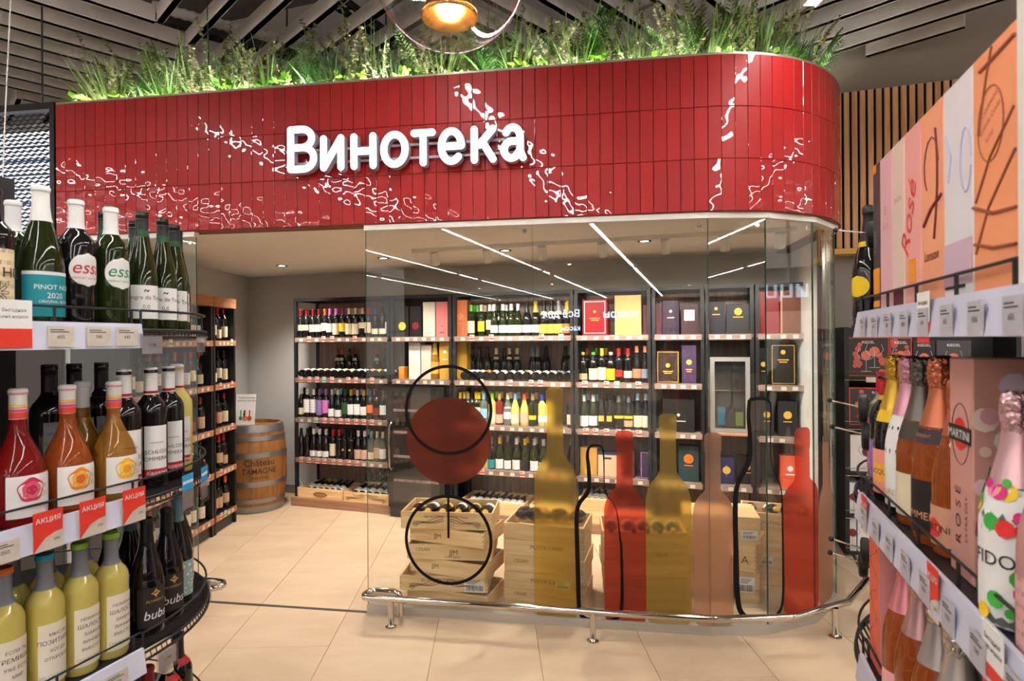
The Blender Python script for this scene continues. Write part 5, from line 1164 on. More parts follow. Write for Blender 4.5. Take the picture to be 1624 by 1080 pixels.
# ================================================================== GONDOLAS (free-standing shelves either side of the aisle)
def gondola(side, pf, qE, q0, zs, label, strip_h=.05):
    """side=+1: front faces +p (left gondola); side=-1: front faces -p. pf: front edge, qE: start of the round end"""
    sg = side; R_ = .5; pc = pf - sg*R_; g = empty('gondola_shelf', (0, 0, 0), -RA)
    def A(th, r_=R_, z=0.0): return Vector((pc + sg*r_*cos(th), qE + r_*sin(th), z))
    MB().box(pc-.012, pc+.012, q0, qE, .1, 2.12).build('back_panel', M['dark'], g)
    for q_ in (qE-.02, (q0+qE)/2): MB().box(pc-.03, pc+.03, q_-.02, q_+.02, 0, 2.16).build('upright', M['black'], g)
    MB().box(min(pf-sg*.03, pc), max(pf-sg*.03, pc), q0, qE, 0, .10).build('base_plinth', M['black'], g)
    for z in zs:
        s_ = MB().box(min(pf-sg*.006, pc), max(pf-sg*.006, pc), q0, qE-.002, z-.02, z).box(pc-.48, pc+.48, qE-.01, qE-.002, z-.04, z-.02).build('shelf', M['black'], g)
        # slanted translucent price strip on the front edge
        zz = [(pf-sg*.004, z+.012), (pf+sg*.004, z+.012), (pf+sg*.014, z-strip_h), (pf+sg*.006, z-strip_h)]
        vs = [(p_, q_, z_) for q_ in (q0, qE-.005) for p_, z_ in zz]
        MB().add(vs, [(0, 1, 2, 3), (7, 6, 5, 4), (0, 4, 5, 1), (1, 5, 6, 2), (2, 6, 7, 3), (3, 7, 4, 0)]).build('price_strip', M['strip'], s_)
        m = MB(); m.tube([(pf-sg*.012, q0, z+.047), (pf-sg*.012, qE, z+.047)], .0028, 6)
        k = qE-.02
        while k > q0: m.tube([(pf-sg*.012, k, z-.01), (pf-sg*.012, k, z+.047)], .003, 6); k -= .19
        m.build('guard_wire', M['black'], s_)
        # round wire end shelf
        e_ = empty('tmp') if False else None
        ths = [pi*i/36 for i in range(37)]
        rim = MB(); rim.tube([A(t_, R_, z-.004) for t_ in ths], .004, 6); rim.tube([A(t_, R_+.003, z-.022) for t_ in ths], .004, 6); rim.tube([A(t_, R_-.05, z-.008) for t_ in ths], .003, 6)
        er = rim.build('end_rim', M['black'], g)
        gw = MB(); gw.tube([A(t_, R_-.005, z+.047) for t_ in ths], .0032, 6)
        for i in (0, 7, 14, 22, 29, 36): gw.tube([A(ths[i], R_-.005, z-.01), A(ths[i], R_-.005, z+.047)], .003, 6)
        gw.build('guard_wire', M['black'], er)
        wr = MB()
        for i in range(-40, 41):
            x = i*.012; y1 = sqrt(max(0, (R_-.002)**2 - x*x))
            wr.box(pc+x-.0016, pc+x+.0016, qE, qE+y1, z-.006, z-.0003)
        for t_ in [pi*i/90 for i in range(91)]: wr.tube([A(t_, R_, z-.004), A(t_, R_+.003, z-.022)], .0013, 4)
        w_ = wr.build('wire_grid', M['black'], er); w_['kind'] = 'stuff'
    tag(g, label, 'shelf'); return g, A
LZS = [1.735, 1.30, .905, .50, .12]
gl, AL = gondola(1, -1.387, 1.1755, -.9, LZS, 'black gondola of wine with a round wire end before the doorway')
RZS = [1.75, 1.305, .905, .50, .12]
gr, AR = gondola(-1, .3515, 1.6945, -.6, RZS, 'black gondola of sparkling wine boxes with a round wire end')
def pl(px, row=0): p_ = -1.387 - .07 - .092*row; return p_, wq(px, p_)
def arcpt(A, px, rho=.415):
    best = min((i*.01 for i in range(0, 130)), key=lambda t_: abs((lambda v: 812+956*v.x/v.y)(R2W(*A(t_, rho).xy)) - px)); return best
def along_text(mb, s_, size, kind, z, ang=0.0, bold=0.0, width=None, align='CENTER', off=.0016, shear=0.0):
    def f(x, y):
        zz = z+y; r_ = rad_at(kind, zz)+off; a = -pi/2 + ang + x/r_; return Vector((r_*cos(a), r_*sin(a), zz))
    txt(mb, s_, size, f, bold, align, shear, width)
def lettering(o, lines, kind, mat_, name='lettering'):
    m = MB()
    for L_ in lines: along_text(m, *L_[:2], kind, *L_[2:])
    lab = [c for c in o.children if c.name.startswith('label')]
    m.build(name, mat_, lab[0] if lab else o)
def blob(o, kind, z, ang, rz_, col, name='flower_print', rings=3, cols=None):
    lab = [c for c in o.children if c.name.startswith('label')][0]
    for k in range(rings):
        m = MB(); r0 = rz_*(1-k*.3); vs = []; n_ = 26
        for i in range(n_):
            th = 2*pi*i/n_; rr = r0*(1+.06*sin(5*th+k)); y = rr*sin(th); rad = rad_at(kind, z+y)+.0012+.0003*k; a = -pi/2 + ang + rr*cos(th)/rad; vs.append((rad*cos(a), rad*sin(a), z+y))
        rad = rad_at(kind, z)+.0012+.0003*k; a = -pi/2+ang; vs.append((rad*cos(a), rad*sin(a), z))
        m.add(vs, [(i, (i+1) % n_, n_) for i in range(n_)]); c_ = (cols or [col])[k % len(cols or [col])]
        obj(name, m.mesh(name, M['paper']), lab, color=cc(c_))
def fb(px, z, row=0, rz=None, pq=None, arc=None, **k):
    """foreground bottle on the left gondola"""
    if arc is not None:
        th = k.pop('th', None)
        if th is None: th = arcpt(AL, px, arc)
        v = AL(th, arc); p_, q_ = v.x, v.y; rz_ = pi/2 - RA + th*.75
    else: p_, q_ = pl(px, row); rz_ = pi/2 - RA
    w_ = R2W(p_, q_, z+.0003); k.setdefault('n', 36)
    return bottle(w_, rz_ if rz is None else rz, **k)
GF = 'front row bottles on the wine gondola'
Z1, Z2, Z3, Z4 = LZS[:4]
# ---- top shelf
o = fb(-10, Z1, kind=BO, gm='gdark', cap='black', lab=(232, 210, 170), lz=(.03, .165), half=.95, rz=pi/2-RA-.35); lettering(o, [('VITA HILL', .030, .105, 0, .002), ('RESERVE', .012, .088), ('✳', .04, .058), ('2021', .009, .042)], BO, M['ink']); tag(o, 'dark bottle with tall cream label on the gondola top shelf', 'bottle', GF)
o = fb(22, Z1, 1, kind=BO, gm='ggreen', cap='white', lab=None, cz=.225); tag(o, 'white-capped green bottle behind the tall cream label bottle', 'bottle', GF)
o = fb(66, Z1, kind=BU, gm='ggreen', cap='white', lab='teal', lz=(.022, .108), half=1.15, cz=.222, scale=1.09, rz=pi/2-RA-.3, lmat='paper', lab2=('white', .108, .115)); lettering(o, [('PINOT NOIR', .014, .078, .35, .001), ('2020', .016, .060, .3, .002), ('ORIGINAL BLEND', .008, .050, .35)], BU, M['white']); tag(o, 'white-capped sloping bottle with teal Pinot label on the top shelf', 'bottle', GF)
for px, c_, nm_ in ((122, (196, 44, 40), 'red'), (177, (30, 140, 80), 'green')):
    o = fb(px, Z1, kind=BO, gm='gdark' if nm_ == 'red' else 'ggreen', cap='white', lab='white', lz=(.095, .172), half=1.0, shape='oval', cz=.23, scale=1.04, lmat='paper'); lettering(o, [('essa', .042, .125, 0, .002, None, 'CENTER', .0016, .25), ('CABERNET SAUVIGNON', .007, .112)], BO, solid('%s_script' % nm_, *c_)); tag(o, 'white-capped bottle with white oval label and %s script' % nm_, 'bottle', GF)
for i, (px, th_) in enumerate(((222, .18), (257, .40), (275, .62), (290, .86))):
    o = fb(px, Z1, arc=.42, th=th_, rz=.78-.1*i, kind=HO, gm='ggreen', cap='black', lab='white', lz=(.028, .118), half=1.05, style='screw', cz=.252, lmat='paper', lab2=('dark green', .2525, .27)); lettering(o, [('Sangre de Toro', .0155, .080, 0, .0008), ('0,0', .015, .055, 0, .001), ('ALCOHOL FREE', .005, .045)], HO, M['brand']); 
    m = MB(); m.tube([Vector(((rad_at(HO, .1)+.0015)*cos(-pi/2+a), (rad_at(HO, .1)+.0015)*sin(-pi/2+a), .1+b)) for a, b in ((-.12, 0), (-.05, .006), (.03, .004), (.1, .001), (.18, .005))], .0018, 4); m.build('bull_emblem', M['ink'], [c for c in o.children if c.name.startswith('label')][0])
    tag(o, 'black screw-capped green bottle with bull emblem, %s round the top end shelf' % ORD[i], 'bottle', 'bull emblem bottles on the round end')
for i, (px, th_) in enumerate(((190, .12), (238, .52))):
    o = fb(px, Z1, arc=.325, th=th_, rz=.75, kind=HO, gm='ggreen', cap='black', lab='white', lz=(.028, .118), half=1.05, style='screw', cz=.252, lmat='paper', lab2=('dark green', .2525, .27)); tag(o, 'green screw-capped bottle in the rear ring of the top end shelf, %s' % ORD[i], 'bottle', 'bull emblem bottles on the round end')
# ---- middle shelf
four = [(28, 'gred', [(206, 40, 90), (226, 90, 120), (196, 30, 80)], 'pink'), (106, 'gamber', [(238, 130, 40), (244, 180, 60), (230, 100, 40)], 'orange'), (180, 'gorange', [(244, 180, 30), (250, 206, 70), (236, 150, 30)], 'yellow')]
for i, (px, gm, cs, nm_) in enumerate(four):
    o = fb(px, Z2, kind='flask', gm=gm, cap='white', lab='white', lz=(.022, .112), half=1.0, cz=.232, lmat='paper')
    for za, zb, c_ in ((.233, .247, (232, 80, 60)), (.2475, .254, (220, 90, 150)), (.256, .259, (240, 150, 60)), (.2605, .2645, (244, 210, 70)), (.286, .29, (214, 60, 70))):
        obj('cap_band', MB().lathe([(rad_at('flask', za)+.0013, za), (rad_at('flask', zb)+.0013, zb)], 36).mesh('cap_band', M['cap'], 40), [c for c in o.children if c.name.startswith('capsule')][0], color=cc(c_))
    blob(o, 'flask', .080, -.12, .026, None, cols=cs)
    lettering(o, [('FOUR', .017, .078, .15, .001), ('COLOURS', .017, .062, .28, .001), ('WINE DRINK', .006, .04, .3)], 'flask', M['gold'])
    tag(o, 'wide flask bottle of %s wine with %s flower label' % ({'gred': 'red', 'gamber': 'amber', 'gorange': 'golden'}[gm], nm_), 'bottle', GF)
for i, (px, gm) in enumerate(((130, 'gorange'),)):
    o = fb(px, Z2, 1, kind='flask', gm=gm, cap='white', lab=None, cz=.232); tag(o, 'golden flask bottle behind the amber and golden flasks', 'bottle', GF)
for i, px in enumerate((78, 117, 160)):
    o = fb(px, Z2, 2, kind=BO, gm='gdark', cap='black', lab='grey', lz=(.05, .17), half=.9, scale=1.15, style='screw', cz=.215); tag(o, 'tall black bottle with grey back label behind the flasks, %s from the round end' % ORD[2-i], 'bottle', GF)
for i, (px, gm, rho) in enumerate(((204, 'gdark', .03), (234, 'gdark', .25), (266, 'gdark', .47), (284, 'gyellow', .72), (296, 'gyellow', .98))):
    o = fb(px, Z2, arc=.42, th=rho, rz=.95-.08*i, kind=BO, gm=gm, cap='white', lab='white', lz=(.048, .155), half=.72, scale=1.10, style='screw', cz=.232, lmat='paper', lab2=('red', .030, .0475)); 
    lettering(o, [('SCHLOSS', .0135, .086, .02, .0003), ('SOMMERAU', .0135, .069, .02, .0003), ('WEINKELLEREI', .005, .112, 0)], BO, M['brand']); m = MB(); along_text(m, 'Кадарка', .013, BO, .034, .05, .0006, None, 'CENTER', .002, .3); m.build('script', M['white'], [c for c in o.children if c.name.startswith('label')][0])
    cap_ = [c for c in o.children if c.name.startswith('screw')][0]; obj('cap_band', MB().lathe([(.0166, .234), (.0166, .241)], 28).mesh('cap_band', M['cap']), cap_, color=cc('red'))
    tag(o, '%s bottle with white screw cap and red label band, %s round middle end' % (GLN[gm], ORD[i]), 'bottle', 'red band bottles on the round end')
# ---- lower shelf
for i, (px, row, c_) in enumerate(((2, 0, 'orange'), (68, 0, 'teal'), (124, 0, 'lime'), (174, 0, 'lime'), (16, 1, 'teal'), (72, 1, 'lime'), (128, 1, 'lime'))):
    o = fb(px, Z3, row, kind=BO, gm='gyellow', cap='grey', lab=(240, 228, 208) if row == 0 else None, lz=(.022, .155), half=.92, cz=.225, scale=1.03, lmat='paper')
    obj('cap_top', MB().lathe([(.0178, .288), (.0178, .2985), (.0165, .3005), (0, .3005)], 30).mesh('cap_top', M['cap'], 40), o, color=cc((40, 170, 200) if c_ == 'teal' else (150, 214, 60) if c_ == 'lime' else (240, 120, 40)))
    if row == 0:
        L_ = {'lime': ['НЕВИННАЯ', 'ШАЛОСТЬ', 'ЗАМЕНИ', 'ВИННЫМ', 'ВМЕСТЕ С'], 'teal': ['МЫСЛИ', 'ПОЗИТИВНО', 'КОГДА', 'ОТКРОЕШЬ'], 'orange': ['ЕСЛИ ТЫ', 'СТРЕМИШЬСЯ', 'УЖЕ ЕСТЬ', 'МИР']}[c_]
        lettering(o, [(s_, .0128 if j == 1 else .0098, .128-.0175*j, .08, .0004, None, 'CENTER', .0016, .08) for j, s_ in enumerate(L_)], BO, M['ink'])
        m = MB(); along_text(m, 'CHARDONNAY' if c_ == 'lime' else 'MY SAUVIGNON', .0095, BO, .036, .05, .0004); m.build('green_lettering', solid('olive_green', 120, 160, 70) if c_ == 'lime' else solid('pale_blue', 140, 190, 200), [c for c in o.children if c.name.startswith('label')][0])
    tag(o, 'white wine bottle, grey capsule, %s top, %s%s' % (c_, {0: 'front row of lower shelf', 1: 'second row of lower shelf'}[row], {124: ' beside the teal top', 174: ' by round end', 72: ' behind the teal top', 128: ' behind two lime tops'}.get(px, '')), 'bottle', GF)
for i, (px, c_, rho, th_) in enumerate(((203, 'black', .34, .1), (226, 'black', .42, .2), (242, (96, 130, 146), .31, .5), (262, 'black', .42, .43), (284, (110, 142, 158), .42, .66), (296, (110, 142, 158), .42, .92))):
    o = fb(px, Z3, arc=rho, th=th_, rz=1.0-.05*i, kind=BU, gm='gdark', cap=c_, lab=(40, 34, 32) if c_ == 'black' else (150, 176, 176), lz=(.025, .125), half=.95, scale=1.05, lmat='paper', cz=.236)
    if c_ == 'black': lettering(o, [('bubs', .032, .045, .1, .0008, None, 'CENTER', .0016, .2)], BU, M['white']); m = MB(); along_text(m, 'ALVARELLO', .009, BU, .088, .1); along_text(m, '✦', .03, BU, .10, .1); m.build('gold_lettering', M['gold'], [c for c in o.children if c.name.startswith('label')][0])
    else:
        lab = [c for c in o.children if c.name.startswith('label')][0]; m = MB(); r_ = random.Random(i)
        for k in range(46):
            z = .03+.088*r_.random(); a = -pi/2 + r_.uniform(-.85, .85); rr = rad_at(BU, z)+.0012; s2 = r_.uniform(.002, .0045); n_ = 7; b0 = len(m.v)
            m.add([(rr*cos(a+s2*cos(2*pi*j/n_)/rr), rr*sin(a+s2*cos(2*pi*j/n_)/rr), z+s2*sin(2*pi*j/n_)) for j in range(n_)], [tuple(range(n_))])
        m.build('floral_print', M['paper'], lab).color = (*cc((222, 226, 220)), 1)
    tag(o, 'dark sloping bottle, %s capsule, %s round the lower end shelf' % ('black' if c_ == 'black' else 'blue-grey', ORD[i]), 'bottle', 'dark bottles on the lower round end')
for i, (px, c_, rho) in enumerate(((236, 'dark red', .2), (262, 'cream', .42), (288, 'black', .66))):
    o = fb(px, Z4, arc=.42, th=rho, kind=BO, gm='gdark', cap=c_, lab='cream', lz=(.03, .13), lab2=('red', .21, .228), scale=1.04); tag(o, 'dark bottle with %s capsule on the fourth round end shelf' % c_, 'bottle', GF)
# ---- price cards on the left gondola
def card(g, p_, q_, z, kind='promo', sg=1, w_=.062, h_=.085, tilt=.0, name='price_card'):
    o = empty(name, R2W(p_ + sg*.012, q_, z), -RA + (pi/2 if sg > 0 else -pi/2) + tilt)
    if kind == 'promo':
        MB().box(-w_/2, w_/2, -.0012, 0, h_*.45, h_).build('red_card', M['tagred'], o)
        low = MB().box(-w_/2, w_/2, -.0012, 0, 0, h_*.45).build('price_field', M['tagwhite'], o)
        pts = [(-w_/2, 0), (-w_/2, h_*.45), (w_/2, h_*.45), (w_*.2, h_*.42), (-w_*.1, h_*.33), (-w_*.32, h_*.16)]
        MB().prism([(x, y) for x, y in pts], 0, .0008, T(0, -.0012, 0) @ Matrix.Rotation(pi/2, 4, 'X')).build('red_swoosh', M['tagred'], o)
        m = MB(); txt(m, 'АКЦИЯ', .0155, lambda x, y: Vector((x, -.0022, h_*.72+y)), .0008); m.build('lettering', M['white'], o)
        m = MB(); txt(m, '599', .009, lambda x, y: Vector((w_*.28+x, -.0016, h_*.2+y)), .0005); m.build('price', M['ink'], o)
    elif kind == 'plain':
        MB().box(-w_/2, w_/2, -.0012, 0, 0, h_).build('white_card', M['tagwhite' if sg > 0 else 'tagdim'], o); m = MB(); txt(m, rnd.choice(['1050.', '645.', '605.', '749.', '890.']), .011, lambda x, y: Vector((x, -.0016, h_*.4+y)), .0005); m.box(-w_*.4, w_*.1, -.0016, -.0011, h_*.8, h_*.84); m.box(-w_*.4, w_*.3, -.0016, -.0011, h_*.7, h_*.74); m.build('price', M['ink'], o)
    elif kind == 'blue':
        MB().box(-w_/2, w_/2, -.0012, 0, h_*.5, h_).build('blue_card', M['tagblue'], o); MB().box(-w_*.45, w_*.45, -.0018, -.001, h_*.68, h_*.76).build('white_line', M['white'], o); MB().box(-w_/2, w_/2, -.0012, 0, 0, h_*.5).build('white_card', M['tagwhite'], o)
    elif kind == 'tall':
        MB().box(-w_/2, w_/2, -.0012, 0, h_*.4, h_).build('white_card', M['white'], o); m = MB(); txt(m, 'Выгодная', .010, lambda x, y: Vector((x, -.0016, h_*.75+y))); txt(m, 'цена недели', .009, lambda x, y: Vector((x, -.0016, h_*.62+y))); m.build('lettering', M['ink'], o); MB().box(-w_/2, w_/2, -.0012, 0, 0, h_*.4).build('red_card', M['tagred'], o)
    return o
pfL = -1.387
for i, px in enumerate((72, 143, 209)):
    tag(card(gl, pfL+.004, wq(px, pfL+.012), Z2-.05, 'promo'), 'red promotion price card under the %s flower flask' % ['pink', 'orange', 'yellow'][i], 'price card', 'promotion cards on the wine gondola')
tag(card(gl, pfL+.004, wq(20, pfL+.012), Z1-.045, 'tall', w_=.07, h_=.10), 'tall white and red price card under the tall cream label bottle', 'price card')
for i, px in enumerate((95, 155, 200)): tag(card(gl, pfL+.004, wq(px, pfL+.012), Z1-.044, 'plain', w_=.058, h_=.046), 'white price card on the top strip, %s towards the round end' % ORD[i], 'price card', 'white cards on the top strip')
tag(card(gl, pfL+.004, wq(2, pfL+.012), Z2-.05, 'plain', w_=.058, h_=.046), 'white price card on the middle strip before the promotion cards', 'price card')
tag(card(gl, pfL+.004, wq(180, pfL+.012), Z3-.05, 'plain', w_=.058, h_=.046), 'white price card on the lower strip beside the round end', 'price card')
M['pvc'] = glass_mat('clear_pvc', (.86, .86, .90), gain=1.3)
def end_holder(A, px, z, kind, label, sg=1):
    th = arcpt(A, px, .515); v = A(th, .515); rz_ = (pi/2 - RA + th) if sg > 0 else (-pi/2 - RA - th)
    o = empty('price_holder', R2W(v.x, v.y, z-.075), rz_); w_ = .075
    MB().box(-w_/2, w_/2, -.004, -.002, 0, .06).box(-w_/2, w_/2, -.004, .006, .06, .062).build('clear_sleeve', M['pvc'], o)
    if kind == 'blue': MB().box(-.026, .026, -.0018, -.0005, .06, .105).build('blue_card', M['tagblue'], o); MB().box(-.024, .024, -.0024, -.0017, .08, .088).build('white_line', M['white'], o); MB().box(-.026, .026, -.0018, -.0005, .01, .06).build('white_card', M['tagwhite'], o)
    else:
        MB().box(-.03, .03, -.0018, -.0005, .01, .055).build('white_card', M['tagwhite'], o); m = MB(); txt(m, '1190.', .013, lambda x, y: Vector((x, -.0024, .028+y))); m.build('price', M['ink'], o)
    tag(o, label, 'price holder')
end_holder(AL, 241, Z1, 'plain', 'clear price sleeve under the first bull emblem bottle'); end_holder(AL, 318, Z1, 'plain', 'clear price sleeve at the far edge of the top round shelf')
end_holder(AL, 296, Z2, 'blue', 'blue price card in a clear sleeve on the round end'); end_holder(AL, 322, Z2, 'blue', 'second blue price card further round the end shelf')
end_holder(AL, 262, Z3, 'plain', 'clear price sleeve under the dark sloping bottles'); end_holder(AL, 326, Z3, 'plain', 'clear price sleeve at the far edge of the lower round shelf')
M['gpink'] = pmat('pink_wine_glass', srgb(236, 176, 170), .05, trans=.4, ior=1.2)
# ================================================================== RIGHT GONDOLA GOODS
pfR = .3515; Y1, Y2, Y3 = RZS[:3]
def rbox(px0, px1, z, h, col, label, p_=.372, d=.10, near=None, q=None):
    """carton standing with its aisle face on p=p_; px0 is its far edge, px1 its near edge"""
    qa, qb = q if q else (wq(px0, p_)-.001, wq(px1, p_)+.001); W_ = qa-qb
    o = empty('gift_box', R2W(p_, qa, z+.0004), -RA - pi/2)     # local x runs towards the camera along the aisle face, local y into the shelf
    obj('carton', MB().bbox(0, W_, 0, d, 0, h, .0025).mesh('carton', M['carton']), o, color=cc(col))
    tag(o, label, 'gift box', 'gift boxes on the sparkling wine gondola'); return o, W_, h
def rprint(o, mat_, fn): m = MB(); fn(m); m.build('print', mat_, o)
def rt(m, s_, size, x, z, bold=0.0, rot=0.0, shear=0.0): 
    c_, s2 = cos(rot), sin(rot); txt(m, s_, size, lambda a, b: Vector((x + a*c_ - b*s2, -.0010, z + a*s2 + b*c_)), bold, 'CENTER', shear)
def rline(m, pts, w_=.002):
    m.tube([Vector((x, -.0006, z)) for x, z in pts], w_, 5)
H1 = .355
o, W_, h = rbox(1386, 1397, Y1, H1, (54, 44, 48), 'black carton with orange bands at the far end of the top shelf'); rprint(o, solid('orange_print', 240, 150, 30), lambda m: (m.box(.004, W_-.004, -.001, 0, .045, .11), m.box(.004, W_-.004, -.001, 0, .02, .035), m.box(.002, W_*.5, -.001, 0, h-.02, h))); rprint(o, solid('grey_print', 150, 130, 130), lambda m: rt(m, 'TOP', .03, W_/2, .17, 0, pi/2))
o, W_, h = rbox(1397, 1416, Y1, H1, (226, 176, 178), 'pale pink carton beside the black carton'); rprint(o, solid('rose_print', 196, 130, 140), lambda m: (rt(m, 'B', .03, W_/2, .22), rt(m, 'BRUTZ', .014, W_/2, .19)))
o, W_, h = rbox(1416, 1436, Y1, H1, (226, 200, 184), 'cream carton between pale pink and rose cartons'); rprint(o, solid('tan_print', 150, 120, 104), lambda m: rt(m, 'SALON', .015, W_/2, .23)); rprint(o, solid('maroon_print', 90, 30, 40), lambda m: m.box(.01, W_-.01, -.001, 0, .01, .05))
o, W_, h = rbox(1436, 1462, Y1, H1, (240, 168, 158), 'rose carton with red script and orange label'); rprint(o, solid('red_print', 226, 60, 50), lambda m: rt(m, 'Rosé', .075, W_/2, .17, 0, 1.2, .3)); rprint(o, solid('orange_print', 240, 150, 30), lambda m: m.box(W_*.3, W_*.7, -.001, 0, .055, .10))
o, W_, h = rbox(1462, 1498, Y1, H1, (242, 164, 124), 'peach carton with dark red ribbon strokes'); rprint(o, solid('wine_print', 110, 24, 34), lambda m: (rline(m, [(W_*.62+.018*sin(u*2.6), .12+.19*u) for u in [i/14 for i in range(15)]], .0022), rline(m, [(W_*.15, .15), (W_*.5, .175), (W_*.95, .19)], .003), rline(m, [(W_*.5+.035*cos(a), .25+.05*sin(a)) for a in [i*.5 for i in range(9)]], .0012), rt(m, 'Lanson', .026, W_/2, .085)))
o, W_, h = rbox(1498, 1545, Y1, H1, (226, 220, 222), 'white wrapped carton with pale violet base'); rprint(o, solid('mauve_print', 206, 176, 190), lambda m: m.box(.002, W_-.002, -.001, 0, .03, .10)); rprint(o, solid('lilac_print', 190, 190, 224), lambda m: (rline(m, [(W_*.8+.02*cos(a), .22+.05*sin(a)) for a in [i*.5 for i in range(13)]], .0016), rline(m, [(W_*.1, .28), (W_*.3, .24), (W_*.2, .2)], .002)))
rprint(o, M['ink'], lambda m: m.box(.008, W_-.03, -.0014, 0, .026, .031))
o, W_, h = rbox(1545, 1614, Y1, H1, (244, 158, 110), 'orange carton with oval stamp and crossing bronze strokes'); rprint(o, solid('bronze_print', 150, 84, 56), lambda m: (rline(m, [(W_*.45+.04*cos(a), .245+.052*sin(a)) for a in [i*2*pi/24 for i in range(25)]], .001), rline(m, [(.0, .14), (W_*.5, .12), (W_, .115)], .0024), rline(m, [(.005, .085), (W_*.5, .072), (W_, .068)], .0024), rline(m, [(.01, .145), (W_*.45, .2), (W_*.98, .245)], .0018), rline(m, [(.01, .07), (W_*.4, .13), (W_, .19)], .0018), rline(m, [(.02, .24), (W_*.35, .31), (W_*.5, .35)], .0018), rline(m, [(W_*.2, .33), (W_, .335)], .0026), rt(m, 'Grande Cuvée', .012, W_*.45, .25, 0, .4), rt(m, 'ROSÉ', .011, W_*.45, .225, 0, .4), rt(m, 'CHAMPAGNE', .009, W_*.45, .27, 0, .4)))
o, W_, h = rbox(1614, 1700, Y1, .375, (232, 226, 216), 'cream carton nearest the orange stamped carton', p_=.36)
# top end: dark bottle with round yellow label
def rb(px, z, kind, gm, cap, lab, lz, label, p_=None, q=None, rho=None, rz=None, **k):
    if rho: th = arcpt(AR, px, rho); v = AR(th, rho); pp, qq = v.x, v.y
    elif q: qq = q; pp = wp(px, q)
    else: pp = p_; qq = wq(px, p_)
    k.setdefault('n', 36); o = bottle(R2W(pp, qq, z+.0004), (-pi/2 - RA + .55) if rz is None else rz, kind, gm, cap, lab, lz, **k); tag(o, label, 'bottle', 'bottles on the sparkling wine gondola'); return o
def rarc(px, rho):      # far part of the right round end, seen left of the shelf front
    cand = [(abs((lambda v: 812+956*v.x/v.y)(R2W(*AR(t_, rho).xy)) - px), t_) for t_ in [i*.01 for i in range(0, 90)]]; return min(cand)[1]
o = rb(1381, Y1, CH, 'gdark', 'black', 'yellow', (.06, .12), 'dark bottle with round yellow label at the far top end', p_=.425, shape='oval', half=.75, lmat='paper', lab2=('yellow', .20, .215))
# middle shelf
o = rb(1385, Y2, BO, 'gdark', 'red', 'purple', (.03, .13), 'red-capped bottle with yellow collar at the far middle end', rho=.43, style='screw', cz=.245, lab2=('yellow', .232, .2445))
o = rb(1399, Y2, BO, 'gclear', 'red', 'pink', (.03, .17), 'pink-labelled slim bottle with red cap at the far middle end', p_=.455, style='screw', cz=.24)
o = rb(1421, Y2, CH, 'gdark', 'gold', (238, 150, 130), (.02, .115), 'gold foil champagne bottle with pink and yellow label', p_=.425, style='foil', scale=1.10, cz=.20, lmat='paper', lab2=('yellow', .175, .2), half=1.2); 
obj('label', label_mesh(CH, .045, .085, 1.0, 16, 'paper'), o, color=cc((246, 180, 40))); lettering(o, [('CLICQUOT', .015, .062, 0, .0006)], CH, M['ink'])
o = rb(1443, Y2, CH, 'gdark', (226, 160, 176), 'white', (.0, .20), 'white-sleeved champagne bottle with pink foil neck', p_=.425, style='foil', scale=1.10, cz=.20, lmat='paper', half=3.1); lettering(o, [('LAURENT rosé', .016, .04, .2, 0, None, 'CENTER', .0016, .2)], CH, M['gold'])
o = rb(1463, Y2, CH, 'gamber', (110, 104, 96), 'cream', (.02, .10), 'pewter foil rosé champagne bottle with cream label', p_=.425, style='foil', scale=1.10, cz=.20, lab2=((70, 60, 56), .165, .198), lmat='paper', half=1.3)
o = rb(1493, Y2, CH, 'gamber', 'copper', (30, 26, 28), (.02, .11), 'copper foil sparkling bottle with black label', p_=.42, style='foil', scale=1.12, cz=.20, lab2=((60, 44, 52), .172, .196), lmat='paper', half=1.3); lettering(o, [('MUMMERS', .018, .045, -.2, 0), ('CREMANT', .008, .182, -.2, 0, None, 'CENTER', .002)], CH, solid('copper_print', 216, 150, 110))
o = rb(1522, Y2, CH, 'gamber', 'copper', (206, 150, 120), (.02, .09), 'rosé sparkling bottle with red ball label', p_=.425, q=1.285, style='foil', lmat='paper', half=1.3); lettering(o, [('MARTINI', .017, .045, -.35, .001)], CH, M['ink']); blob(o, CH, .05, -.35, .017, None, 'red_ball', 1, [(220, 50, 40)])
o, W_, h = rbox(0, 0, Y2, .36, (206, 150, 138), 'pink floral gift box with red ball print on the middle shelf', p_=.39, d=.16, q=(1.2186, 1.124))
rprint(o, solid('dark_print', 70, 44, 44), lambda m: (rt(m, 'R O S É', .030, W_*.5, .10, .001, pi/2), rt(m, 'EXTRA DRY', .014, W_*.8, .10, 0, pi/2), rline(m, [(W_*.5+.036*cos(a), .235+.05*sin(a)) for a in [i*2*pi/24 for i in range(25)]], .0006)))
rprint(o, solid('ball_red', 218, 48, 40), lambda m: m.lathe([(0, 0), (.027, 0)], 24, T(W_*.5, -.0012, .235) @ Matrix.Rotation(pi/2, 4, 'X')))
rprint(o, M['ink'], lambda m: m.box(.002, W_-.002, -.0022, -.0012, .222, .248)); 
m = MB(); txt(m, 'MARTINI', .021, lambda a, b: Vector((W_*.5+a, -.003, .2275+b)), .0008, width=W_*.9); m.build('brand_lettering', M['white'], o)
m = MB(); rr_ = random.Random(3)
for k in range(26):
    y, z, s2 = rr_.uniform(.01, .15), rr_.uniform(.03, .33), rr_.uniform(.008, .022); m.cur = 0
    obj('flower_print', MB().lathe([(0, 0), (s2, 0)], 9, T(W_+.0006+.00008*k, y, z) @ Matrix.Rotation(pi/2, 4, 'Y')).mesh('flower_print', M['paper']), o, color=cc(rr_.choice([(236, 190, 196), (226, 160, 170), (240, 214, 200), (214, 196, 216), (236, 200, 180)])))
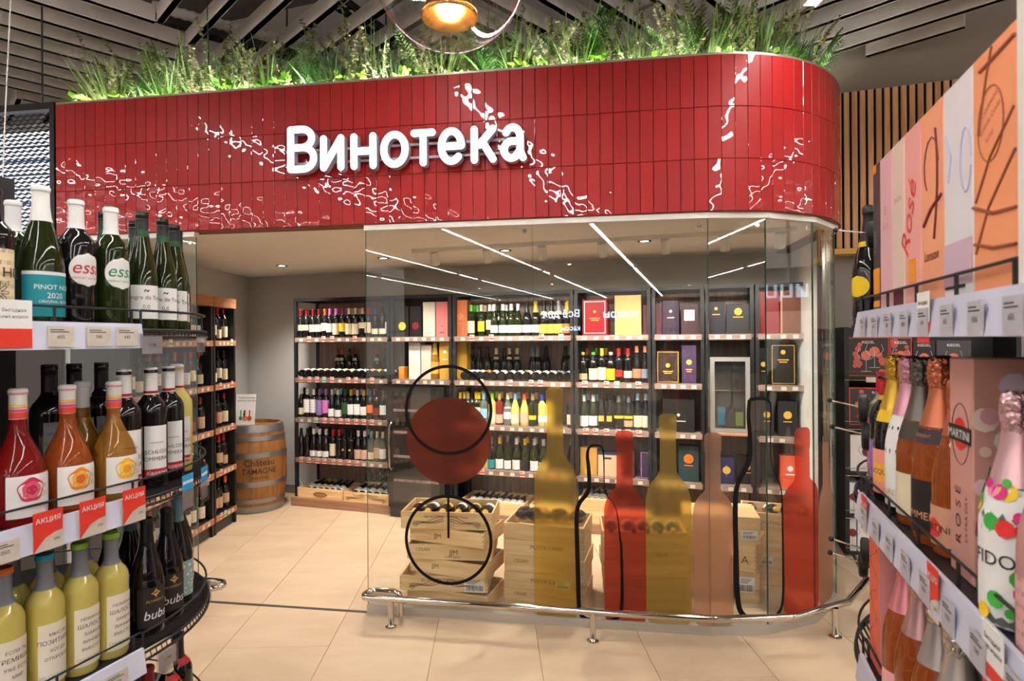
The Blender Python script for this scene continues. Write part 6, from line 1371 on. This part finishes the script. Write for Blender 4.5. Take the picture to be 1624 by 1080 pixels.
o = rb(1614, Y2, CH, 'gclear', (226, 180, 184), 'white', (.004, .19), 'floral-sleeved sparkling bottle with pink foil beside the floral gift box', q=1.0, lmat='paper', half=3.1, scale=1.0, style='foil', cz=.192, rz=-pi/2-RA+.6); lettering(o, [('FIDO', .026, .085, -.1, .001)], CH, M['grey'] if 'grey' in M else M['ink'])
lab = [c for c in o.children if c.name.startswith('label')][0]; rr_ = random.Random(9)
for k in range(40):
    z = .01+.19*rr_.random(); 
    if .07 < z < .115 and rr_.random() < .8: continue
    a = -pi/2 + rr_.uniform(-1.5, 1.5); s2 = rr_.uniform(.006, .014); rad = rad_at(CH, z)+.0014+.0001*k; n_ = 9
    obj('flower_print', MB().add([(rad_*cos(a_), rad_*sin(a_), zz_) for rad_, a_, zz_ in [(rad_at(CH, max(.012, min(.205, z+s2*sin(2*pi*j/n_))))+.0012+.00006*k, a + s2*cos(2*pi*j/n_)/rad, z+s2*sin(2*pi*j/n_)) for j in range(n_)]], [tuple(range(n_))]).mesh('flower_print', M['paper']), lab, color=cc(rr_.choice([(226, 50, 50), (60, 170, 60), (40, 150, 50), (240, 200, 40), (224, 40, 130), (240, 150, 170), (70, 180, 70)])))
o = rb(1684, Y2, CH, 'gpink', (226, 186, 188), (214, 160, 156), (.01, .10), 'pale pink foil sparkling bottle beside the floral sleeve', q=.90, style='foil', scale=1.0, cz=.21)
o = rb(1560, Y2, CH, 'gamber', (206, 130, 120), None, (.01, .10), 'rose foil sparkling bottle behind the floral gift box', q=1.25, style='foil', scale=1.1)
# lower shelf
o, W_, h = rbox(0, 0, Y3, .36, (236, 108, 84), 'coral red gift box with gold scribbles on the lower shelf', p_=.372, d=.095, q=(1.70, 1.613)); rprint(o, solid('gold_scribble', 170, 110, 50), lambda m: [rline(m, [(W_*.5+W_*.35*sin(a*1.7+j), .02+.1*j+.02*a) for a in [i*.4 for i in range(10)]], .001) for j in range(3)])
MB().box(W_-.0002, W_+.0006, .001, .094, .001, .359).build('pink_side', solid('pink_side', 246, 160, 158), o)
for i, (px, q_, c_, gm, kx_) in enumerate(((1436, 1.50, (246, 150, 160), 'gamber', 'pink'), (1459, 1.385, (206, 160, 160), 'gamber', 'dusty pink'), (1488, 1.27, (186, 174, 168), 'gamber', 'silver'), (1518, 1.155, (196, 186, 178), 'gamber', 'silver, magenta-banded'))):
    o = rb(px, Y3, CH, gm, c_, (246, 176, 176), (.01, .075), '%s foil rosé bottle on the lower sparkling shelf' % kx_, q=q_, style='foil', scale=1.06, cz=.195, lmat='paper', lab2=((226, 20, 120), .20, .222) if i == 3 else None, half=1.4)
o = rb(1374, Y3, BO, 'gdark', 'black', 'light blue', (.05, .13), 'dark blue-striped bottle at the far lower end', rho=.43)
o = rb(1385, RZS[3], CH, 'gamber', 'silver', None, (.05, .13), 'silver foil bottle on the fourth sparkling shelf', p_=.43, style='foil')
# price cards right
for i, (px, z, kd, lb) in enumerate(((1369, Y2, 'promo', 'small red promotion card at the far middle end'), (1477, Y2, 'promo', 'red promotion card under the copper foil bottle'), (1572, Y2, 'tall', 'white price card with red foot under the floral gift box'), (1465, Y1, 'tall', 'white price card with red foot under the rose carton'), (1385, Y3, 'promo', 'red promotion card on the lower sparkling shelf'))):
    tag(card(gr, pfR, wq(px, pfR-.012), z-.06, kd, -1, w_=.05 if kd == 'promo' else .06, h_=.085), lb, 'price card')
for z, nm_ in ((Y1, 'top'), (Y2, 'middle')):
    for i in range(9):
        q_ = .75 + i*.105
        if q_ < 1.68: tag(card(gr, pfR-.002, q_, z-.05, 'plain', -1, w_=.05, h_=.048), 'white price card, %s along the %s strip of the sparkling gondola' % (ORD[i], nm_), 'price card', 'white cards on the sparkling gondola')
# security bottle tags: black disc, yellow hub, steel rods with ball ends
def sectag(px, py, Y, label, r_=.042):
    v = at(px, py, Y); o = empty('security_tag', v, -.5)
    MB().lathe([(0, .012), (r_*.8, .012), (r_, .008), (r_, -.008), (r_*.8, -.012), (0, -.012)], 28, Matrix.Rotation(pi/2, 4, 'Y')).build('disc', M['black'], o, smooth=40)
    MB().lathe([(0, .02), (.009, .02), (.009, -.0)], 14, T(.012, 0, 0) @ Matrix.Rotation(pi/2, 4, 'Y')).build('hub', solid('tag_yellow', 226, 170, 30), o)
    MB().tube([(-.085, 0, .02), (.05, 0, -.006)], .0022, 6).tube([(.05, 0, -.006), (.09, .02, -.01)], .0022, 6).build('rod', M['steel'], o)
    for x, z in ((-.085, .02), (.05, -.006)): MB().lathe([(0, -.008), (.006, -.005), (.008, 0), (.006, .005), (0, .008)], 10, T(x, 0, z)).build('ball_end', M['black'], o, smooth=60)
    tag(o, label, 'security tag', 'bottle security tags')
sectag(1369, 648, 1.72, 'black disc security tag above another at the middle round end'); sectag(1374, 691, 1.70, 'black disc security tag beside the gold foil bottle')
sectag(1381, 372, 1.66, 'black disc security tag on the yellow-labelled dark bottle', .036); sectag(1372, 873, 1.72, 'black disc security tag at the lower round end', .036); sectag(1369, 895, 1.75, 'black disc security tag beside the coral box', .036)
# ================================================================== GLASSWARE SHELF beyond the end post
gp0, gp1 = wp(1339, QF), wp(1620, QF); gs = empty('glassware_shelving', R2W(gp0, QF, 0), -RA); W_ = gp1-gp0
for x in (0, W_-.03): MB().box(x, x+.03, 0, .4, 0, 1.78).build('upright', M['black'], gs)
MB().box(0, W_, .38, .4, .05, 1.78).build('back_panel', M['dark'], gs)
GZ = [1.40, 1.02, .66, .33, .04]
for z in GZ:
    s_ = MB().box(0, W_, 0, .38, z-.02, z).build('shelf', M['black'], gs); MB().tube([(0, -.006, z+.03), (W_, -.006, z+.03)], .003, 6).tube([(0, -.004, z-.03), (W_, -.004, z-.03)], .004, 6).build('front_wire', M['steel'], s_)
    for x in (.18, .55, .9): MB().box(x-.035, x+.035, -.012, -.008, z-.045, z-.005).build('price_tag', M['tagwhite'], s_)
tag(gs, 'black shelving of boxed wine glasses under the oak slats', 'shelving')
def glass_print(m, x, z, s_):
    m.tube([Vector((x+s_*a, -.0008, z+s_*b)) for a, b in ((-.26, 1.0), (-.34, .75), (-.2, .55), (0, .48), (.2, .55), (.34, .75), (.26, 1.0))], .0012, 4); m.tube([Vector((x, -.0008, z+s_*.48)), Vector((x, -.0008, z))], .0012, 4); m.tube([Vector((x-s_*.2, -.0008, z)), Vector((x+s_*.2, -.0008, z))], .0012, 4)
def gbox(px0, px1, zi, h_, col, label, edge=None, style='dark', d=.28):
    p0, p1 = wp(px0, QF+.03), wp(px1, QF+.03); w2 = p1-p0; o = empty('glass_set_box', R2W(p0, QF+.03, GZ[zi]+.0004), -RA)
    obj('carton', MB().bbox(0, w2, 0, d, 0, h_, .002).mesh('carton', M['carton']), o, color=cc(col))
    if edge: 
        e_ = .006; MB().box(0, w2, -.0008, 0, 0, e_).box(0, w2, -.0008, 0, h_-e_, h_).box(0, e_, -.0008, 0, 0, h_).box(w2-e_, w2, -.0008, 0, 0, h_).build('red_edge', solid('glassbox_red', 222, 70, 52), o)
        rr_ = random.Random(int(px0))
        for k in range(14):
            m = MB(); s2 = rr_.uniform(.008, .03); x, z = (rr_.choice([rr_.uniform(.03, w2*.3), rr_.uniform(w2*.75, w2-.03)]), rr_.uniform(.03, h_-.03)); m.lathe([(0, 0), (s2, 0)], 8, T(x, -.0006-.00003*k, z) @ Matrix.Rotation(pi/2, 4, 'X'))
            m.build('blossom_print', solid('blossom', 196, 92, 78), o)
    m = MB(); m2 = MB()
    n_ = max(1, int(w2/.13))
    for i in range(min(3, n_)):
        x = w2*(.5 if n_ == 1 else (.55 + .2*(i-.5)*min(1, n_-1))); glass_print(m, x, h_*.12 + .03*(i % 2), h_*.6)
        m2.lathe([(0, 0), (h_*.12, 0)], 10, T(x, -.0005, h_*(.12+.42)+.03*(i % 2)) @ Matrix.Rotation(pi/2, 4, 'X'))
    m.build('glass_drawing', M['white'] if style == 'dark' else M['ink'], o); m2.build('wine_drawing', solid('wine_tint', 216, 120, 90) if style == 'dark' else solid('wine_tint_red', 130, 30, 36), o)
    if style == 'dark': m = MB(); txt(m, 'RIEDEL', .028, lambda a, b: Vector((w2*.5+a, -.001, h_*.84+b)), .0006); m.build('lettering', M['white'], o)
    tag(o, label, 'box', 'boxed wine glasses'); return o
gbox(1344, 1410, 0, .30, (62, 54, 50), 'wide charcoal wine glass box with red edges and two glasses', True)
gbox(1411, 1446, 0, .295, (66, 56, 54), 'narrow charcoal wine glass box with red edges', True)
gbox(1448, 1483, 0, .27, (52, 50, 52), 'dark grey glass box with a round bowl drawing', None)
gbox(1485, 1540, 0, .27, (78, 76, 80), 'lighter grey glass box with black plate', None)
gbox(1346, 1440, 1, .29, (70, 56, 54), 'wide red-edged glass box on the second glassware shelf', True)
gbox(1347, 1400, 2, .28, (226, 220, 214), 'white glass box with red side on the third glassware shelf', None, 'light'); gbox(1342, 1362, 3, .24, (228, 224, 222), 'narrow white glass box on the fourth glassware shelf', None, 'light'); gbox(1364, 1420, 3, .24, (36, 40, 70), 'navy glass box on the fourth glassware shelf', None)
gbox(1344, 1356, 4, .26, (230, 226, 222), 'slim white glass box on the bottom glassware shelf', None, 'light'); gbox(1358, 1425, 4, .255, (230, 228, 226), 'white glass box with red wine picture on the bottom shelf', None, 'light')
# ================================================================== PENDANT GLOBES
M['globe'] = glass_mat('globe_glass', (.97, .95, .93), gain=1.25)
M['amber'] = pmat('amber_metal', srgb(196, 140, 70), .18, .9)
def globe(v, label, r_=.173):
    o = empty('pendant_globe', v)
    prof = [(max(.0001, r_*sin(pi*i/28)), -r_*cos(pi*i/28)) for i in range(29)]
    MB().lathe(prof, 40).build('glass_globe', M['globe'], o, smooth=60)
    MB().lathe([(0, .165), (.022, .165), (.024, .06), (.03, .045), (.03, -.02), (.02, -.03)], 20).build('socket', M['amber'], o, smooth=40)
    MB().lathe([(.03, -.015), (.055, -.085), (.066, -.105), (.062, -.113), (.05, -.098), (.027, -.02)], 28).build('gold_reflection_ring', M['amber'], o, smooth=60)  # stands in for the gold ring reflection seen in the globe
    MB().lathe([(.0001, -.115), (.016, -.11), (.026, -.092), (.028, -.075), (.022, -.05), (.012, -.025)], 20).build('bulb', emat('bulb_glow', (1, .86, .66), 30.0) if 'bulb_glow' not in bpy.data.materials else bpy.data.materials['bulb_glow'], o, smooth=60)
    MB().tube([(0, 0, .16), (0, 0, 5.45-v[2])], .003, 6).build('cord', M['black'], o)
    tag(o, label, 'pendant lamp', 'glass globe pendants')
globe((-.135, 1.355, 2.535), 'clear glass globe pendant hanging before the red sign')
globe((-.70, -.23, 2.5), 'glass globe pendant over the aisle, reflected beside the first'); globe((-2.18, -1.6, 2.6), 'glass globe pendant over the wine gondola, seen in reflection'); globe((1.4, .2, 2.55), 'glass globe pendant over the sparkling gondola, seen in reflection'); globe((.9, -2.2, 2.6), 'glass globe pendant further back in the shop, seen in reflection')
# ================================================================== MESH PANEL left of the fascia
mp_ = empty('mesh_panel', F2W(0, 0, 0), -FA); sa, sb, z0, z1 = -4.75, S0-.012, 1.9, 3.33
MB().box(sb-.035, sb, .0, .05, z0, z1).box(sa, sb-.035, 0, .05, z1-.045, z1).build('frame', M['black'], mp_)
m = MB(); cw, ch = .054, .0265; rows = int((z1-.05-z0)/ch); cols = int((sb-.04-sa)/cw)
for j in range(rows):
    pts = []
    for i in range(cols*2+1):
        ph = (i + 2*j) % 4 if False else i
        zz_ = z0 + j*ch + (ch*.42 if (i + j) % 2 else -ch*.42)*.62
        pts.append((sa + i*cw/2, zz_))
    vs = [(x, y, z+dz) for x, z in pts for (y, dz) in ((.012, -.0035), (.012, .0035), (.026, .0035), (.026, -.0035))]
    m.add(vs, [(4*i+k, 4*i+(k+1) % 4, 4*i+4+(k+1) % 4, 4*i+4+k) for i in range(len(pts)-1) for k in range(4)])
e_ = m.build('expanded_mesh', pmat('black_mesh_blue_reflections', srgb(38, 44, 60), .3, .6), mp_); e_['kind'] = 'stuff'  # blue reflections on the strands are put into their colour
tag(mp_, 'black framed expanded metal mesh panel left of the red fascia', 'mesh panel')
tag(MB().box(-4.9, S0-.012, .06, .10, 0, 1.9).build('partition_panel', M['kick'], None, F2W(0, 0, 0), -FA), 'dark partition panel below the mesh panel', 'panel')
lbx = empty('glowing_backing', F2W(0, 0, 0), -FA); MB().box(sa, sb-.2, .34, .38, z0, z1).build('case', M['whitemetal'], lbx); MB().box(sa+.02, sb-.21, .335, .34, z0+.02, z1-.06).build('lit_face', emat('added_backing_glow', (.92, .95, 1.0), .8), lbx)  # backing added for the white-blue brightness behind the mesh; its glow is made up
for k in range(12): MB().box(sa+.02, sb-.21, .333, .336, z0+.1+k*.105, z0+.112+k*.105).build('blue_stripe', solid('blue_stripe', 40, 120, 220), lbx)
tag(lbx, 'white glowing backing with blue stripes added behind the mesh', 'backing panel')
for px, y, lb in ((67, 4.0, 'dark suspension rod above the mesh panel'), (330, 4.35, 'dark suspension rod among the plants near the fascia end')):
    v = at(px, 100, y + (.15 if px < 100 else 0)); tag(MB().tube([(v.x, v.y, z1-.02 if px < 100 else ZF1-.15), (v.x, v.y, 5.46)], .006, 6).build('suspension_rod', M['dark'], None), lb, 'rod')
tag(MB().tube([at(17, 0, 2.6) + Vector((0, 0, 1.2)), at(17, 0, 2.6), at(9, 165, 2.55), at(4, 290, 2.5)], .0025, 6).build('hanging_cable', M['white'], None), 'thin white cable hanging before the mesh panel', 'cable')
# ================================================================== SHOP BEHIND THE CAMERA (seen only as reflections in the glass)
nrm = Vector((sin(FA), cos(FA), 0)); O_ = F2W(0, T0)
def mirror_at(px, py, Yb):
    d = ray(px, py); o = Vector((0, 0, CAMZ)); t_ = (O_-o).dot(nrm)/d.dot(nrm); P_ = o + d*t_; d2 = d - 2*d.dot(nrm)*nrm; k_ = (Yb-P_.y)/d2.y; return P_ + d2*k_
YB = -14.0
struct(MB().box(-14, 14, -21.8, -21.6, 0, 5.5).build('wall_shop_rear', pmat('dark_shop_wall', srgb(70, 64, 60), .8)))
M['signglow'] = emat('sign_glow', (.62, .82, 1.0), 16.0)
def rear_sign(s_, pxc, py, hpx, label):
    v = mirror_at(pxc, py, YB); dist = 21.5; size = hpx/F*dist*1.35
    o = empty('shop_sign', v); m = MB(); txt(m, s_, size, lambda a, b: Vector((-a, 0, b)), .006); m.build('lit_lettering', M['signglow'], o)
    vx, _ = text2d(s_, size, .006); x0, x1 = min(a for a, _ in vx), max(a for a, _ in vx)
    MB().box(-x1-.1, -x0+.1, -.08, -.04, -.15, size*.9).build('board', M['dark'], o)
    MB().box(-.02, .02, -.07, -.05, size*.9, 5.45-v.z).build('hanger', M['black'], o)
    tag(o, label, 'sign', 'lit shop signs behind the aisle')
rear_sign('Всё для', 890, 503, 12, 'lit hanging shop sign reading Всё для, reflected over champagne bottles'); rear_sign('кассы', 905, 524, 8, 'lit hanging shop sign reading кассы, reflected below the first'); rear_sign('товары', 985, 503, 12, 'lit hanging shop sign reading товары, reflected over the gold box')

# sign seen in the curved panes
o = empty('shop_sign', (7.2, 1.4, 2.3)); rt_ = Vector((-.36, -.93, 0)).normalized(); bk_ = Vector((.93, -.36, 0)).normalized()
m = MB(); txt(m, 'Пицца', .36, lambda a, b: rt_*a + Vector((0, 0, b)), .006); m.build('lit_lettering', emat('sign_glow_soft', (.62, .82, 1.0), 3.0), o)
MB().add([rt_*a + bk_*d + Vector((0, 0, z)) for d in (.03, .07) for a, z in ((-.75, -.2), (.75, -.2), (.75, .45), (-.75, .45))], [(0, 1, 2, 3), (7, 6, 5, 4), (0, 4, 5, 1), (1, 5, 6, 2), (2, 6, 7, 3), (3, 7, 4, 0)]).build('board', M['dark'], o)
MB().box(bk_.x*.05-.02, bk_.x*.05+.02, bk_.y*.05-.02, bk_.y*.05+.02, .45, 3.15).build('hanger', M['black'], o)
tag(o, 'lit hanging shop sign reading Пицца, reflected in the curved panes', 'sign', 'lit shop signs behind the aisle')
# ---- shopper with long hair, seen from behind as a reflection in the curved panes
def person(loc, rz):
    V, E_, Rr = [], [], []
    def chain(pts, start=None):
        prev = start
        for (x, y, z, r_) in pts:
            V.append((x, y, z)); Rr.append(r_); i = len(V)-1
            if prev is not None: E_.append((prev, i))
            prev = i
        return prev
    V.append((0, 0, .92)); Rr.append((.135, .10))
    sp1 = chain([(0, .005, 1.05, (.115, .085)), (0, .01, 1.20, (.13, .095)), (0, .012, 1.32, (.11, .08))], 0)
    chain([(0, .01, 1.40, (.048, .05)), (0, -.002, 1.455, (.046, .05)), (0, -.012, 1.51, (.066, .078)), (0, -.008, 1.575, (.076, .092)), (0, .0, 1.63, (.05, .06))], sp1)
    for s_ in (-1, 1):
        w_ = chain([(s_*.15, .015, 1.335, .055), (s_*.195, .03, 1.20, .046), (s_*.215, .03, 1.08, .040), (s_*.205, -.05, .97, .033), (s_*.19, -.12, .89, .025), (s_*.185, -.15, .86, .027), (s_*.183, -.185, .835, .026)], sp1)
        for k, (dx, ln) in enumerate(((-.026, .06), (-.009, .072), (.009, .068), (.025, .052))):
            chain([(s_*(.183)+dx, -.20, .826, .010), (s_*(.183)+dx*1.1, -.20-ln*.5, .806, .009), (s_*(.183)+dx*1.1, -.20-ln*.85, .775, .008)], w_)
        chain([(s_*(.183-.03), -.165, .842, .011), (s_*(.183-.05), -.195, .822, .009)], w_-1)
        chain([(s_*.088, .0, .84, .095), (s_*.095, -.012, .66, .075), (s_*.10, -.012, .48, .055), (s_*.10, .015, .30, .052), (s_*.10, .025, .10, .036), (s_*.105, .015, .05, .036), (s_*.115, -.13, .035, .033)], 0)
    me = bpy.data.meshes.new('person'); me.from_pydata(V, E_, []); ob = bpy.data.objects.new('person', me); COL.objects.link(ob)
    sk = ob.modifiers.new('skin', 'SKIN'); sk.use_smooth_shade = True; ob.modifiers.new('sub', 'SUBSURF').levels = 1
    for i, d in enumerate(me.skin_vertices[0].data): d.radius = Rr[i] if isinstance(Rr[i], tuple) else (Rr[i], Rr[i]); d.use_root = (i == 0)
    bpy.context.view_layer.update(); m2 = bpy.data.meshes.new_from_object(ob.evaluated_get(bpy.context.evaluated_depsgraph_get())); bpy.data.objects.remove(ob)
    for m_ in (solid('skin_tone', 214, 168, 142, .55), solid('dark_jacket', 46, 46, 52, .8), solid('dark_jeans', 40, 48, 66, .8), solid('black_shoe', 22, 20, 20, .5)): m2.materials.append(m_)
    for f in m2.polygons:
        c_ = f.center; f.use_smooth = True
        f.material_index = 0 if c_.z > 1.40 or (abs(c_.x) > .1 and c_.y < -.125 and c_.z < .9) else 3 if c_.z < .085 else 1 if (c_.z > .86 or abs(c_.x) > .165) else 2
    o = obj('person', m2, None, loc, rz)
    # long straight hair: cap over the skull falling down the back
    hm = MB(); rows = []
    for z, rx, ry, cy_, back in ((1.69, .012, .012, .0, 1), (1.68, .05, .055, .0, 1), (1.655, .078, .09, .003, 1), (1.61, .092, .108, .006, 1), (1.56, .096, .112, .008, .78), (1.50, .098, .11, .012, .68), (1.44, .10, .095, .035, .62), (1.38, .115, .08, .055, .58), (1.30, .135, .07, .07, .55), (1.20, .135, .06, .075, .52), (1.12, .115, .05, .075, .5)):
        rows.append([(rx*sin(pi*back*u), cy_ + ry*cos(pi*back*u), z) for u in [-1 + 2*i/30 for i in range(31)]])
    vs = [v for r_ in rows for v in r_]; hm.add(vs, [(j*31+i, j*31+i+1, (j+1)*31+i+1, (j+1)*31+i) for j in range(len(rows)-1) for i in range(30)])
    hm.build('hair', pmat('blond_brown_hair', srgb(150, 116, 78), .45, var=.35, scale=3, stretch=(60, 60, 2)), o, smooth=80)
    for s_ in (-1, 1):
        MB().lathe([(0, -.009), (.008, -.004), (.009, 0), (.008, .004), (0, .009)], 12, T(s_*.031, -.094, 1.565) @ Matrix.Rotation(pi/2, 4, 'X')).build('eye', solid('eye_white', 230, 226, 220, .3), o)
        MB().lathe([(0, -.022), (.009, -.016), (.012, 0), (.009, .016), (0, .022)], 10, T(s_*.083, .0, 1.555)).build('ear', solid('skin_tone', 214, 168, 142), o)
    MB().add([(0, -.122, 1.53), (-.014, -.094, 1.525), (.014, -.094, 1.525), (0, -.098, 1.575)], [(0, 1, 2), (0, 2, 3), (0, 3, 1), (1, 3, 2)]).build('nose', solid('skin_tone', 214, 168, 142), o)
    MB().bbox(-.022, .022, -.098, -.085, 1.495, 1.507, .003).build('mouth', solid('lip', 176, 90, 84), o)
    tag(o, 'person with long loose hair and dark jacket, reflected in the curved panes', 'person')
person((4.42, 2.45, 0), atan2(.933, .359))
